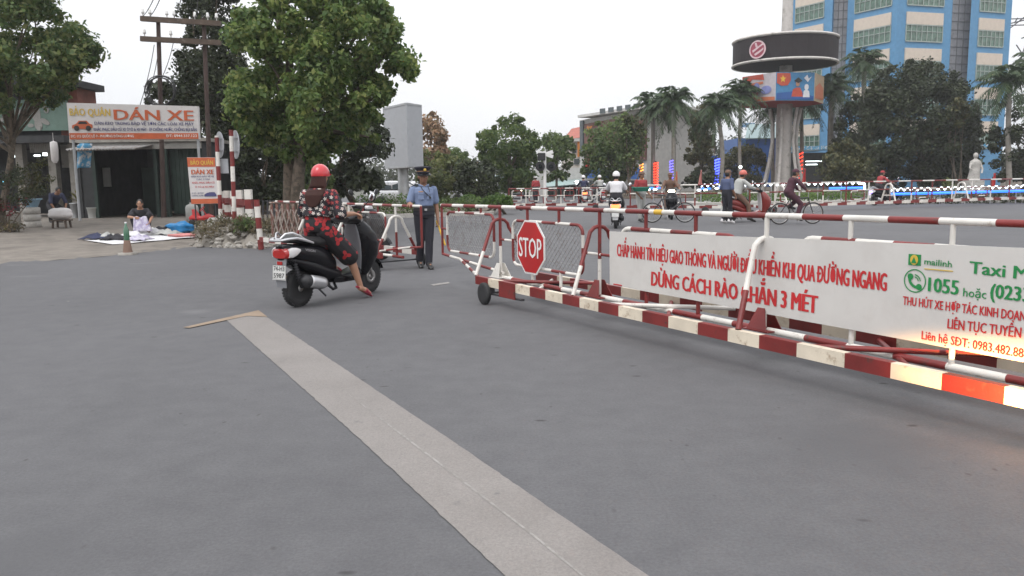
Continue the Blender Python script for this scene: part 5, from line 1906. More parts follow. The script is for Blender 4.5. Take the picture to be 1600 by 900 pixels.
# bicycles
def make_bicycle(label, loc, rotz, group='bicycles on the crossing'):
    t = thing('bicycle', label, 'bicycle', loc, rotz, group)
    r = .32
    for y in (0, 1.02):
        mb = MB()
        mb.wheelring((0, y, r), (1, 0, 0), r - .018, .018, 36, 8)
        wh = mb.build('wheel', 'rubber', t)
        mb = MB()
        mb.wheelring((0, y, r), (1, 0, 0), r - .042, .010, 30, 6)
        for k in range(16):
            a = 2 * PI * k / 16
            mb.tube([(.02 * (-1) ** k, y, r), (0, y + (r - .04) * math.cos(a), r + (r - .04) * math.sin(a))], .002, 3, caps=False)
        mb.lathe([(0, -.04), (.02, -.04), (.02, .04), (0, .04)], 10, (0, y, r), (1, 0, 0))
        mb.build('rim', 'alloy', wh)
    mb = MB()
    bb, st, hd0, hd1 = (0, .44, .28), (0, .30, .74), (0, .86, .78), (0, .89, .66)
    for a, b in ((bb, st), (st, hd0), (bb, hd1), (hd0, hd1), (bb, (0, 0, r)), (st, (0, 0, r)), (hd1, (0, 1.02, r))):
        mb.tube([a, b], .017, 8)
    mb.build('frame', 'dark_steel', t)
    mb = MB()
    mb.loft([((0, .16, .86), (.07, 0, 0), (0, 0, .03), 2.4), ((0, .26, .86), (.08, 0, 0), (0, 0, .03), 2.4), ((0, .42, .85), (.02, 0, 0), (0, 0, .02), 2.4)], 14)
    mb.tube([st, (0, .28, .84)], .014, 8)
    mb.build('saddle', 'seat', t)
    mb = MB()
    mb.tube([(-.27, .74, .98), (-.16, .84, 1.0), (0, .86, .97), (.16, .84, 1.0), (.27, .74, .98)], .012, 8)
    mb.tube([hd0, (0, .86, .97)], .014, 8)
    mb.build('handlebar', 'alloy', t)
    mb = MB()
    mb.tube([(.02, .44, .28), (.09, .44, .28), (.09, .50, .13)], .009, 8)
    mb.box((.13, .50, .12), (.09, .06, .02))
    mb.tube([(-.02, .44, .28), (-.09, .44, .28), (-.09, .38, .43)], .009, 8)
    mb.box((-.13, .38, .44), (.09, .06, .02))
    mb.lathe([(0.06, -.004), (.085, -.004), (.085, .004), (.06, .004), (.06, -.004)], 18, (.03, .44, .28), (1, 0, 0))
    mb.build('crank', 'alloy', t)
    return t
p = G(1218, 351)
make_bicycle('black bicycle ridden past the hoop stand by the person in maroon', (p.x, p.y, 0), R(-84))
cyc = dict(pel=(0, .24, .93), che=(0, .34, 1.18), nek=(0, .40, 1.36), head=(0, .45, 1.495), shR=(.17, .39, 1.30), elR=(.25, .56, 1.12), wrR=(.26, .66, 1.0), shL=(-.17, .39, 1.30), elL=(-.25, .56, 1.12), wrL=(-.26, .66, 1.0),
           hpR=(.09, .26, .89), knR=(.12, .58, .60), anR=(.13, .46, .20), toR=(.13, .60, .14), hpL=(-.09, .26, .89), knL=(-.12, .60, .76), anL=(-.13, .36, .52), toL=(-.13, .50, .47), hdR=(0, .9, -.3), pnR=(0, -.3, -1), hdL=(0, .9, -.3), pnL=(0, -.3, -1))
rider(p, R(-84), 'cyclist in maroon clothes and dark cap riding the black bicycle', cyc, dict(skin='skin_dark', top=dict(mat='cloth_maroon', sleeve=1.8), legs=dict(mat='cloth_maroon', len=1.95), shoe='shoe_black', hat=('softcap', 'cloth_maroon')))
p = G(1019, 348)
make_bicycle('bicycle standing beside the white shirt rider, pushed by the vendor in red', (p.x, p.y, 0), R(-100))
p = G(1001, 347)
rider(p, R(-150), 'street vendor in faded red top beside the white shirt rider', stand_pose(.08, .25), dict(skin='skin_dark', top=dict(mat='cloth_red', sleeve=1.2), legs=dict(mat='cloth_grey', len=1.9), shoe='shoe_black', hat=('softcap', 'cloth_brown')))
q = AT(1001, 299, p.y - .45)
mb = MB()
mb.loft([((0, 0, 0), (.22, 0, 0), (0, .16, 0), 5), ((0, 0, .10), (.27, 0, 0), (0, .20, 0), 5), ((0, 0, .14), (.28, 0, 0), (0, .21, 0), 5), ((0, 0, .14), (.26, 0, 0), (0, .19, 0), 5), ((0, 0, .04), (.22, 0, 0), (0, .16, 0), 5)], 24)
M['crate_green'] = paint('green_plastic', (0.01, 0.13, 0.085), 0.5)
o = tag(mb.build('tray', 'crate_green'), 'dark green plastic tray carried by the street vendor', 'tray')
o.location = q

# cars
def make_car(label, loc, rotz, paint_, lit=False, group='cars in the distance'):
    t = thing('car', label, 'car', loc, rotz, group)
    mb = MB()
    def cs(y, zl, zh, hw): return ((0, y, (zl + zh) / 2), (hw, 0, 0), (0, 0, (zh - zl) / 2), 4.5)
    mb.loft([cs(-2.1, .42, .80, .68), cs(-2.0, .30, .92, .80), cs(-1.2, .24, .96, .86), cs(0, .22, .95, .87), cs(.9, .24, .93, .86), cs(1.6, .26, .82, .82), cs(2.0, .32, .70, .74), cs(2.1, .40, .60, .62)], 24)
    bd = mb.build('body', paint_, t)
    mb = MB()
    mb.loft([((0, -1.95, .93), (.70, 0, 0), (0, 0, .02), 4), ((0, -1.45, 1.16), (.68, 0, 0), (0, 0, .24), 4), ((0, -.6, 1.20), (.68, 0, 0), (0, 0, .27), 4), ((0, .2, 1.18), (.67, 0, 0), (0, 0, .26), 4), ((0, 1.05, .95), (.70, 0, 0), (0, 0, .03), 4)], 22)
    cb = mb.build('cabin', paint_, t)
    for sx in (-1, 1):
        for (y0, y1, y2, y3) in ((-1.45, -.62, -.62, -1.2), (-.55, .55, .12, -.55)):
            mb = MB()
            mb.prism([(sx * .70, y0, .98), (sx * .70, y1, .98), (sx * .645, y2, 1.36), (sx * .645, y3, 1.36)], (sx * .012, 0, 0))
            mb.build('side_window', 'glass', cb)
    mb = MB()
    mb.prism([(-.60, .98, .98), (.60, .98, .98), (.55, .30, 1.40), (-.55, .30, 1.40)], (0, .03, .03))
    mb.build('windscreen', 'glass', cb)
    mb = MB()
    mb.prism([(-.58, -1.93, .99), (.58, -1.93, .99), (.55, -1.45, 1.36), (-.55, -1.45, 1.36)], (0, -.03, .03))
    mb.build('rear_window', 'glass', cb)
    for sx in (-1, 1):
        for y in (-1.25, 1.3):
            mb = MB()
            mb.lathe([(.17, -.10), (.29, -.10), (.31, -.06), (.31, .06), (.29, .10), (.17, .10)], 22, (sx * .78, y, .31), (1, 0, 0))
            wh = mb.build('wheel', 'rubber', t)
            mb = MB()
            mb.lathe([(0, -.09), (.19, -.085), (.19, .085), (0, .09)], 18, (sx * .78, y, .31), (1, 0, 0))
            mb.build('rim', 'alloy', wh)
        mb = MB()
        mb.ball((sx * .60, 1.98, .64), (.14, .10, .07), 12, 8)
        mb.build('headlight', 'lamp_head_lit' if lit else 'lens_clear', t)
        mb = MB()
        mb.ball((sx * .62, -2.04, .74), (.10, .06, .09), 12, 8)
        mb.build('tail_light', 'lens_red', t)
        mb = MB()
        mb.ball((sx * .93, .62, 1.0), (.09, .05, .06), 10, 8)
        mb.build('wing_mirror', paint_, t)
    return t
M['car_white'] = paint('white_car_paint', (0.55, 0.55, 0.56), 0.3, coat=0.3, var=0.03)
M['car_grey'] = paint('grey_car_paint', (0.22, 0.23, 0.24), 0.3, coat=0.5, var=0.03)
p = AT(627, 300, 47)
make_car('white hatchback parked behind the hedge below the grey billboard', (p.x, p.y, 0), R(-78), 'car_white')
p = AT(676, 300, 49)
make_car('white saloon mostly hidden behind the crossing guard, beyond the hedge', (p.x, p.y, 0), R(-70), 'car_white')
p = AT(806, 300, 62)
make_car('distant grey car approaching with both headlights lit', (p.x, p.y, 0), R(172), 'car_grey', True)

# ================================================================ left side: shops
FZ = 0.25
M['shop_dark'] = paint('dark_wall', (0.035, 0.036, 0.038), 0.9, var=0.3)  # near-black: interior shade put into the wall colour; also the dark roof slab
M['shop_green'] = paint('dark_green_shutter', (0.022, 0.040, 0.032), 0.7, var=0.25)
M['corrugated'] = paint('corrugated_sheet', (0.30, 0.29, 0.28), 0.6, 0.3, wear=(0.16, 0.09, 0.06), wscale=5, wp=(0.5, 0.65))
M['brick'] = paint('red_brick', (0.16, 0.055, 0.04), 0.9, var=0.3)
M['plaster'] = paint('grimy_plaster', (0.28, 0.27, 0.25), 0.9, wear=(0.12, 0.11, 0.10), wscale=2.5)
M['mural_green'] = paint('mural_green', (0.13, 0.20, 0.165), 0.7, wear=(0.07, 0.11, 0.09), wscale=4)
M['sign_board'] = paint('signboard_white', (0.60, 0.57, 0.56), 0.5, var=0.05, wear=(0.45, 0.42, 0.40), wscale=4)
M['tarp_blue'] = paint('blue_sheet', (0.06, 0.26, 0.44), 0.6, wear=(0.5, 0.5, 0.5), wscale=5, wp=(0.5, 0.55))

def px_box(mb, x0, x1, y0, y1, Y, depth, mi=0):
    """box whose front face fills a pixel rectangle at distance Y"""
    a, b = AT(x0, y1, Y), AT(x1, y0, Y)
    c = (Vector((a.x, Y, a.z)) + Vector((b.x, Y, b.z))) / 2
    mb.box((c.x, Y + depth / 2, c.z), (abs(b.x - a.x), depth, abs(b.z - a.z)), mi)
    return c
YS = 29.5
shop = thing('shop', 'dark open-fronted repair shop behind the white and orange signboard', 'shop', (AT(230, 340, YS).x, YS, FZ))
xl, xr = AT(128, 300, YS).x, AT(320, 300, YS).x
zt = AT(230, 222, YS).z
def wbox(x0, x1, y0, y1, z0, z1, mat, name, parent, bevel=0):
    mb = MB()
    mb.box(((x0 + x1) / 2, (y0 + y1) / 2, (z0 + z1) / 2), (x1 - x0, y1 - y0, z1 - z0))
    return mb.build(name, mat, parent, True, bevel)
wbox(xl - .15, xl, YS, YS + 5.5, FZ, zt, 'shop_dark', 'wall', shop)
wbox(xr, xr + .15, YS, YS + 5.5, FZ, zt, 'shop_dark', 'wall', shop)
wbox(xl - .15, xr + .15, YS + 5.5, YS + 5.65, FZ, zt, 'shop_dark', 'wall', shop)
wbox(xl - .25, xr + .25, YS - .1, YS + 5.8, zt + .003, zt + .12, 'concrete', 'roof', shop)
x1_, x2_ = AT(150, 300, YS).x, AT(262, 300, YS).x
wbox(xl + .003, x1_, YS + .05, YS + .2, FZ, zt - .003, 'shop_dark', 'wall', shop)
for px in (150, 246, 262):
    xx = AT(px, 300, YS).x
    wbox(xx - .06, xx + .06, YS - .03, YS + .1, FZ, zt - .25, 'shop_green', 'door_jamb', shop)
wbox(x1_, xr - .003, YS - .04, YS + .12, zt - .25, zt - .01, 'plaster', 'lintel', shop)
mb = MB()
mb.box(((x2_ + xr) / 2 + .05, YS + .22, (FZ + zt - .27) / 2 + .12), (xr - x2_ - .12, .05, zt - .25 - FZ))
for k in range(9):
    xx = x2_ + .12 + (xr - x2_ - .2) * k / 8
    mb.box((xx, YS + .185, (FZ + zt - .27) / 2 + .12), (.03, .03, zt - .27 - FZ))
mb.build('shutter', 'shop_green', shop, True)
mb = MB()
xa, xb = AT(138, 230, YS).x, AT(240, 230, YS).x
n = 44
V, Fs = [], []
for i in range(n + 1):
    xx = xa + (xb - xa) * i / n
    dz = .03 * math.cos(i * PI / 1.0)
    V += [(xx, YS - .04, zt - .12 + dz), (xx, YS - 1.5, zt - .30 + dz)]
Fs = [(2 * i, 2 * i + 1, 2 * i + 3, 2 * i + 2) for i in range(n)]
mb.add(V, Fs, 0, True)
o = mb.build('awning', 'corrugated', shop, True)
o.modifiers.new('s', 'SOLIDIFY').thickness = .02
# things inside the shop, dim
mb = MB()
px_box(mb, 158, 176, 285, 338, YS + 2.5, .8)
mb.build('cupboard', 'shop_green', shop, True)
mb = MB()
px_box(mb, 226, 243, 262, 338, YS + 2.2, .5)
mb.build('cupboard', 'shop_green', shop, True)
mb = MB()
px_box(mb, 162, 170, 262, 292, YS + 1.2, .1)
mb.build('hanging_coat', 'cloth_grey', shop, True)

# signboard on posts
YB = 27.3
def big_sign(name, label, c00, c11, Y, mat='sign_board'):
    pass
sg = thing('signboard', 'white and orange shop signboard reading DÁN XE on two thin posts', 'sign', (AT(208, 340, YB).x, YB, FZ))
A0, A1, A2, A3 = AT(108.5, 218.5, YB), AT(311, 217.5, YB), AT(309, 166, YB), AT(104, 160.5, YB)
mb = MB()
mb.prism([A0, A1, A2, A3], (0, .14, 0))
mb.build('board', 'sign_board', sg, True)
def SB(fx_, fy_, off=-.012):          # point on the board: fractions from the lower left
    lo, hi = A0.lerp(A1, fx_), A3.lerp(A2, fx_)
    p = lo.lerp(hi, fy_)
    return p + Vector((0, off, 0))
mb = MB()
mb.prism([SB(.004, .01), SB(.996, .01), SB(.996, .185), SB(.004, .185)], (0, .008, 0))
mb.build('address_strip', 'ink_orange', sg, True)
HB = (A3 - A0).length
def stext(mb, txt, x0, x1, y, cap, bold=.03, mi=0):
    put_text(mb, txt, SB(x0, y, -.018), SB(x1, y, -.018), cap * HB, bold=bold)
mb = MB()
stext(mb, 'DÁN XE', .36, .965, .56, .29, .05)
mb.build('orange_lettering', 'ink_orange', sg, True)
mb = MB()
stext(mb, 'BẢO QUÂN', .02, .33, .66, .20, .03)
mb.build('yellow_lettering', 'ink_yellow', sg, True)
mb = MB()
stext(mb, 'DÁN KEO TRONG BẢO VỆ SƠN CÁC LOẠI XE MÁY', .205, .965, .415, .085, .03)
stext(mb, 'KHẮC PHỤC ĐẦU CŨ XE ÔTÔ & XE MÁY - ÉP CHỐNG NƯỚC, CHỐNG BỤI BẨN', .195, .985, .245, .085, .03)
mb.build('dark_lettering', 'ink_blue', sg, True)
mb = MB()
stext(mb, 'ĐC: 112 QUỐC LỘ 9 - PHƯỜNG ĐÔNG LƯƠNG', .015, .50, .065, .07, .02)
stext(mb, 'ĐT: 0944.337.123', .75, .985, .065, .075, .02)
mb.build('white_lettering', 'ink_white', sg, True)
mb = MB()                                              # little car picture: body, cabin, wheels in relief
mb.prism([SB(x, y, -.02) for x, y in ((.03, .31), (.03, .39), (.06, .43), (.085, .52), (.145, .52), (.165, .44), (.185, .42), (.187, .33), (.15, .29))], (0, .01, 0))
cp_ = mb.build('car_picture', 'ink_orange', sg, True)
mb = MB()
mb.prism([SB(x, y, -.024) for x, y in ((.075, .43), (.092, .50), (.138, .50), (.153, .43))], (0, .004, 0))
for cx in (.065, .155):
    c = SB(cx, .315, -.024)
    mb.prism([c + Vector((.09 * math.cos(2 * PI * i / 14), 0, .09 * math.sin(2 * PI * i / 14))) for i in range(14)], (0, .004, 0))
mb.build('car_picture_detail', 'ink_black', cp_, True)
for fx_, px in ((.02, 110.5), (.985, 311)):
    top = A0.lerp(A1, fx_)
    mb = MB()
    mb.tube([(top.x, YB + .07, FZ - .05), (top.x, YB + .07, top.z + .02)], .045, 10)
    mb.build('post', 'steel', sg, True)

# neighbouring house with mural board
YH = 31.0
hs = thing('house', 'old house with flat dark roof slab and brick corner at the left edge', 'house', (AT(40, 340, YH).x, YH, FZ))
hx0, hx1 = AT(-140, 300, YH).x, AT(134, 300, YH).x
zr = AT(60, 137, YH).z
zc = AT(60, 215, YH).z
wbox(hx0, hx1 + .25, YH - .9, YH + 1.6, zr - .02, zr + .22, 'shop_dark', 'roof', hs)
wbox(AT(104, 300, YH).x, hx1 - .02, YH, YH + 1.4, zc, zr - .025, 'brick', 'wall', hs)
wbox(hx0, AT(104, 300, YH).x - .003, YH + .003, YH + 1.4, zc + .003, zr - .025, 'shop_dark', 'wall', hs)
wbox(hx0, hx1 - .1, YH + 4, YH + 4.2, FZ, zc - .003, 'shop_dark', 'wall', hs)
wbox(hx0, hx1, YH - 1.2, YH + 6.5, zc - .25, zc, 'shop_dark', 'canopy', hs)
for px in (42, 92, 124):
    xx = AT(px, 300, YH).x
    wbox(xx - .14, xx + .14, YH - .3, YH, FZ - .05, zc - .255, 'concrete', 'column', hs)
mb = MB()
for i in range(24):
    a = AT(46 + i * 1.45, 215, YH - .5)
    mb.box((a.x, YH - .5 + (.02 if i % 2 else 0), AT(60, 228, YH - .5).z), (.042, .03, .5))
mb.build('slat_blind', 'plaster', hs, True)
mb = MB()
px_box(mb, 97, 112, 222, 262, YH + .6, .12)
px_box(mb, 126, 132, 262, 335, YH + .4, .2)
mb.build('wall', 'plaster', hs, True)
mu = thing('mural_board', 'green board with pale swirling plant mural on the old house at far left', 'sign', (AT(40, 205, YH - .2).x, YH - .2, AT(40, 205, YH - .2).z))
mb = MB()
px_box(mb, -60, 103, 155, 206, YH - .2, .1)
mb.build('board', 'mural_green', mu, True)
mb = MB()
rg = random.Random(3)
ym = YH - .215
for (x, y, s0, s1, a0) in ((12, 168, 10, 3, 20), (30, 175, 7, 4, -10), (48, 196, 5, 3, 0), (56, 178, 7, 13, 5), (60, 195, 6, 9, 10), (70, 190, 4, 8, 60), (20, 195, 10, 3, -30), (38, 187, 9, 2.4, 10), (5, 185, 9, 3, 40), (72, 172, 4, 5, 0), (66, 165, 3, 5, 40)):
    c = AT(x, y, ym)
    k = PXM(ym)
    ca, sa = math.cos(R(a0)), math.sin(R(a0))
    mb.prism([c + Vector((k * (s0 * math.cos(t) * ca - s1 * math.sin(t) * sa), 0, k * (s0 * math.cos(t) * sa + s1 * math.sin(t) * ca))) for t in (2 * PI * i / 14 for i in range(14))], (0, .012, 0))
    ym -= .0013
mb.build('mural_shapes', 'plaster', mu, True)

# small bits hung under the canopy
M['lamp_white'] = glow('fluorescent_lamp', (0.9, 1.0, 1.0), 3.0)
for (x, y, w, h, lab) in ((22, 244, 6, 4, 'leftmost small fluorescent lamp glowing under the old house canopy'), (58, 243, 9, 3, 'long fluorescent lamp glowing under the old house canopy, left of the second lamp'), (72, 241, 10, 5, 'brightest white lamp under the old house canopy, rightmost of three')):
    c = AT(x, y, YH + .8)
    t = thing('ceiling_lamp', lab, 'lamp', c, group='lamps under the old house canopy')
    k = PXM(YH)
    mb = MB()
    mb.loft([((-w * k / 2, 0, 0), (0, .03, 0), (0, 0, h * k / 2), 2.5), ((0, 0, 0), (0, .05, 0), (0, 0, h * k / 2), 2.5), ((w * k / 2, 0, 0), (0, .03, 0), (0, 0, h * k / 2), 2.5)], 12)
    mb.build('tube', 'lamp_white', t)
    mb = MB()
    mb.tube([(0, 0, h * k / 2), (0, 0, zc - .25 - c.z)], .01, 6)
    mb.build('cord', 'dark_steel', t)
c = AT(8.5, 292, YH + 1.5)
M['lamp_cyan'] = glow('cyan_lamp', (0.25, 0.75, 1.0), 1.2)
t = thing('display_screen', 'small cyan lit screen in the dark doorway at far left', 'screen', c)
mb = MB(); mb.box((0, .03, 0), (.34, .05, .62)); mb.build('case', 'dark_steel', t)
mb = MB(); mb.box((0, 0, -.12), (.2, .01, .24)); mb.box((0, 0, .18), (.17, .01, .14)); mb.build('screen', 'lamp_cyan', t)
# white hanging bundle and blue printed sheet
mb = MB()
c = AT(85, 240, 27)
mb.loft([((0, 0, .66), (.03, 0, 0), (0, .03, 0), 2), ((0, 0, .60), (.14, 0, 0), (0, .12, 0), 2), ((.01, 0, .2), (.15, 0, 0), (0, .13, 0), 2.3), ((0, 0, -.35), (.13, 0, 0), (0, .12, 0), 2.3), ((0, 0, -.5), (.06, 0, 0), (0, .06, 0), 2)], 16)
mb.tube([(0, 0, .62), (0, 0, 1.1)], .012, 6)
mb.v = [(v[0] * .8, v[1] * .8, v[2] * .62) for v in mb.v]
o = tag(mb.build('hanging_bag', 'sign_board'), 'long white bag hanging in front of the old house column', 'bag')
o.location = c
mb = MB()
n = 9
V = []
for j in range(n):
    for i in range(7):
        q = AT(120 + (143 - 120) * i / 6, 224 + (262 - 224) * j / (n - 1) + (3 if i == 0 else 0), 28.4)
        V.append(q + Vector((0, .05 * math.sin(i * 1.3 + j * .4), 0)))
mb.add(V, [(j * 7 + i, j * 7 + i + 1, (j + 1) * 7 + i + 1, (j + 1) * 7 + i) for j in range(n - 1) for i in range(6)], 0, True)
o = mb.build('hanging_sheet', 'tarp_blue')
o.modifiers.new('s', 'SOLIDIFY').thickness = .01
tag(center_mesh(o), 'blue and white printed sheet hanging under the left end of the signboard', 'sheet')

# upright small sign DÁN XE
YV = 22.8
vs_ = thing('standing_sign', 'upright narrow white and orange DÁN XE sign beside the striped sign poles', 'sign', (AT(318, 330, YV).x, YV, FZ))
B0, B1, B2, B3 = AT(299, 319, YV), AT(341, 318, YV), AT(336, 246, YV), AT(292, 246, YV)
mb = MB(); mb.prism([B0, B1, B2, B3], (0, .05, 0)); mb.build('board', 'sign_board', vs_, True)
def VBp(fx_, fy_, off=-.01): return B0.lerp(B1, fx_).lerp(B3.lerp(B2, fx_), fy_) + Vector((0, off, 0))
mb = MB()
mb.prism([VBp(.005, .80), VBp(.995, .80), VBp(.995, .995), VBp(.005, .995)], (0, .006, 0))
mb.build('colour_band', 'ink_orange', vs_, True)
mb = MB()
mb.prism([VBp(.005, .005), VBp(.995, .005), VBp(.995, .11), VBp(.005, .11)], (0, .006, 0))
mb.build('colour_band', 'ink_orange', vs_, True)
hv = (B3 - B0).length
def vtext(mb, txt, x0, x1, y, cap, bold=.03): put_text(mb, txt, VBp(x0, y, -.016), VBp(x1, y, -.016), cap * hv, bold=bold)
mb = MB(); vtext(mb, 'BẢO QUÂN', .12, .92, .845, .09); mb.build('yellow_lettering', 'ink_yellow', vs_, True)
mb = MB(); vtext(mb, 'DÁN XE', .12, .92, .64, .105, .05); mb.build('red_lettering', 'ink_orange', vs_, True)
mb = MB()
vtext(mb, 'DÁN KEO BẢO VỆ XE', .10, .92, .575, .034); vtext(mb, 'CÁC LOẠI', .28, .75, .515, .034)
vtext(mb, 'Ô TÔ - XE MÁY', .06, .5, .22, .03); vtext(mb, 'CHỐNG NƯỚC', .06, .5, .165, .03)
mb.prism([VBp(x, y, -.02) for x, y in ((.52, .16), (.52, .2), (.62, .235), (.72, .25), (.9, .25), (.96, .20), (.96, .16))], (0, .006, 0))
mb.build('dark_lettering', 'ink_blue', vs_, True)
mb = MB(); vtext(mb, 'KHẮC PHỤC DẤU CŨ', .12, .92, .44, .038); vtext(mb, 'Ô TÔ & XE MÁY', .2, .9, .35, .038); mb.build('orange_lettering', 'ink_red', vs_, True)
for fx_ in (.12, .88):
    q = B0.lerp(B1, fx_)
    mb = MB(); mb.tube([(q.x, YV + .03, FZ - .05), (q.x, YV + .03, q.z + .2)], .02, 8); mb.build('leg', 'dark_steel', vs_, True)

# ---------------------------------------------------------------- verge furniture
VZ = 0.22
# striped sign poles seen from behind
M['sign_back'] = paint('sign_back_grey', (0.36, 0.37, 0.39), 0.5, 0.2, var=0.08, wear=(0.28, 0.28, 0.29))
for (xb_, yb_, xt_, yt_, xd, yd, lab, square) in ((345.5, 352, 338.5, 212, 341, 225, 'left striped sign pole with round grey plate and small square plate, seen from behind', True),
                                              (367, 357, 361, 203, 360, 224, 'right striped sign pole with larger round grey plate only, seen from behind', False)):
    Yp = 20.6 if square else 19.6
    b, tp = AT(xb_, yb_, Yp), AT(xt_, yt_, Yp)
    t = thing('sign_pole', lab, 'sign pole', b, group='striped sign poles seen from behind')
    mb = MB()
    mb.striped(b - Vector((0, 0, .15)), tp, .052, .36, (0, 1) if square else (1, 0), .15, 12)
    mb.build('pole', RW, t, True)
    d = AT(343 if square else 368, 226, Yp + .13)
    sa_ = Vector((.80, .60, 0)) if square else Vector((.84, .54, 0))
    r_ = PXM(Yp) * (20 if square else 22)
    mb = MB()
    mb.lathe([(0, 0), (r_, 0), (r_, .012), (0, .012)], 32, d, sa_, 0, False)
    for dz in (.45, -.45):
        mb.box(d - sa_ * .012 + Vector((0, 0, r_ * dz)), (r_ * 1.5, .02, .035), 0, Matrix.Rotation(math.atan2(-sa_.x, sa_.y), 3, 'Z'))
    mb.build('round_plate', 'sign_back', t, True)
    if square:
        mb = MB()
        px_box(mb, 344, 356, 248, 271, Yp + .08, .015)
        mb.build('square_plate', 'sign_back', t, True)
# striped concrete guard fence running away along the tracks
gf = thing('guard_fence', 'concrete guard fence with striped square posts and dark red rail near the rubble', 'fence', AT(388, 354, 18.9))
ps = [(391, 353, 296, 18.9), (377, 351, 297, 20.6), (368, 349, 298, 22.4), (357, 347, 298, 24.4), (347, 345, 299, 26.8)]
pts = []
for (x, y0, y1, Yp) in ps:
    b, tp = AT(x, y0, Yp), AT(x - 1, y1, Yp)
    b.z = FZ - .1
    h = tp.z - b.z
    mb = MB()
    k = 5
    for i in range(k):
        z0, z1 = b.z + h * i / k, b.z + h * (i + 1) / k
        mb.box((b.x, Yp, (z0 + z1) / 2), (.15, .15, z1 - z0), 1 if i % 2 == 0 else 0)
    mb.build('post', RW, gf, True)
    pts.append(Vector((b.x, Yp, b.z + h * .72)))
mb = MB()
for dz in (0, -.55):
    for a, b in zip(pts[:-1], pts[1:]):
        mb.bar(a + Vector((0, 0.08, dz)), b + Vector((0, -.08, dz)), .09, .13)
mb.build('rail', 'red', gf, True)
b, tp = AT(407, 368, 17.2), AT(400.5, 312, 17.2)
mb = MB(); mb.striped(b - Vector((0, 0, .3)), tp, .062, .235, (0, 1), .02, 12)
o = mb.build('bollard', RW)
tag(center_mesh(o), 'lone slightly leaning red and white striped post right of the concrete fence', 'bollard')
# thin wire fence behind it
wf = thing('wire_fence', 'thin dark wire fence between the lone striped post and the tree trunk', 'fence', AT(430, 365, 19.8))
for x in (411, 418, 428, 436):
    b, tp = AT(x, 366, 19.8), AT(x, 313, 19.8)
    mb = MB(); mb.tube([b, tp], .022, 6); mb.build('post', 'dark_steel', wf, True)
for y in (314, 330, 346):
    mb = MB(); mb.tube([AT(409, y, 19.8), AT(438, y, 19.8)], .008, 5); mb.build('wire', 'dark_steel', wf, True)

# rubble mound: one earthen heap with loose stones and dry weeds
rg = np.random.default_rng(11)
mc0, mc1 = AT(338, 372, 18.6), AT(420, 372, 18.0)
mb = MB()
nx, ny = 40, 16
V = []
for i in range(nx + 1):
    for j in range(ny + 1):
        u, v = i / nx, j / ny
        p_ = Vector((mc0.x - .55 + (mc1.x - mc0.x + .5) * u, 17.5 + (1.0 - u) * 0.9 + 2.2 * v, 0))
        hh = math.sin(PI * min(1, max(0, u))) ** .5 * math.sin(PI * v) ** .7
        V.append(p_ + Vector((0, 0, -.02 + hh * (.42 + .16 * math.sin(u * 9) + .10 * math.sin(v * 7 + u * 15) + rg.normal() * .03))))
mb.add(V, [(i * (ny + 1) + j, (i + 1) * (ny + 1) + j, (i + 1) * (ny + 1) + j + 1, i * (ny + 1) + j + 1) for i in range(nx) for j in range(ny)], 0, True)
o = mb.build('rubble_mound', 'rubble')
o['kind'] = 'structure'
mb = MB()
def stone(mb, c, r):
    s = Vector((r * rg.uniform(.7, 1.3), r * rg.uniform(.7, 1.3), r * rg.uniform(.45, .8)))
    o0 = len(mb.v)
    mb.ball(c, s, 7, 5, rot=Matrix.Rotation(rg.uniform(0, 6), 3, 'Z'))
    for k in range(o0, len(mb.v)):
        mb.v[k] = tuple(Vector(mb.v[k]) + Vector(rg.normal(size=3)) * r * .10)
for k in range(160):
    u, v = rg.uniform(-.05, 1.05), rg.uniform(-.08, .8)
    x_ = mc0.x - .5 + (mc1.x - mc0.x + .45) * u
    y_ = 17.5 + (1 - u) * .9 + 2.2 * v
    hh = math.sin(PI * min(1, max(0, u))) ** .5 * math.sin(PI * min(1, max(0, v))) ** .7 * .42
    stone(mb, (x_, y_, .02 + hh), rg.uniform(.03, .12))
mb.s = [False] * len(mb.s)
tag(mb.build('loose_stones', 'concrete'), kind='stuff')
C = [(mc0.x + (mc1.x - mc0.x) * rg.uniform(-.2, 1), 18.0 + rg.uniform(0, 1.6), rg.uniform(.25, .6)) for _ in range(34)]
o = quads_object('dry_weeds', leaf_arrays(C, [rg.uniform(.12, .3) for _ in C], 80, .14, rg, aspect=.14, up=0), 'leaf_dry', None)
tag(o, kind='stuff')
C = [tuple(AT(rg.uniform(376, 394), rg.uniform(345, 358), 18.2)) for _ in range(6)]
t = thing('weed_clump', 'green weed clump at the foot of the striped fence posts', 'plant', AT(386, 362, 18.2))
quads_object('leaves', leaf_arrays(C, [.16] * 6, 60, .1, rg, aspect=.35), 'leaf_mid', t)
# pale concrete blocks
blk = None
for i, (x, w_) in enumerate(((336, 17), (353, 18), (367, 10))):
    Yp = 21.6
    a = AT(x, 353, Yp)
    k = PXM(Yp)
    mb = MB()
    mb.loft([((0, 0, 0), (w_ * k / 2, 0, 0), (0, .22, 0), 6), ((0, 0, .22), (w_ * k / 2 * .97, 0, 0), (0, .21, 0), 6), ((.02, 0, .28), (w_ * k / 2 * .85, 0, 0), (0, .17, 0), 4)], 20)
    o = mb.build('stone_block', 'concrete_pale')
    o.location = (a.x, Yp, FZ)
    tag(o, ['cream concrete block behind the left striped sign pole, leftmost of three', 'wide cream concrete block between the two striped sign poles', 'narrow cream concrete block right of the right striped sign pole'][i], 'block', 'cream concrete blocks on the verge')
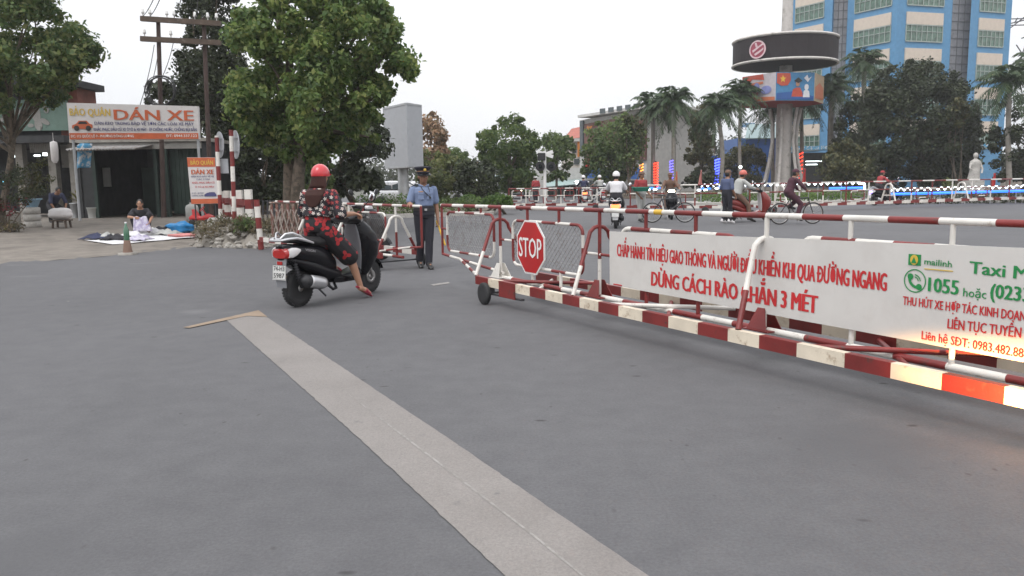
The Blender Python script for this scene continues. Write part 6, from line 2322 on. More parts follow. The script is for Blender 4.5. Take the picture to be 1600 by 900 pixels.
# red toy ride-on car
YT = 23.2
c = AT(316, 345, YT)
t = thing('toy_car', 'red ride-on toy car parked below the upright DÁN XE sign', 'toy car', (c.x, c.y, FZ))
M['toy_red'] = paint('toy_red', (0.55, 0.03, 0.03), 0.35)
mb = MB()
mb.loft([((-.34, 0, .20), (0, .10, 0), (0, 0, .05), 3), ((-.25, 0, .22), (0, .17, 0), (0, 0, .09), 3), ((0, 0, .19), (0, .17, 0), (0, 0, .06), 3), ((.18, 0, .23), (0, .17, 0), (0, 0, .10), 3), ((.34, 0, .20), (0, .12, 0), (0, 0, .06), 3)], 16)
mb.loft([((-.16, 0, .26), (.09, 0, 0), (0, .14, 0), 3), ((-.22, 0, .46), (.03, 0, 0), (0, .13, 0), 3)], 14)
mb.build('body', 'toy_red', t)
for sx in (-1, 1):
    for x in (-.22, .22):
        mb = MB(); mb.lathe([(0, -.04), (.08, -.04), (.09, -.02), (.09, .02), (.08, .04), (0, .04)], 16, (x, sx * .18, .09), (0, 1, 0)); mb.build('wheel', 'rubber', t)
mb = MB(); mb.tube([(.14, 0, .28), (.03, 0, .46)], .015, 8); mb.wheelring((.02, 0, .47), (.7, 0, -.7), .08, .014, 18, 6); mb.build('steering_wheel', 'toy_red', t)
t = thing('jerrycan', 'grey plastic drum standing against the shop right of its doorway', 'drum', (AT(301, 343, 26).x, 26, FZ))
mb = MB(); mb.lathe([(.16, 0), (.2, .03), (.2, .42), (.17, .5), (.07, .55), (.07, .62), (0, .62)], 18); mb.build('shell', 'cloth_grey', t)
mb = MB(); mb.lathe([(.078, .60), (.078, .66), (0, .66)], 14); mb.build('cap', 'black_matt', t)

# ---------------------------------------------------------------- woman squatting by her clothes
SQ = G(222, 364, .17)
sqj = dict(pel=(0, -.13, .20), che=(0, .02, .45), nek=(0, .09, .62), head=(0, .14, .745), face=(.1, 1, -.15),
           shR=(.165, .07, .575), elR=(.28, .26, .42), wrR=(.13, .42, .40), shL=(-.165, .07, .575), elL=(-.27, .24, .40), wrL=(-.20, .44, .26),
           hpR=(.10, -.10, .20), knR=(.20, .24, .46), anR=(.14, .03, .09), toR=(.17, .19, .035), hpL=(-.10, -.10, .20), knL=(-.20, .24, .46), anL=(-.14, .03, .09), toL=(-.17, .19, .035))
figure('woman in dark top squatting behind clothes spread on a white sheet', (SQ.x, SQ.y, .19), R(203), sqj,
       dict(skin='skin', top=dict(mat='cloth_dark', sleeve=.8), legs=dict(mat='cloth_dark', len=1.9, ease=.02), shoe='cloth_brown', hair='bun', curl=.8), vox=.010)
M['lavender'] = paint('lavender_cloth', (0.36, 0.32, 0.46), 0.85, wear=(0.55, 0.52, 0.6), wscale=9, wp=(0.45, 0.55))
def drape(name, label, cat, pts_grid, mat, thick=.012, kind=None):
    nx, ny = len(pts_grid[0]), len(pts_grid)
    mb = MB()
    mb.add([p for row in pts_grid for p in row], [(j * nx + i, j * nx + i + 1, (j + 1) * nx + i + 1, (j + 1) * nx + i) for j in range(ny - 1) for i in range(nx - 1)], 0, True)
    o = mb.build(name, mat)
    o.modifiers.new('s', 'SOLIDIFY').thickness = thick
    center_mesh(o)
    return tag(o, label, cat)
def fs(px, py):                                          # forecourt surface under a pixel
    p = G(px, py, .15)
    for _ in range(4):
        z = fsurf(p.x, p.y)
        p = G(px, py, z)
    return p
def fsurf(x, y):
    best = None
    # walk along the road edge / shop edge parametrisation
    lo = 1e9
    for i in range(141):
        t = i / 140
        seg = t * (len(e_road) - 1)
        k = min(int(seg), len(e_road) - 2)
        f = seg - k
        a = Vector(e_road[k]).lerp(Vector(e_road[k + 1]), f)
        b = Vector(e_shop[k]).lerp(Vector(e_shop[k + 1]), f)
        ab = b - a
        s = max(0, min(1, ((x - a.x) * ab.x + (y - a.y) * ab.y) / (ab.x ** 2 + ab.y ** 2)))
        d = math.hypot(a.x + ab.x * s - x, a.y + ab.y * s - y)
        if d < lo: lo, best = d, s
    return fz(best)
top = [Vector((-.15 + .3 * i / 7 + .01, .42, .42 + .02 * math.sin(i * 1.5))) for i in range(8)]
g = []
rq = Matrix.Translation((SQ.x, SQ.y, .19)) @ Matrix.Rotation(R(203), 4, 'Z')
for j in range(7):
    f = j / 6
    g.append([rq @ Vector((p.x * (1 + .5 * f) - .05 * f, .43 + .12 * f + .03 * math.sin(i * 1.9), p.z * (1 - f) + .05 * f)) for i, p in enumerate(top)])
drape('lavender_cloth', 'pale lavender cloth held up by the squatting woman', 'cloth', g, 'lavender')
# sheet with clothes
def quadgrid(c00, c10, c11, c01, nx, ny, f):
    return [[(c00.lerp(c10, i / nx)).lerp(c01.lerp(c11, i / nx), j / ny) + Vector((0, 0, f(i / nx, j / ny))) for i in range(nx + 1)] for j in range(ny + 1)]
shc = [fs(130, 376), fs(176, 383), fs(304, 372), fs(268, 360)]
drape('ground_sheet', 'white plastic ground sheet spread on the forecourt under the clothes', 'sheet', quadgrid(shc[0], shc[1], shc[2], shc[3], 30, 12, lambda u, v: .018 + .012 * math.sin(u * 23 + v * 5) * math.sin(v * 9)), 'cloth_white', .008)
items = [(152, 375, 'cloth_navy', 'dark navy garment lying at the left end of the white ground sheet'), (166, 374, 'cloth_grey', 'grey garment between two dark ones near the left end of the ground sheet'),
         (181, 376, 'cloth_dark', 'black garment in the middle of the ground sheet, left of the green bottle'), (212, 370, 'cloth_white', 'heap of white garments in front of the squatting woman'),
         (238, 366, 'cloth_white', 'folded white garment right of the squatting woman'), (252, 364, 'cloth_dark', 'dark printed garment heap near the blue bag'), (262, 368, 'cloth_grey', 'grey garment lying in front of the dark printed heap'), (218, 377, 'lavender', 'lilac garment at the front edge of the ground sheet')]
for (x, y, m_, lab) in items:
    p = fs(x, y)
    ph_ = rg.uniform(0, 6)
    sx_, sy_ = rg.uniform(.22, .36), rg.uniform(.22, .34)
    g = [[Vector((p.x + sx_ * (i / 9 * 2 - 1) * (1 + .1 * math.sin(j + ph_)), p.y + sy_ * (j / 7 * 2 - 1) * (1 + .12 * math.cos(i + ph_)),
                  p.z + .035 + max(0, .19 * math.cos((i / 9 - .5) * 2.6) * math.cos((j / 7 - .5) * 2.6) * (.6 + .4 * math.sin(i * 1.7 + ph_) * math.cos(j * 1.3))))) for i in range(10)] for j in range(8)]
    tag(drape('garment', lab, 'garment', g, m_, .015), group='clothes laid out on the sheet')
M['bag_blue'] = paint('blue_plastic', (0.015, 0.19, 0.44), 0.35, var=0.25, bump=.6, bscale=8)
def lump(name, label, cat, c, r, mat, seed, sharp=.12):
    q = np.random.default_rng(seed)
    mb = MB()
    mb.ball(c, r, 18, 12)
    ph_ = q.uniform(0, 6, 6)
    for k, v in enumerate(mb.v):
        d = Vector(v) - Vector(c)
        f = 1 + sharp * (math.sin(d.x / r[0] * 5 + ph_[0]) + math.sin(d.y / r[1] * 6 + ph_[1]) + math.sin(d.z / r[2] * 7 + ph_[2]) + .6 * math.sin(d.x / r[0] * 11 + d.z / r[2] * 9 + ph_[3]))
        mb.v[k] = tuple(Vector(c) + d * f)
    return tag(center_mesh(mb.build(name, mat)), label, cat)
p = fs(284, 364)
lump('plastic_bag', 'crumpled bright blue plastic bag at the right end of the sheet', 'bag', (p.x, p.y, p.z + .14), (.36, .22, .17), 'bag_blue', 3)
M['cloth_pink'] = paint('pink_cloth', (0.55, 0.22, 0.21), 0.85)
p = fs(287, 371)
lump('pink_cloth', 'pink cloth lying in front of the blue plastic bag', 'cloth', (p.x, p.y, p.z + .05), (.34, .18, .06), 'cloth_pink', 4)
# bottle standing on a broken cone
p = fs(200, 398)
p.z = max(0, p.z)
t = thing('traffic_cone', 'worn brick coloured cone stump on square base at the road edge', 'cone', p)
M['brick_cone'] = paint('worn_terracotta', (0.19, 0.12, 0.09), 0.85, wear=(0.2, 0.17, 0.14), wscale=8)
mb = MB()
mb.loft([((0, 0, 0), (.155, 0, 0), (0, .155, 0), 8), ((0, 0, .045), (.15, 0, 0), (0, .15, 0), 8), ((0, 0, .05), (.10, 0, 0), (0, .10, 0), 4)], 28)
mb.build('base', 'concrete', t)
mb = MB(); mb.lathe([(.095, .05), (.062, .29), (.055, .30), (0, .30)], 20); mb.build('stump', 'brick_cone', t)
M['bottle_green'] = paint('green_glass', (0.06, 0.16, 0.095), 0.15, coat=.5)
t = thing('bottle', 'green bottle standing on top of the brick coloured cone stump', 'bottle', p + Vector((0, 0, .30)))
mb = MB(); mb.lathe([(.05, 0), (.056, .02), (.056, .19), (.045, .24), (.022, .30), (.02, .36), (.0, .36)], 18); mb.build('glass', 'bottle_green', t)
mb = MB(); mb.lathe([(.023, .35), (.023, .375), (0, .375)], 12); mb.build('cap', 'cloth_white', t)

# bending man, sack, pots and plants
MP = G(86, 350, .2)
mj = dict(pel=(0, -.08, .62), che=(0, .16, .84), nek=(0, .30, .96), head=(0, .40, 1.06), face=(0.2, 1, -.45), shR=(.18, .26, .93), elR=(.24, .36, .66), wrR=(.16, .44, .44), shL=(-.18, .26, .93), elL=(-.24, .36, .66), wrL=(-.14, .46, .42),
          hpR=(.10, -.06, .58), knR=(.18, .22, .46), anR=(.14, .02, .09), toR=(.16, .17, .035), hpL=(-.10, -.06, .58), knL=(-.18, .20, .46), anL=(-.14, .0, .09), toL=(-.16, .15, .035))
M['bald'] = M['skin_dark']
figure('man in navy shirt bending over the white sack among the pots', (MP.x, MP.y, .22), R(-125), mj, dict(skin='skin_dark', top=dict(mat='cloth_navy', sleeve=.9), legs=dict(mat='cloth_dark', len=1.9), shoe='shoe_black'), vox=.010)
p = G(97, 357, .18)
t = thing('stool', 'low wooden stool carrying the white sack', 'stool', (p.x, p.y, .2))
mb = MB(); mb.box((0, 0, .22), (.5, .36, .04)); mb.build('seat', 'wood', t, bevel=.006)
for sx in (-1, 1):
    for sy in (-1, 1):
        mb = MB(); mb.bar((sx * .2, sy * .13, 0), (sx * .18, sy * .12, .2), .045, .045, up=(0, 1, 0)); mb.build('leg', 'wood', t)
lump('sack', 'bulging white sack resting on the low stool at left', 'sack', (p.x, p.y, .2 + .24 + .17), (.36, .25, .19), 'sign_board', 9, .05)
# blue basin planter on concrete pedestal
p = G(52, 357, .18)
t = thing('pedestal', 'weathered round concrete pedestal under the blue plant basin', 'pedestal', (p.x, p.y, .2))
mb = MB()
for k in range(3):
    mb.lathe([(.20, .205 * k + .002), (.235, .205 * k + .02), (.235, .205 * k + .185), (.20, .205 * k + .203)], 22)
mb.build('drum', 'concrete_pale', t)
M['basin_blue'] = paint('basin_blue', (0.20, 0.32, 0.42), 0.5, wear=(.14, .2, .25))
t = thing('potted_plant', 'bushy olive potted plant in a pale blue basin on the concrete pedestal', 'plant', (p.x, p.y, .82))
mb = MB(); mb.lathe([(.17, 0), (.26, .20), (.31, .22), (.31, .25), (.25, .25), (.23, .20), (0, .20)], 26); mb.build('pot', 'basin_blue', t)
C = [(p.x + rg.normal() * .22, p.y + rg.normal() * .2, 1.15 + rg.uniform(0, 1.05)) for _ in range(20)]
quads_object('foliage', leaf_arrays(C, [rg.uniform(.12, .24) for _ in C], 70, .09, rng=rg, aspect=.4), 'leaf_olive', t)
mb = MB()
for c in C[:9]: limb(mb, (p.x, p.y, 1.0), c, .02, .006, rg)
mb.build('stems', 'bark', t, True)
# yellow green areca
p = G(126, 340, .22)
t = thing('potted_palm', 'yellow green fan-leaved palm in a pale pot beside the bending man', 'plant', (p.x, p.y, .24))
mb = MB(); mb.lathe([(.15, 0), (.2, .3), (.23, .5), (.2, .5), (.18, .42), (0, .42)], 20); mb.build('pot', 'concrete', t)
V = []
for k in range(46):
    a, el = rg.uniform(0, 2 * PI), rg.uniform(.15, 1.25)
    L = rg.uniform(.5, .85)
    d = Vector((math.cos(a) * math.cos(el), math.sin(a) * math.cos(el), math.sin(el)))
    p0 = Vector((p.x, p.y, .72))
    sd = d.cross(Vector((0, 0, 1))).normalized() * .035
    mid, end = p0 + d * L * .6, p0 + d * L - Vector((0, 0, L * .22))
    V += [p0, mid + sd, end, mid - sd]
quads_object('fronds', [tuple(v) for v in V], 'leaf_yellow', t)
for (x, y, r_, h_, nm, lab, mt_) in ((146, 341, .20, .38, 'bucket', 'white plastic bucket standing beside the dark shop doorway', 'cloth_grey'), (118, 341, .16, .55, 'tin', 'tall pale metal tin beside the yellow green palm', 'steel')):
    p = G(x, y, .24)
    t = thing(nm, lab, nm, (p.x, p.y, .25))
    mb = MB(); mb.lathe([(r_ * .8, 0), (r_, h_), (r_ * 1.06, h_ + .005), (r_ * 1.06, h_ - .03), (r_ * .96, h_ - .03), (r_ * .8, .03), (0, .03)], 22); mb.build('shell', mt_, t)
    mb = MB(); mb.tube([(r_ * math.cos(a), 0, h_ + r_ * .9 * math.sin(a)) for a in (PI * i / 12 for i in range(13))], .008, 6); mb.build('handle', 'dark_steel', t)
# low planter wall and red-flowered plants at the left edge
p0, p1 = G(-60, 362, .15), G(33, 358, .15)
mb = MB()
mb.bar((p0.x, p0.y, .42), (p1.x, p1.y, .42), .4, .55)
o = mb.build('planter_wall', 'concrete', bevel=.03)
tag(center_mesh(o), 'low weathered concrete planter wall at the far left edge', 'wall')
for (x, y, lab, mt_, n_, sp_) in ((5, 320, 'dark red leaved shrub behind the low planter wall at far left', 'petal_red', 8, .28), (18, 352, 'dry brownish ground plant at the foot of the planter wall', 'leaf_dry', 6, .25), (6, 290, 'dark leafy bush in the shade behind the red flowers', 'leaf_dark', 14, .6)):
    p = G(x, 365, .15)
    c = AT(x, y, p.y + .2)
    t = thing('shrub', lab, 'plant', (c.x, c.y, .2))
    C = [(c.x + rg.normal() * sp_, c.y + rg.normal() * .25, max(.3, c.z + rg.normal() * sp_ * .35)) for _ in range(n_)]
    quads_object('foliage', leaf_arrays(C, [.2] * n_, 60, .09, rg), mt_, t)
    mb = MB()
    for c_ in C[:5]: limb(mb, (c.x, c.y, .2), c_, .02, .006, rg)
    mb.build('stems', 'bark', t, True)

# ---------------------------------------------------------------- utility pole frame
YU = 29.0
up_ = thing('utility_pole', 'weathered H-frame utility pole with two crossarms and insulators', 'utility pole', (AT(290, 340, YU).x, YU, FZ))
for (xt, yt, xb) in ((247, 27, 252), (318, 28, 325)):
    a, b = AT(xt, yt, YU), AT(xb, 200, YU)
    d = (b - a).normalized()
    bot = a + d * ((a.z - FZ + .2) / -d.z)
    mb = MB(); mb.tube([bot, a], [.09, .07], 12); mb.build('pole', 'rust', up_, True)
for (y0, y1) in ((29, 37), (60.5, 67)):
    a, b = AT(220, y0, YU - .16), AT(345, y1, YU - .16)
    mb = MB(); mb.bar(a, b, .14, .17); mb.build('crossarm', 'wood', up_, True)
    for f in (.03, .12, .33, .42, .68, .84, .95) if y0 < 40 else (.05, .38):
        c = a.lerp(b, f) + Vector((0, 0, .09))
        mb = MB(); mb.lathe([(.02, 0), (.02, .08), (.055, .09), (.06, .14), (.045, .17), (.05, .21), (.03, .25), (0, .26)], 10, c); mb.build('insulator', 'sign_white', up_, True)
mb = MB()
c = AT(253, 142, YU - .25)
for k in range(6):
    mb.wheelring(c + Vector((rg.normal() * .03, -.03 * k, rg.normal() * .03)), (.1 * rg.normal(), 1, .1 * rg.normal()), .50 + rg.normal() * .015, .016, 36, 6)
mb.build('cable_coil', 'black_matt', up_, True)
for (f, z_, dx) in ((.03, 29, -3), (.12, 29, -2), (.42, 31, 1.2), (.68, 33, 3)):
    a = AT(220 + 125 * f, z_ - 4, YU - .16)
    pts = [a.lerp(AT(300 + dx * 6, -130, 15), i / 12) - Vector((0, 0, .25 * 4 * (i / 12) * (1 - i / 12))) for i in range(13)]
    mb = MB(); mb.tube(pts, .014, 4, caps=False); mb.build('wire', 'black_matt', up_, True)
for (x0, y0, x1, y1) in ((241, 70, 215, 175), (246, 90, 222, 175), (272, 60, 250, 128)):
    a, b = AT(x0, y0, YU), AT(x1, y1, YU + .5)
    mb = MB(); mb.tube([a.lerp(b, i / 8) + Vector((.25 * (i / 8) * (1 - i / 8), 0, 0)) for i in range(9)], .013, 4, caps=False); mb.build('wire', 'black_matt', up_, True)
# ================================================================ trees on the left
def gb(px, Y, z=0.15):
    p = AT(px, 300, Y)
    return (p.x, Y, z)
tree('leafy pale green tree overhanging the old house at far left', [(-130, -120), (20, -110), (70, -50), (92, 5), (118, 38), (148, 62), (158, 84), (142, 104), (128, 122), (112, 132), (98, 158), (62, 168), (40, 160), (10, 185), (-60, 200), (-130, 190)], 22.5,
     gb(-12, 22.5), 2.6, 190, (12, 26), 190, .145, 'leaf_left', fork=AT(22, 200, 22.5), tr=.11, seed=2, limbs=22)
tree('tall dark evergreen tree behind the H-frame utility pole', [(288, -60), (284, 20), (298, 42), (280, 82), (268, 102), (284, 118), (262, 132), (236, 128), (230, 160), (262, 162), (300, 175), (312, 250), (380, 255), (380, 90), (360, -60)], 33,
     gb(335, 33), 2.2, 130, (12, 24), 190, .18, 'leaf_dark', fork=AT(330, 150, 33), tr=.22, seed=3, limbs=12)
big_poly = [(352, 118), (346, 100), (356, 85), (350, 60), (366, 32), (372, 5), (392, -12), (420, -60), (500, -80), (560, -50), (596, 2), (618, 22), (628, 40), (618, 60), (632, 78), (650, 92), (650, 120), (636, 126), (618, 108), (608, 130), (618, 158), (630, 172), (622, 178),
            (602, 158), (590, 170), (598, 200), (588, 222), (560, 226), (530, 238), (490, 262), (455, 255), (430, 240), (400, 236), (376, 204), (362, 180), (344, 148), (344, 128)]
tree('big broad-leaved tree with pale trunk beside the crossing, tallest in view', big_poly, 22.5, gb(452, 22.5), 2.5, 260, (11, 22), 210, .155, 'leaf_big', fork=AT(455, 195, 22.5), tr=.24, seed=4, limbs=30, stems=3, droop=.5, aspect=.6, shell=.35)
# loose hanging sprays on the big tree's right edge belong to its outline above; darker trees stand behind
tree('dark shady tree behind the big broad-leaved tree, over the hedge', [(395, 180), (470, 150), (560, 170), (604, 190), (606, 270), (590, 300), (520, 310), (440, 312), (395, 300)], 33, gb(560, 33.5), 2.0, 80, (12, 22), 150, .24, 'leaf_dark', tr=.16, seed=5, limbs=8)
tree('dark bushy tree between the striped sign poles and the big trunk', [(376, 205), (420, 190), (446, 230), (440, 320), (385, 322), (366, 260)], 31, gb(410, 31, .25), 1.2, 46, (10, 18), 130, .2, 'leaf_dark', tr=.12, seed=6, limbs=6)

def bush(label, poly, Y, depth, n, rpx, per, size, mat, seed, cat='bush', name='bush', group=None):
    q = np.random.default_rng(seed)
    xs = [p[0] for p in poly]
    b = gb((min(xs) + max(xs)) / 2, Y, .1)
    t = thing(name, label, cat, b, group=group)
    C, Rr = crown_clumps(poly, Y, depth, n, rpx, q)
    quads_object('foliage', leaf_arrays(C, Rr, per, size, q), mat, t)
    mb = MB()
    for i in range(min(6, len(C))):
        limb(mb, Vector(b) + Vector((q.normal() * .3, 0, -.1)), C[i], .05, .012, q)
    mb.build('stems', 'bark', t, True)
    return t
bush('mid green shrub lit at the left, right behind the big trunk', [(470, 235), (505, 228), (520, 262), (512, 318), (475, 320)], 29, .7, 30, (7, 13), 110, .13, 'leaf_mid', 11)
def hedge(label, px0, px1, Y0, Y1, z0, z1, wd, mat, seed, per=55, size=.085):
    """clipped hedge: a box of leaves with an uneven top"""
    q = np.random.default_rng(seed)
    a, b = Vector(gb(px0, Y0, 0)), Vector(gb(px1, Y1, 0))
    t = thing('hedge', label, 'hedge', ((a.x + b.x) / 2, (a.y + b.y) / 2, z0))
    L = (b - a).length
    C, Rr = [], []
    n = int(L / .22)
    for i in range(n):
        for zz in np.arange(z0 + .1, z1 - .05, .2):
            for yy in (-wd / 2 + .1, wd / 2 - .1, 0):
                p = a.lerp(b, (i + q.uniform(0, 1)) / n)
                C.append((p.x, p.y + yy + q.normal() * .04, zz + q.normal() * .05))
                Rr.append(.17)
    quads_object('foliage', leaf_arrays(C, Rr, max(6, int(per * .35)), size, q), mat, t)
    return t
hedge('long clipped hedge in front of the white cars, left of the guard', 555, 662, 32.2, 32.2, .1, .95, .8, 'leaf_hedge', 12)
hedge('clipped dark hedge behind the guard, running to the round bush', 664, 745, 32.8, 33.2, .1, .72, .8, 'leaf_mid', 13)
bush('round bright clipped bush right of the guard', [(752, 322), (758, 306), (778, 302), (798, 308), (803, 322)], 33.5, .6, 26, (6, 10), 110, .09, 'leaf_hedge', 14)
bush('small clipped bush left of the bright round bush', [(712, 322), (722, 306), (742, 304), (754, 312), (754, 323)], 34.5, .5, 22, (6, 10), 100, .1, 'leaf_hedge', 15)
tree('coppery leaved thin tree just right of the grey billboard', [(655, 190), (668, 175), (690, 182), (700, 205), (694, 225), (704, 245), (690, 262), (660, 265)], 58, gb(672, 58), 1.5, 44, (5, 11), 60, .32, 'leaf_brown', tr=.12, seed=21, limbs=14)
tree('pale yellow green loose tree behind the guard', [(655, 232), (690, 240), (725, 250), (750, 275), (752, 300), (700, 318), (655, 316)], 44, gb(700, 44), 2.0, 70, (7, 14), 80, .22, 'leaf_light', tr=.10, seed=22, limbs=8)
tree('dark low tree between the pale tree and the central round tree', [(700, 262), (722, 248), (760, 252), (780, 270), (778, 312), (720, 316)], 42, gb(745, 42), 1.6, 50, (7, 13), 90, .2, 'leaf_dark', tr=.10, seed=23, limbs=6)
tree('small dark far tree above the pale tree, left of the central tree', [(690, 240), (705, 232), (728, 236), (735, 256), (715, 266), (692, 262)], 70, gb(712, 70), 1.5, 24, (6, 11), 70, .34, 'leaf_mid', tr=.1, seed=24, limbs=5)
tree('central round tree with a lone top tuft, left of the railway signal', [(742, 226), (744, 212), (758, 202), (776, 197), (783, 182), (800, 176), (816, 186), (820, 200), (836, 208), (844, 222), (842, 250), (834, 268), (838, 290), (815, 300), (780, 300), (768, 280), (764, 256), (748, 244)], 46,
     gb(796, 46), 1.9, 95, (7, 14), 120, .2, 'leaf_mid', fork=AT(797, 262, 46), tr=.15, seed=25, limbs=12)
tree('loose twiggy tree behind the railway signal', [(842, 222), (858, 205), (878, 200), (892, 212), (898, 235), (890, 275), (868, 285), (846, 280)], 60, gb(868, 60), 1.5, 48, (6, 12), 75, .28, 'leaf_mid', tr=.12, seed=26, limbs=10)
tree('spreading tree in front of the brown brick building', [(908, 250), (918, 205), (940, 188), (965, 180), (985, 176), (1004, 188), (1006, 230), (996, 262), (985, 282), (930, 284), (912, 275)], 60, gb(948, 60), 2.2, 95, (8, 16), 105, .26, 'leaf_mid', tr=.18, seed=27, limbs=10)
bush('olive bush growing at the top right of the spreading street tree', [(968, 184), (990, 178), (1005, 195), (1002, 215), (980, 210)], 58.5, .8, 16, (6, 11), 80, .24, 'leaf_olive', 28, 'tree', 'tree')
tree('olive green tree between the palms in front of the cream building', [(1072, 250), (1076, 200), (1086, 165), (1100, 158), (1112, 172), (1114, 215), (1122, 262), (1090, 268)], 66, gb(1095, 66), 1.6, 60, (7, 13), 95, .28, 'leaf_olive', tr=.15, seed=29, limbs=8)
bush('low dark shrubbery left of the monument tower', [(1112, 290), (1120, 250), (1145, 232), (1172, 226), (1194, 240), (1196, 290)], 72, 2.0, 70, (8, 14), 100, .26, 'leaf_olive', 30, 'shrubs', 'shrubbery')
bush('grey green hedge shrubs at the foot of the palms near the pink flags', [(1070, 292), (1076, 268), (1120, 262), (1128, 292)], 60, 1.2, 30, (7, 11), 90, .24, 'leaf_dark', 31, 'shrubs', 'shrubbery')
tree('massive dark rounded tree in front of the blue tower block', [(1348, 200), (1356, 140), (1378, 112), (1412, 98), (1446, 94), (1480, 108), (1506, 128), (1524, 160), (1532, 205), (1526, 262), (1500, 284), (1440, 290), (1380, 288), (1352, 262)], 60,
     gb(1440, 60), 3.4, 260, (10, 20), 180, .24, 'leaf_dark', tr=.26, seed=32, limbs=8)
tree('dark tree right of the palm beside the monument tower', [(1300, 240), (1310, 180), (1335, 150), (1365, 140), (1372, 200), (1360, 270), (1310, 280)], 66, gb(1340, 66), 1.8, 60, (9, 16), 110, .28, 'leaf_dark', tr=.16, seed=33, limbs=8)
bush('yellowish olive shrub between monument tower and massive dark tree', [(1275, 288), (1282, 255), (1300, 228), (1325, 218), (1348, 232), (1362, 262), (1368, 290)], 52, 1.6, 60, (8, 14), 110, .22, 'leaf_olive', 34)
tree('tree with pale patches at the right edge of the picture', [(1552, 280), (1548, 210), (1562, 165), (1590, 150), (1660, 150), (1670, 285)], 56, gb(1600, 56), 2.0, 70, (9, 17), 110, .26, 'leaf_dark', tr=.18, seed=35, limbs=8)
bush('yellow green sprig bush on the right flank of the massive dark tree', [(1478, 190), (1492, 152), (1512, 150), (1514, 185), (1496, 200)], 57, .6, 14, (6, 10), 80, .24, 'leaf_olive', 36, 'tree', 'tree')
# far treeline closing the view between the buildings
q = np.random.default_rng(41)
C, Rr = [], []
for i in range(230):
    x = q.uniform(-200, 1800)
    Yt = q.uniform(118, 150)
    p = AT(x, 300, Yt)
    hgt = q.uniform(1.5, 5.5) + 1.5 * math.sin(x * .012)
    for k in range(2):
        C.append((p.x + q.normal() * 2, Yt + q.normal(), max(1.0, hgt * q.uniform(.3, 1))))
        Rr.append(q.uniform(1.5, 2.6))
o = quads_object('distant_woods', leaf_arrays(C, Rr, 70, .8, q), 'leaf_dark', None)
tag(o, kind='stuff')

# ---------------------------------------------------------------- palms
def palm(label, px, ytop, Y, hgt=None, nf=30, L=2.3, seed=1, coconut=False, tr=.17, group='palms along the avenue'):
    q = np.random.default_rng(seed)
    b = Vector(gb(px, Y, .05))
    tp = AT(px, ytop, Y)
    t = thing('palm_tree', label, 'palm tree', b, group=group)
    lean = Vector((q.normal() * .12, q.normal() * .12, 0))
    pts = [b + Vector((0, 0, -.1))] + [b.lerp(tp, i / 7) + lean * math.sin(PI * i / 7) for i in range(1, 8)]
    mb = MB()
    mb.tube(pts, [tr * 1.35] + [tr * (1.1 - .25 * i / 7) for i in range(1, 8)], 12)
    if not coconut:
        mb.tube([tp - Vector((0, 0, .1)), tp + Vector((0, 0, .9))], [tr * .8, tr * .45], 10, 1)
    mb.build('trunk', ['bark_pale', 'leaf_palm'], t, True)
    V = []
    c = tp + Vector((0, 0, .7 if not coconut else .1))
    for k in range(nf):
        a = 2 * PI * (k * .618) + q.normal() * .15
        el = 1.38 - 2.0 * (k / nf) ** .9 + q.normal() * .1
        Lk = L * q.uniform(.85, 1.1)
        h = Vector((math.cos(a), math.sin(a), 0))
        P = []
        for i in range(12):
            s = i / 11
            P.append(c + h * (Lk * s * math.cos(el) * (1 - .12 * s)) + Vector((0, 0, Lk * (math.sin(el) * s - .64 * s * s))))
        for i in range(1, 12):
            d = (P[i] - P[i - 1]).normalized()
            sd = d.cross(Vector((0, 0, 1)))
            if sd.length < .1: sd = h.cross(Vector((0, 0, 1)))
            sd.normalize()
            upn = sd.cross(d)
            w = L * .22 * math.sin(PI * min(.93, .12 + i / 12.5)) + .05
            V += [P[i - 1] - sd * .02, P[i] - sd * .02, P[i] + sd * .02, P[i - 1] + sd * .02]
            for sgn in (-1, 1):
                for hh_ in (0, .5):
                    p0 = P[i - 1].lerp(P[i], hh_)
                    tipd = (sd * sgn * .85 + d * .55 - Vector((0, 0, .45 + .25 * q.random())) + upn * (.15 * q.normal())).normalized() * w * q.uniform(.8, 1.3)
                    bw = d * .075
                    V += [p0 - bw, p0 + tipd * .5 + bw * .2 - bw, p0 + tipd, p0 + tipd * .45 + bw]
    quads_object('crown', [tuple(v) for v in V], 'leaf_palm', t)
    return t
palm('left palm of the close pair in front of the cream building, red light column below', 1020, 178, 62, L=2.9, seed=1)
palm('right palm of the close pair in front of the cream building, violet light column below', 1052, 172, 60, L=3.0, seed=2)
palm('dark palm with bright blue light column, left of the monument tower', 1122, 182, 60, L=3.0, seed=3)
palm('slender tall palm just left of the monument tower, a white lamp on its trunk', 1157, 160, 64, L=3.0, seed=4, tr=.14)
palm('palm behind the monument tower, fronds hanging below the picture panels', 1208, 182, 70, L=3.2, seed=5)
palm('palm right of the monument tower with a red light spiral below', 1252, 168, 70, L=3.2, seed=6)
palm('tall palm in front of the blue tower block, left of the massive dark tree', 1350, 112, 70, L=3.4, seed=7, tr=.22)
palm('lower thick-trunked palm between monument tower and tall palm', 1300, 150, 68, L=3.2, seed=8, tr=.24)
palm('coconut palm with long drooping fronds at the right edge', 1578, 128, 55, L=3.3, seed=9, coconut=True, nf=24)
palm('coconut palm partly cut off by the right edge of the picture', 1625, 105, 58, L=3.4, seed=10, coconut=True, nf=24)

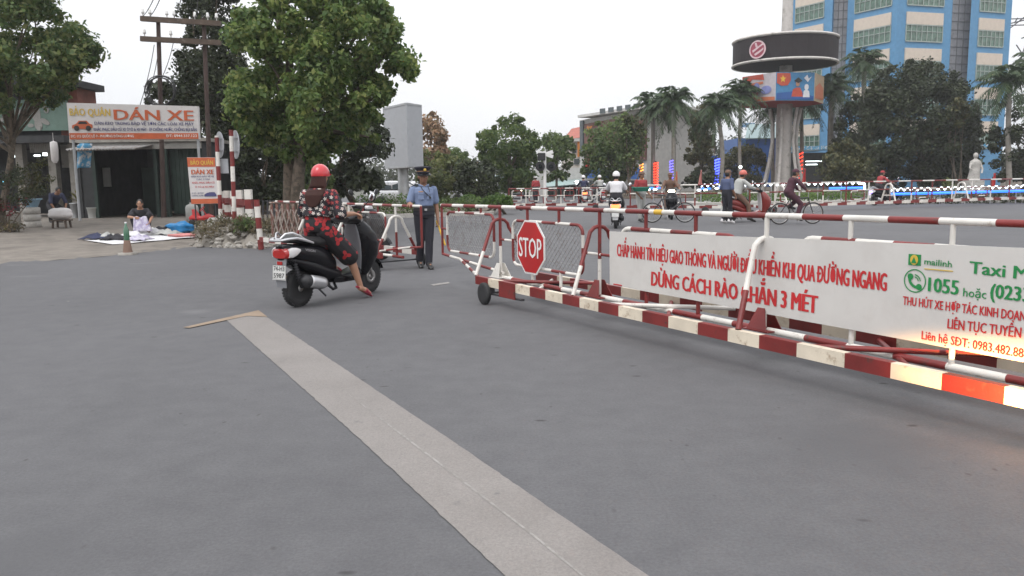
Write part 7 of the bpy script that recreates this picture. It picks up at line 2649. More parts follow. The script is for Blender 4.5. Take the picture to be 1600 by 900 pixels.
# ---------------------------------------------------------------- lit decorations on the avenue
M['led_red'] = glow('led_red', (1.0, 0.05, 0.02), 2.6)
M['led_blue'] = glow('led_blue', (0.08, 0.12, 1.0), 2.6)
M['led_violet'] = glow('led_violet', (0.18, 0.16, 0.9), 1.4)
M['led_orange'] = glow('led_orange', (1.0, 0.35, 0.05), 2.0)
M['led_white'] = glow('led_white', (0.85, 0.95, 1.0), 3.5)
M['led_azure'] = glow('led_azure', (0.03, 0.18, 1.0), 1.5)
for (px, y0, y1, Y, mt_, lab, wpx) in ((1025.5, 254, 292, 62, 'led_red', 'red glowing light column wound on the left palm of the pair', 3.6), (1050.5, 250, 290, 60, 'led_violet', 'dim violet light column wound on the right palm of the pair', 3),
                                  (1122, 248, 288, 60, 'led_blue', 'bright blue glowing light column on the dark palm', 3.8), (1252, 238, 282, 70, 'led_red', 'red spiral of lights beside the monument tower', 3.2), (1003.5, 256, 288, 59, 'led_orange', 'thin orange light spiral on a street post, leftmost of the light columns', 2.4)):
    b = AT(px, y1, Y - .35)
    tp = AT(px, y0, Y - .35)
    t = thing('light_column', lab, 'lights', b, group='glowing light columns on the avenue')
    r_ = wpx * PXM(Y)
    mb = MB()
    n = 110 if mt_ != 'led_orange' else 70
    turns = 9 if 'spiral' not in lab else 7
    mb.tube([Vector((b.x + r_ * .9 * math.cos(2 * PI * turns * i / n), b.y + .35 + max(r_, .22) * math.sin(2 * PI * turns * i / n) , b.z + (tp.z - b.z) * i / n)) for i in range(n + 1)], .055 if turns > 8 else .045, 5)
    mb.build('light_string', mt_, t, True)
    mb = MB(); mb.tube([Vector((b.x, b.y + .35, .0)), Vector((b.x, b.y + .35, tp.z + .1))], r_ * .5, 8); mb.build('core', 'dark_steel', t, True)
# hedge on the median with its wave-shaped light strings
hedge('low clipped median hedge under the wavy white light string', 1090, 1345, 40.4, 40.4, .18, .62, 1.6, 'leaf_hedge', 51, per=40, size=.12)
hedge('low dark median hedge at right, behind the second light string', 1400, 1660, 38.5, 37.5, .05, .45, 1.0, 'leaf_dark', 52, per=40, size=.12)
def wave_string(label, px0, px1, ya, yb_, Y0, Y1, waves, amp, seed, blue=None, broken=()):
    a, b = AT(px0, ya, Y0), AT(px1, yb_, Y1)
    t = thing('light_string', label, 'lights', (a.x, a.y, a.z), group='wavy light strings on the median')
    n = waves * 10
    pts = [a.lerp(b, i / n) + Vector((0, 0, amp * abs(math.sin(PI * waves * i / n)) )) for i in range(n + 1)]
    i = 0
    q = random.Random(seed)
    while i < n:
        ln_ = 10 * q.choice((2, 3, 4))
        seg = pts[i:min(n, i + ln_) + 1]
        if len(seg) > 2:
            mb = MB(); mb.tube(seg, .022, 6); mb.build('wave_tube', 'led_white', t, True)
        i += ln_ + q.choice((1, 2, 4))
    if blue:
        for (f0, f1, dz) in blue:
            p0, p1 = a.lerp(b, f0) + Vector((0, -.03, dz)), a.lerp(b, f1) + Vector((0, -.03, dz))
            mb = MB(); mb.tube([p0, p1], .055, 8); mb.build('blue_tube', 'led_azure', t, True)
    for k in range(8):
        p_ = a.lerp(b, k / 7)
        mb = MB(); mb.tube([Vector((p_.x, p_.y + .05, .02)), Vector((p_.x, p_.y + .05, p_.z))], .02, 6); mb.build('stake', 'steel', t, True)
    return t
wave_string('longer wavy white light string with a short blue tube, over the median hedge', 1096, 1352, 292, 288, 39.6, 39.6, 26, .13, 1, blue=((.78, .985, -.17),))
wave_string('second wavy white light string with a long azure tube, at the right edge', 1392, 1670, 299, 292, 37.4, 36.6, 26, .13, 2, blue=((0, .86, -.13),))
t = thing('light_bracket', 'bright white upright light bracket at the right end of the longer light string', 'lights', AT(1350, 300, 39.6))
mb = MB(); mb.tube([AT(1341, 286, 39.6), AT(1350, 287, 39.6), AT(1351, 290, 39.6), AT(1351, 297, 39.6)], .05, 8); mb.build('tube', 'led_white', t, True)
mb = MB(); mb.tube([AT(1351, 297, 39.6), AT(1351, 312, 39.6)], .03, 8); mb.build('post', 'steel', t, True)
# cluster of blue and white lamps near the pink flags
for i, (x, y, mt_, lab) in enumerate(((1100, 297, 'led_azure', 'azure lamp cluster at the left end of the median hedge'), (1128, 294, 'led_blue', 'deep blue lamp cluster just left of the man in blue'), (1021, 296, 'led_azure', 'blue lamp above the green tray of the vendor'))):
    c = AT(x, y, 41)
    t = thing('lamp_cluster', lab, 'lights', (c.x, c.y, 0), group='lamp clusters by the avenue')
    for k in range(4):
        mb = MB(); mb.ball((c.x + (k - 1.5) * .17, c.y, c.z + .07 * (k % 2)), (.11, .06, .055), 10, 6)
        mb.build('lamp', mt_ if k % 2 else 'led_white', t, True)
    mb = MB(); mb.tube([(c.x, c.y + .05, 0), (c.x, c.y + .05, c.z)], .025, 6); mb.build('post', 'steel', t, True)
t = thing('street_lamp', 'small round white lamp glowing on a post in front of the slender palm', 'street lamp', gb(1157, 63.2, 0))
c = AT(1157, 261, 63.2)
mb = MB(); mb.ball(c, .13, 12, 8); mb.build('lamp', 'lamp_white', t, True)
mb = MB(); mb.tube([(c.x, c.y, 0), c - Vector((0, 0, .1))], .05, 8); mb.build('post', 'steel', t, True)
# flags
M['flag_pink'] = paint('faded_pink_flag', (0.45, 0.17, 0.15), 0.85)
M['flag_orange'] = paint('orange_flag', (0.50, 0.13, 0.05), 0.85)
M['flag_red'] = paint('red_flag', (0.40, 0.02, 0.02), 0.85)
for (x, y, mt_, lab, Yf) in ((1057, 280, 'flag_orange', 'hanging orange flag left of the pink flag on the avenue', 50), (1095, 278, 'flag_pink', 'hanging pale pink flag on the avenue', 50), (1553, 283, 'flag_red', 'hanging red flag beside the white statue', 50), (1257, 276, 'flag_red', 'red flag at the foot of the monument tower', 60)):
    c = AT(x, y, Yf)
    k = PXM(Yf)
    t = thing('flag', lab, 'flag', (c.x, c.y, 0), group='hanging flags on the avenue')
    mb = MB()
    n = 8
    V = []
    for j in range(n + 1):
        f = j / n
        w_ = (1.0 + 4.2 * f ** 1.3) * k
        for i in range(6):
            V.append(c + Vector((w_ * (i / 5 - .75) + .5 * k, .10 * math.sin(i * 2.1 + f * 2), (12 - 24 * f) * k)))
    mb.add(V, [(j * 6 + i, j * 6 + i + 1, (j + 1) * 6 + i + 1, (j + 1) * 6 + i) for j in range(n) for i in range(5)], 0, True)
    o = mb.build('cloth', mt_, t, True)
    o.modifiers.new('s', 'SOLIDIFY').thickness = .02
    mb = MB(); mb.tube([(c.x + .9 * k, c.y + .12, 0), (c.x + .9 * k, c.y + .12, c.z + 13 * k)], .03, 6); mb.build('pole', 'steel', t, True)

# ---------------------------------------------------------------- billboard, railway signal
YBB = 40.0
M['board_side'] = paint('billboard_grey', (0.38, 0.39, 0.41), 0.6, 0.1, var=.05, wear=(.32, .33, .35), wscale=3)
bb = thing('billboard', 'blank grey box-shaped billboard on a thick round post', 'billboard', gb(629, 40.5, 0))
a0, a1 = AT(601, 263, 41.6), AT(638, 263, 39.0)
a2 = AT(662, 262, 40.3)
a3 = a0 + (a2 - a1)
zb0, zb1 = AT(638, 262, 39).z, AT(640, 160, 39).z
mb = MB()
mb.prism([(p.x, p.y, zb0) for p in (a0, a1, a2, a3)], (0, 0, zb1 - zb0))
mb.build('box', 'board_side', bb, True, .02)
mb = MB()
for (p, q_) in ((a0, a1), (a1, a2)):
    for zz in (zb0 + .05, zb1 - .05):
        d = (q_ - p).normalized()
        mb.bar(Vector((p.x, p.y, zz)) + d * .06, Vector((q_.x, q_.y, zz)) - d * .06, .05, .09)
mb.build('edge_trim', 'steel', bb, True)
c = AT(629, 262, 40.4)
mb = MB(); mb.tube([(c.x, 40.5, -.1), (c.x, 40.5, zb0 + .01)], .27, 20); mb.build('post', 'steel', bb, True)

YSG = 38.0
sgn = thing('railway_signal', 'white railway crossing signal post with crossbuck and twin black lamps', 'signal', gb(850, YSG, 0))
c = AT(851, 252, YSG)
k = PXM(YSG)
mb = MB(); mb.tube([(c.x, YSG, -.05), (c.x, YSG, AT(851, 236, YSG).z)], .075, 12); mb.build('post', 'sign_white', sgn, True)
cx_ = AT(852, 241, YSG - .1)
mb = MB()
for s_ in (-1, 1):
    mb.bar(cx_ + Vector((-12 * k, 0.02 * s_, -s_ * 4 * k)), cx_ + Vector((12 * k, 0.02 * s_, s_ * 4 * k)), .02, .16)
mb.build('crossbuck', 'sign_white', sgn, True)
for dx in (-8.5, 8.5):
    q_ = AT(852.5 + dx, 260, YSG - .15)
    mb = MB(); mb.lathe([(0, 0), (.225, 0), (.225, .02), (0, .02)], 26, q_, (0, 1, 0), 0, False); bp = mb.build('backing_disc', 'black_matt', sgn, True)
    mb = MB(); mb.lathe([(.10, -.12), (.11, -.12), (.11, .0), (.10, .0), (.10, -.12)], 18, q_, (0, 1, 0)); mb.build('lamp_hood', 'black_matt', bp, True)
    mb = MB(); mb.lathe([(0, -.03), (.095, -.02), (.095, -.004), (0, -.004)], 18, q_, (0, 1, 0)); mb.build('lens', 'glass', bp, True)
q_ = AT(846, 245, YSG - .1)
mb = MB(); mb.box(q_, (.36, .22, .36)); mb.build('bell_box', 'black_matt', sgn, True, .03)

# ---------------------------------------------------------------- buildings in the middle distance
M['wall_cream'] = paint('cream_render', (0.48, 0.44, 0.39), 0.9, wear=(.36, .33, .29), wscale=.5, var=.1)
M['wall_brown'] = paint('brown_tile', (0.135, 0.062, 0.05), 0.7, wear=(.10, .05, .045), wscale=.8, var=.15)
M['wall_white'] = paint('white_render', (0.50, 0.49, 0.47), 0.9, var=.1, wear=(.36, .35, .33), wscale=.6)
M['roof_red'] = paint('red_roof', (0.36, 0.12, 0.09), 0.8, var=.15)
M['sign_blue'] = paint('blue_fascia', (0.022, 0.09, 0.29), 0.5, var=.1)
M['glass_blue'] = paint('blue_glass', (0.03, 0.10, 0.20), 0.12, var=.4, coat=.5)
M['sign_orange'] = paint('orange_panel', (0.50, 0.17, 0.03), 0.6)
def facade(mb, x0, x1, y0, y1, Y, depth, mi=0):
    px_box(mb, x0, x1, y0, y1, Y, depth, mi)
def bwin(b, x0, x1, y0, y1, Y, mat='glass'):
    mb = MB(); px_box(mb, x0 - .8, x1 + .8, y0 - .8, y1 + .8, Y - .06, .05); f = mb.build('window', 'wall_white', b, True)
    mb = MB(); px_box(mb, x0, x1, y0, y1, Y - .09, .028); mb.build('pane', mat, f, True)

YA = 84
b = thing('house', 'small house with red roof and orange strip beside the brown building', 'house', gb(895, YA, 0))
mb = MB(); facade(mb, 884, 907, 221, 312, YA, 7); mb.build('wall', 'wall_cream', b, True)
r0, r1, r2, r3 = AT(884, 218, YA), AT(908, 215, YA), AT(907, 198, YA + 2.5), AT(893, 201, YA + 2.5)
mb = MB(); mb.prism([r0 + Vector((-.3, -.5, 0)), r1 + Vector((.2, -.5, 0)), r2, r3], (0, .3, -.1)); mb.build('roof', 'roof_red', b, True)
mb = MB(); px_box(mb, 882, 909, 216, 221, YA - .5, 7.5); mb.build('eaves', 'wall_white', b, True)
mb = MB(); px_box(mb, 902.5, 911, 221, 245, YA - .35, .3); mb.build('orange_panel', 'sign_orange', b, True)
bwin(b, 894, 901, 226, 239, YA)
bwin(b, 897, 905, 248, 257, YA)

YBr = 76
b = thing('office_building', 'brown tiled office building with white flat roof and orange emblem', 'building', gb(950, YBr, 0))
# facade turned: its near end is at the right
fL, fR = AT(906, 300, YBr + 4), AT(1002, 300, YBr - 3)
d = (fR - fL); d.z = 0
nrm = Vector((-d.y, d.x, 0)).normalized()
def wall_quad(px0, px1, yb, yt_l, yt_r, push, mat, name, parent, thick=.2):
    """wall piece on the turned facade between two pixel columns"""
    out = []
    for px, yt in ((px0, yt_l), (px1, yt_r)):
        dr = ray(px, 300)
        c0 = Vector((0, 0, CH))
        o_ = fL - nrm * push
        t_ = (o_ - c0).dot(nrm) / dr.dot(nrm)
        pxy = c0 + dr * t_
        dt = ray(px, yt); zt_ = CH + dt.z * (pxy.y / dt.y)
        db = ray(px, yb if not isinstance(yb, tuple) else yb[0 if px == px0 else 1]); zb_ = CH + db.z * (pxy.y / db.y)
        out.append((pxy, zb_, zt_))
    (p, zb0_, zt0_), (q2, zb1_, zt1_) = out
    mb = MB()
    mb.prism([(p.x, p.y, zb0_), (q2.x, q2.y, zb1_), (q2.x, q2.y, zt1_), (p.x, p.y, zt0_)], nrm * thick)
    return mb.build(name, mat, parent, True)
wall_quad(906, 1010, (312, 318), 188, 170, 0, 'wall_white', 'wall', b, 9)
wall_quad(913, 1008, (252, 250), 194, 176, .25, 'wall_brown', 'brown_facing', b, .2)
wall_quad(903, 1012, (184, 168), 180, 163, .9, 'wall_white', 'roof', b, 11)
wall_quad(906, 911, (240, 240), 189, 188, .3, 'glass', 'corner_glazing', b, .2)
for x in (937, 950, 963, 976, 989):
    wall_quad(x, x + 8, (177.5 - (x - 937) * .16, 176.5 - (x - 937) * .16), 170 - (x - 937) * .15, 169 - (x - 937) * .15, .97, 'glass', 'roof_opening', b, .05)
wall_quad(896, 1000, (278, 280), 263, 262, 1.2, 'sign_blue', 'blue_fascia', b, .4)
wall_quad(913, 931, (262, 262), 250, 250, .6, 'flag_red', 'red_panel', b, .2)
mb = MB()
ec = AT(922, 199, YBr + 1.4)
k = PXM(YBr)
for (a0_, l_) in ((40, 9), (95, 6), (-20, 6)):
    dv = Vector((math.cos(R(a0_)), 0, math.sin(R(a0_)))) * l_ * k
    sv = Vector((-math.sin(R(a0_)), 0, math.cos(R(a0_)))) * 2.0 * k
    e0 = ec + Vector((-3 * k, 0, -3 * k))
    mb.prism([e0, e0 + dv * .5 + sv, e0 + dv, e0 + dv * .5 - sv], (0, .15, 0))
mb.build('emblem', 'sign_orange', b, True)
for x in (918, 934, 950, 966, 982):
    wall_quad(x, x + 9, (312, 313), 282, 282, .25, 'glass', 'shop_window', b, .1)

YC = 78
b = thing('bank_building', 'cream building with broad blue fascia and tall blank wall piers behind the palms', 'building', gb(1065, YC, 0))
mb = MB(); facade(mb, 1004, 1118, 192, 312, YC + .3, 12); mb.build('wall', 'wall_brown', b, True)
for (x0, x1, yt) in ((1004, 1024, 188), (1027, 1059, 186), (1064, 1072, 186), (1079, 1105, 178)):
    mb = MB(); facade(mb, x0, x1, yt, 244, YC - .25, .5); mb.build('pier', 'wall_cream', b, True)
mb = MB(); facade(mb, 1000, 1124, 184, 189, YC - .5, 6); mb.build('cornice', 'wall_white', b, True)
mb = MB(); facade(mb, 1004, 1121, 243, 259, YC - 1.5, 1.2); mb.build('fascia', 'sign_blue', b, True)
mb = MB(); facade(mb, 1003, 1122, 258.5, 261, YC - 1.55, 1.3); facade(mb, 1003, 1122, 240.5, 243, YC - 1.55, 1.3); mb.build('fascia_trim', 'wall_white', b, True)
mb = MB()
k = PXM(YC)
c = AT(1061, 251, YC - 1.53)
for pts in (((-8, 6), (-4, 6), (0, -3), (1, -7)), ((-1, 6), (4, 6), (9, -7), (5, -7)), ((12, 6), (22, 6), (24, 2), (14, 2))):
    mb.prism([c + Vector((x * k, 0, y * k)) for x, y in pts], (0, .02, 0))
mb.build('fascia_emblem', 'ink_white', b, True)
for x in range(1006, 1118, 14):
    mb = MB(); facade(mb, x, x + 11, 263, 308, YC - .3, .1); w_ = mb.build('shop_window', 'glass_blue', b, True)
mb = MB(); facade(mb, 1034, 1046, 263, 272, YC - 1.2, .1); mb.build('red_sign', 'ink_orange', b, True)

b = thing('annexe', 'far low building with pale green sheet roof left of the monument tower', 'building', gb(1180, 100, 0))
mb = MB(); facade(mb, 1150, 1224, 215, 312, 100, 8); mb.build('wall', 'sign_blue', b, True)
M['roof_green'] = paint('pale_green_sheet', (0.28, 0.36, 0.35), 0.6, 0.1, var=.08)
p0, p1, p2, p3 = AT(1164, 216, 99), AT(1226, 215, 99), AT(1226, 193, 104), AT(1169, 194, 104)
mb = MB(); mb.prism([p0, p1, p2, p3], (0, .1, -.12)); mb.build('roof', 'roof_green', b, True)
mb = MB(); facade(mb, 1156, 1180, 192, 199, 105, .3); mb.build('blue_trim', 'tarp_blue', b, True)

b = thing('shop', 'low shop with grey green awning and green neon sign near the railway signal', 'shop', gb(885, 66, 0))
mb = MB(); facade(mb, 836, 915, 262, 318, 67, 6); mb.build('wall', 'wall_white', b, True)
p0, p1, p2, p3 = AT(852, 292, 64), AT(908, 287, 64), AT(914, 280, 66.9), AT(854, 282, 66.9)
mb = MB(); mb.prism([p0, p1, p2, p3], (0, .05, -.08)); mb.build('awning', 'roof_green', b, True)
for x in (856, 868, 880, 892):
    mb = MB(); facade(mb, x, x + 9, 290, 314, 66.9, .08); mb.build('shop_window', 'shop_green', b, True)
M['neon_green'] = glow('neon_green', (0.1, 1.0, 0.55), 2.2)
mb = MB(); facade(mb, 864, 879, 272, 279, 66.2, .15); nb = mb.build('neon_board', 'dark_steel', b, True)
mb = MB()
for (x0, x1, y) in ((866, 877, 274), (865, 874, 276.5)): facade(mb, x0, x1, y - .6, y + .6, 66.1, .05)
mb.build('neon_tube', 'neon_green', nb, True)
b = thing('hut', 'small white walled hut below the central round tree', 'hut', gb(784, 54, 0))
mb = MB(); facade(mb, 772, 792, 279, 316, 54, 4); mb.build('wall', 'wall_white', b, True)
mb = MB(); facade(mb, 770, 795, 274, 279, 53.5, 5); mb.build('roof', 'roof_green', b, True)
mb = MB(); facade(mb, 776, 782, 290, 312, 53.9, .08); mb.build('door', 'shop_green', b, True)
for (x, y, Yl, lab) in ((901.5, 285, 58, 'round white lamp glowing in front of the grey green awning'), (790, 269, 52, 'small white lamp glowing over the hut roof')):
    c = AT(x, y, Yl)
    t = thing('street_lamp', lab, 'street lamp', (c.x, c.y, 0))
    mb = MB(); mb.ball(c, .15, 12, 8); mb.build('lamp', 'lamp_white', t, True)
    mb = MB(); mb.tube([(c.x, c.y + .02, 0), c], .04, 8); mb.build('post', 'steel', t, True)

# ---------------------------------------------------------------- blue tower block
M['blue_wall'] = paint('sky_blue_render', (0.10, 0.255, 0.43), 0.85, wear=(.08, .20, .36), wscale=.35, var=.08)
M['spandrel'] = paint('cream_spandrel', (0.58, 0.50, 0.42), 0.85, var=.06)
M['curtain'] = paint('grey_cladding', (0.25, 0.25, 0.26), 0.5, var=.12, wear=(.13, .13, .14), wscale=1.5)
M['cladding_joint'] = paint('cladding_joint', (0.13, 0.13, 0.14), 0.6)
M['win_glass'] = paint('greenish_glass', (0.085, 0.15, 0.115), 0.15, var=.5, coat=.3)
M['win_frame'] = paint('pale_window_frame', (0.32, 0.37, 0.34), 0.6)
tw = thing('tower_block', 'sky blue tower block with cream panels and green windows behind the palms', 'building', gb(1400, 90, 0))
plan = [(1230, 90.0), (1290, 85.6), (1292, 86.8), (1314, 86.4), (1313, 85.6), (1388, 80.6), (1471, 82.4), (1472, 84.2), (1500, 84.8), (1500, 83.4), (1562, 85.2)]
PP = [Vector((AT(px, 300, Y).x, Y, 0)) for px, Y in plan]
back = [Vector((PP[-1].x + 3.5, 101, 0)), Vector((AT(1240, 300, 103).x, 103, 0))]
H_T = 31.0
kinds = ['blue_wall', 'blue_wall', 'curtain', 'blue_wall', 'blue_wall', 'blue_wall', 'blue_wall', 'curtain', 'blue_wall', 'blue_wall']
ring = PP + back
mb = MB()
n = len(ring)
V = [p.copy() for p in ring] + [p + Vector((0, 0, H_T)) for p in ring]
Fs = [(i, (i + 1) % n, n + (i + 1) % n, n + i) for i in range(n)]
Ms = [1 if (i < len(kinds) and kinds[i] == 'curtain') else 0 for i in range(n)]
mb.add(V, Fs, Ms)
mb.add(V[n:], [tuple(range(n))], 0)
mb.build('wall', ['blue_wall', 'curtain'], tw, True)
for i in (2, 7):                                          # joints of the grey cladding strips
    a, b_ = PP[i], PP[i + 1]
    mb = MB()
    dd = (b_ - a).normalized()
    nn = Vector((dd.y, -dd.x, 0))
    for zz in np.arange(.8, H_T, .84):
        mb.bar(a + nn * .03 + Vector((0, 0, zz)), b_ + nn * .03 + Vector((0, 0, zz)), .05, .05)
    for f in (.33, .66):
        p = a.lerp(b_, f) + nn * .035
        mb.box((p.x, p.y, H_T / 2), (.06, .06, H_T - .2))
    mb.build('cladding_joints', 'cladding_joint', tw, True)
def tower_window(a, b_, f0, f1, z0, z1, zs0, zs1):
    dd = (b_ - a)
    u = dd.normalized()
    nn = Vector((u.y, -u.x, 0))
    p, q_ = a.lerp(b_, f0), a.lerp(b_, f1)
    L = (q_ - p).length
    mb = MB()                                             # frame ring with mullions around the recessed panes
    for (zz, hh_) in ((z0, .10), (z1, .10), ((z0 + z1 * 1.6) / 2.6, .06)):
        mb.bar(p + nn * .06 + Vector((0, 0, zz)), q_ + nn * .06 + Vector((0, 0, zz)), .10, hh_)
    nm = max(2, int(L / .55))
    for k in range(nm + 1):
        c = p.lerp(q_, k / nm) + nn * .06
        mb.bar(c + Vector((0, 0, z0 + .05)), c + Vector((0, 0, z1 - .05)), .06, .09, up=nn)
    w_ = mb.build('window', 'win_frame', tw, True)
    mb = MB()
    mb.prism([p + Vector((0, 0, z0)), q_ + Vector((0, 0, z0)), q_ + Vector((0, 0, z1)), p + Vector((0, 0, z1))], nn * .03)
    mb.build('pane', 'win_glass', w_, True)
    mb = MB()
    mb.prism([p + Vector((0, 0, zs0)), q_ + Vector((0, 0, zs0)), q_ + Vector((0, 0, zs1)), p + Vector((0, 0, zs1))], nn * .12)
    mb.build('spandrel_panel', 'spandrel', tw, True)
zt_ref = AT(1430, 20, 81.5).z                              # top of the cream panel in the second visible row
for fl in range(-2, 5):
    top = zt_ref + 3.42 * 1 - 3.42 * fl
    if top < 4 or top - 1.2 > H_T - .5: continue
    zs1, zs0 = top, top - 1.15
    z1, z0 = zs0 - .06, zs0 - 1.62
    if zs1 > H_T - .3: continue
    tower_window(PP[0], PP[1], .08, .80, z0, z1, zs0, zs1)
    tower_window(PP[4], PP[5], .16, .90, z0, z1, zs0, zs1)
    tower_window(PP[5], PP[6], .17, .84, z0, z1, zs0, zs1)
    tower_window(PP[9], PP[10], .20, .82, z0 - .15, z1 - .15, zs0 - .15, zs1 - .15)
mb = MB()                                                 # entrance canopy
p0, p1 = AT(1236, 232, 80), AT(1545, 228, 80)
mb.box(((p0.x + p1.x) / 2, 80.5, p0.z), (p1.x - p0.x, 3.0, .35))
mb.build('canopy', 'tarp_blue', tw, True)
mb = MB()
mb.box(((p0.x + p1.x) / 2, 81.7, p0.z / 2 - .1), (p1.x - p0.x, .3, p0.z - .6))
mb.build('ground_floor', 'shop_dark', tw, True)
mb = MB()
for (x0, x1, y) in ((1260, 1284, 252), (1260, 1277, 257)): facade(mb, x0, x1, y - .8, y + .8, 79.6, .2)
mb.build('ceiling_light', 'lamp_white', tw, True)
for x in (1430, 1455, 1520):
    mb = MB(); facade(mb, x, x + 16, 248, 262, 81.4, .1); mb.build('door_glass', 'win_glass', tw, True)

# ---------------------------------------------------------------- monument tower with disc and picture panels
YT_ = 66.0
k = PXM(YT_)
M['monument'] = paint('monument_concrete', (0.50, 0.47, 0.44), 0.85, wear=(.28, .26, .23), wscale=1.6, var=.12, wp=(.55, .68))
M['disc_dark'] = paint('disc_band', (0.016, 0.011, 0.013), 0.85, var=.15)
mt_ = thing('monument_tower', 'tall concrete monument tower with flat round disc and picture panels', 'tower', gb(1223, YT_, 0))
base = AT(1222, 300, YT_)
def zpx(y, x=1224): return AT(x, y, YT_).z
mb = MB()
mb.lathe([(12.5 * k, 0), (11.5 * k, zpx(270)), (11.5 * k, zpx(230)), (12 * k, zpx(185)), (11 * k, zpx(165)), (9.5 * k, zpx(120)), (9 * k, zpx(80)), (8 * k, zpx(40)), (7.2 * k, zpx(-60))], 20, (base.x, YT_, 0))
mb.build('shaft', 'monument', mt_, True)
for ang in (20, 75, 130, 185, 240, 300, 345):            # flared legs rising along the shaft
    a = R(ang)
    dx, dy = math.cos(a), math.sin(a)
    for off in (0,):
        pts = []
        for (rr, y) in ((33, 298), (27, 276), (22, 250), (18.5, 222), (19.5, 195), (24, 170)):
            pts.append(Vector((base.x + dx * rr * k, YT_ + dy * rr * k, max(0, zpx(y)))))
        mb = MB(); mb.tube(pts, [.16, .14, .13, .12, .12, .12], 8); mb.build('leg', 'monument', mt_, True)
# disc: dark band with pale rims
rd = 76 * k
zc0, zc1 = zpx(103), zpx(63)
mb = MB(); mb.lathe([(0, zc0), (rd * .98, zc0), (rd, zc0 + .1), (rd, zc1 - .1), (rd * .98, zc1), (0, zc1)], 64, (AT(1226, 80, YT_).x, YT_, 0), smooth=False)
dsc = mb.build('disc', 'disc_dark', mt_, True)
mb = MB()
for zz in (zc0 + .06, zc1 - .06): mb.wheelring((AT(1226, 80, YT_).x, YT_, zz), (0, 0, 1), rd, .11, 64, 8)
mb.build('disc_rim', 'monument', dsc, True)
# ring emblem wrapped on the disc band
M['emblem_pink'] = paint('emblem_pink', (0.55, 0.20, 0.24), 0.5)
M['emblem_rose'] = paint('emblem_rose', (0.33, 0.05, 0.085), 0.5)
M['emblem_pale'] = paint('emblem_pale', (0.62, 0.45, 0.47), 0.5)
dcx = AT(1226, 80, YT_).x
ex = (AT(1189, 75, YT_ - rd * .86).x - dcx)
ea = math.asin(max(-1, min(1, ex / rd)))
ezc = AT(1189, 75, YT_ - rd * .87).z
def on_disc(s, z, lift=.03):
    a = ea + s / rd
    return Vector((dcx + (rd + lift) * math.sin(a), YT_ - (rd + lift) * math.cos(a), ezc + z))
er = 13 * k
mb = MB()
n = 36
V = [on_disc(rr * math.cos(2 * PI * i / n), rr * math.sin(2 * PI * i / n), .13) for rr in (er * 1.0, er * .84) for i in range(n)]
mb.add(V, [(i, (i + 1) % n, n + (i + 1) % n, n + i) for i in range(n)])
for (pts) in (((-.6, -.05), (.1, .3), (.62, .62), (.70, .45), (.15, .12), (-.5, -.3)), ((-.35, -.45), (.2, -.2), (.75, .15), (.72, -.1), (.25, -.42), (-.2, -.66)), ((-.15, .2), (-.3, .72), (-.1, .76), (.08, .3))):
    P = [on_disc(x * er, y * er, .14) for x, y in pts]
    mb.add(P, [tuple(range(len(P)))])
emb_ = mb.build('ring_emblem', 'emblem_pale', dsc, True)
mb = MB()
P = [on_disc(er * math.cos(2 * PI * i / 36), er * math.sin(2 * PI * i / 36), .10) for i in range(36)]
mb.add(P, [tuple(range(36))])
mb.build('emblem_ground', 'emblem_rose', dsc, True)
# picture panel box: a prism with four shown faces
pz0, pz1 = zpx(163), zpx(121)
cor = [(1160, 65.4), (1212, 62.6), (1272, 63.2), (1287, 66.0)]
PB = [Vector((AT(px, 145, Y).x, Y, 0)) for px, Y in cor]
bk = [Vector((PB[-1].x - 1.2, 69.5, 0)), Vector((PB[0].x + 1.0, 69.2, 0))]
ringp = PB + bk
M['panel_white'] = paint('panel_white', (0.48, 0.44, 0.46), 0.5)
M['panel_blue'] = paint('panel_blue', (0.05, 0.20, 0.38), 0.5, wear=(.06, .12, .22), wscale=1.2)
M['panel_tan'] = paint('panel_tan', (0.50, 0.36, 0.22), 0.5, wear=(.4, .42, .3), wscale=1.2)
M['panel_red'] = paint('panel_red', (0.48, 0.07, 0.035), 0.5)
M['panel_coral'] = paint('panel_coral', (0.55, 0.17, 0.08), 0.5)
M['panel_lilac'] = paint('panel_lilac', (0.22, 0.24, 0.48), 0.5)
n = len(ringp)
V = [Vector((p.x, p.y, pz0)) for p in ringp] + [Vector((p.x, p.y, pz1)) for p in ringp]
mb = MB()
mb.add(V, [(i, (i + 1) % n, n + (i + 1) % n, n + i) for i in range(n)], [1, 2, 3, 0, 0, 0])
mb.add(V[:n], [tuple(range(n))[::-1]], 4)
mb.add(V[n:], [tuple(range(n))], 0)
pb_ = mb.build('picture_box', ['wall_white', 'panel_white', 'panel_blue', 'panel_tan', 'flag_red'], mt_, True)
def pic(i, pts, mat, lift=.02, name='picture'):
    a, b_ = PB[i], PB[i + 1]
    u = (b_ - a).normalized()
    nn = Vector((u.y, -u.x, 0))
    P = [a.lerp(b_, x) + Vector((0, 0, pz0 + (pz1 - pz0) * y)) + nn * lift for x, y in pts]
    mb = MB(); mb.prism(P, nn * .015)
    return mb.build(name, mat, pb_, True)
def circ(cx, cy, rx, ry, n=18): return [(cx + rx * math.cos(2 * PI * j / n), cy + ry * math.sin(2 * PI * j / n)) for j in range(n)]
pic(0, [(0, .05), (.98, .02), (.98, .14), (.4, .2), (0, .3)], 'panel_coral', .02, 'orange_swoosh')
pic(0, [(0, .62), (.1, .55), (.3, .86), (.66, .78), (.62, 1.0), (0, 1.0)], 'panel_red', .022, 'red_swoosh')
pic(0, [(.02, .33), (.12, .36), (.28, .72), (.62, .74), (.64, .66), (.32, .6), (.18, .3), (.1, .24)], 'panel_coral', .024, 'coral_swoosh')
pic(0, circ(.44, .55, .09, .16), 'panel_lilac', .026, 'lilac_blot')
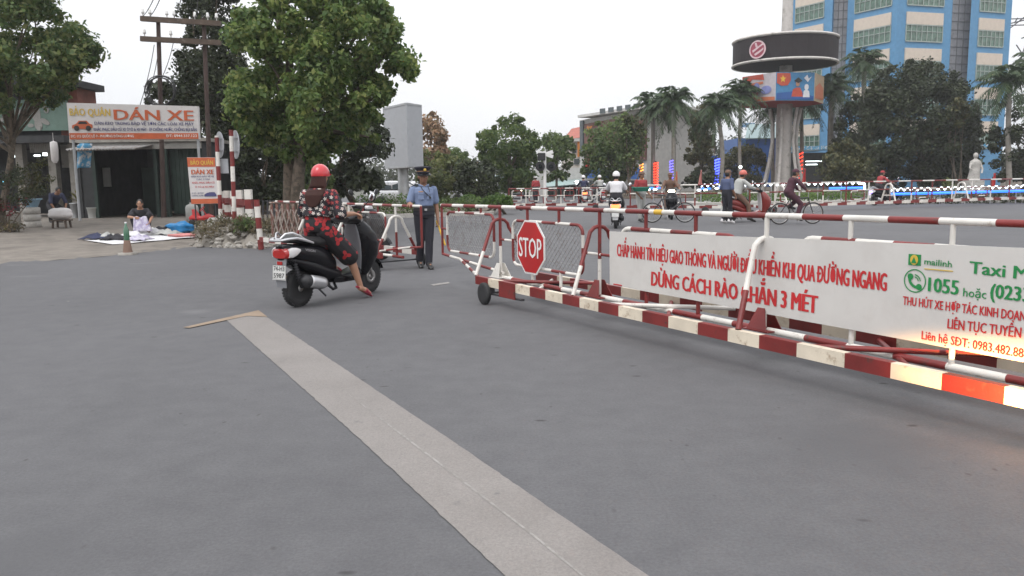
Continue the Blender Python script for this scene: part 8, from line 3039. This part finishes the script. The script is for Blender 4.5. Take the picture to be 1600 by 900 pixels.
pic(0, circ(.72, .42, .16, .15), 'panel_lilac', .028, 'lilac_blot')
pic(0, circ(.40, .33, .10, .10), 'emblem_pink', .030, 'pink_blot')
pic(1, [(.02, .97), (.02, .62), (.14, .52), (.30, .54), (.38, .72), (.36, .97)], 'panel_red', .02, 'red_banner')
star = [(.17 + (.085 if j % 2 == 0 else .036) * math.sin(2 * PI * j / 10), .76 + (.15 if j % 2 == 0 else .063) * math.cos(2 * PI * j / 10)) for j in range(10)]
pic(1, star, 'yellow', .04, 'yellow_star')
pic(1, [(.02, .04), (.98, .04), (.98, .16), (.5, .34), (.02, .26)], 'sign_blue', .022, 'dark_field')
pic(1, [(.40, .14), (.44, .40), (.52, .46), (.62, .46), (.68, .30), (.70, .14)], 'panel_red', .03, 'red_gown')
pic(1, circ(.56, .60, .05, .10), 'skin', .034, 'face')
pic(1, [(.46, .70), (.57, .82), (.68, .70), (.57, .62)], 'ink_black', .04, 'mortarboard')
pic(1, [(.70, .12), (.72, .34), (.78, .40), (.86, .34), (.88, .12)], 'cloth_white', .032, 'white_gown')
pic(1, circ(.79, .48, .055, .11), 'cloth_white', .036, 'pale_hood')
pic(1, [(.72, .80), (.80, .92), (.84, .78), (.92, .86), (.82, .66)], 'cloth_white', .03, 'white_birds')
pic(2, [(.1, .1), (.9, .12), (.9, .55), (.5, .7), (.1, .5)], 'panel_coral', .02, 'orange_shape')

# ---------------------------------------------------------------- white statue, pylon
YST = 54
c = AT(1520, 300, YST)
st = thing('statue', 'white standing statue under the trees at right', 'statue', (c.x, YST, 0))
k = PXM(YST)
z = lambda y: AT(1520, y, YST).z
mb = MB()
mb.box((c.x, YST, z(282) / 2), (1.0, .9, z(282)))
mb.build('plinth', 'concrete_pale', st, True, .03)
mb = MB()
S = []
for (y, a) in ((283, 10), (278, 9), (268, 8.0), (262, 7.2), (256, 8.6), (252, 8.0), (249, 3.0), (247.5, 2.4)):
    S.append(((c.x + (.05 if y < 270 else 0), YST, z(y)), (a * k, 0, 0), (0, a * k * .7, 0), 2.2))
mb.loft(S, 18)
mb.ball((c.x + .05, YST, z(243)), (3.6 * k, 3.8 * k, 4.6 * k), 14, 10)
mb.loft([((c.x - 7 * k, YST - .1, z(255)), (1.8 * k, 0, 0), (0, 1.8 * k, 0)), ((c.x - 10 * k, YST - .25, z(263)), (1.6 * k, 0, 0), (0, 1.6 * k, 0)), ((c.x - 4 * k, YST - .5, z(268)), (1.4 * k, 0, 0), (0, 1.4 * k, 0))], 10)
mb.loft([((c.x + 7.6 * k, YST - .1, z(255)), (1.8 * k, 0, 0), (0, 1.8 * k, 0)), ((c.x + 10 * k, YST - .2, z(264)), (1.6 * k, 0, 0), (0, 1.6 * k, 0)), ((c.x + 6 * k, YST - .45, z(271)), (1.4 * k, 0, 0), (0, 1.4 * k, 0))], 10)
o = mb.build('figure', 'concrete_pale', st, True)
remesh(o, .03, 3)

py_ = thing('pylon', 'lattice steel power pylon arm reaching in at the right edge', 'pylon', gb(1660, 140, 0))
mb = MB()
def pt(x, y, Y=140): return AT(x, y, Y)
segs = [((1565, 40), (1640, 22)), ((1565, 40), (1640, 38)), ((1566, 30), (1640, 28)), ((1564, 55), (1604, 24)), ((1604, 24), (1610, 40)), ((1585, 36), (1590, 28)), ((1592, 100), (1640, -40)), ((1588, 70), (1640, 150)), ((1596, 60), (1650, 40)), ((1640, 22), (1640, 320)), ((1690, 22), (1690, 320)), ((1640, 60), (1690, 120)), ((1690, 60), (1640, 120)), ((1640, 120), (1690, 200)), ((1690, 120), (1640, 200)), ((1640, 22), (1665, -60)), ((1690, 22), (1665, -60))]
for (a, b_) in segs:
    mb.tube([pt(*a), pt(*b_)], .10, 5)
mb.build('lattice', 'dark_steel', py_, True)
# small conifer in a pot on the median
t = thing('shrub', 'small pale shoot plant standing in front of the massive dark tree', 'plant', gb(1479, 45, 0))
q = np.random.default_rng(77)
C = [tuple(AT(1479 + q.normal() * 2.5, y, 45)) for y in (282, 287, 292, 297)]
quads_object('foliage', leaf_arrays(C, [.22] * 4, 60, .12, q), 'leaf_light', t)

# ---------------------------------------------------------------- thin evening haze round the whole scene
mh = bpy.data.materials.new('haze')
mh.use_nodes = True
nt = mh.node_tree
nt.nodes.clear()
vo = nt.nodes.new('ShaderNodeOutputMaterial')
pv = nt.nodes.new('ShaderNodeVolumePrincipled')
pv.inputs['Color'].default_value = (1.0, 1.0, 1.0, 1)
pv.inputs['Density'].default_value = 0.0006
pv.inputs['Anisotropy'].default_value = 0.2
nt.links.new(pv.outputs['Volume'], vo.inputs['Volume'])
mb = MB()
mb.box((0, 165, 25.5), (690, 520, 53))
hz = mb.build('haze', mh)
hz['kind'] = 'stuff'
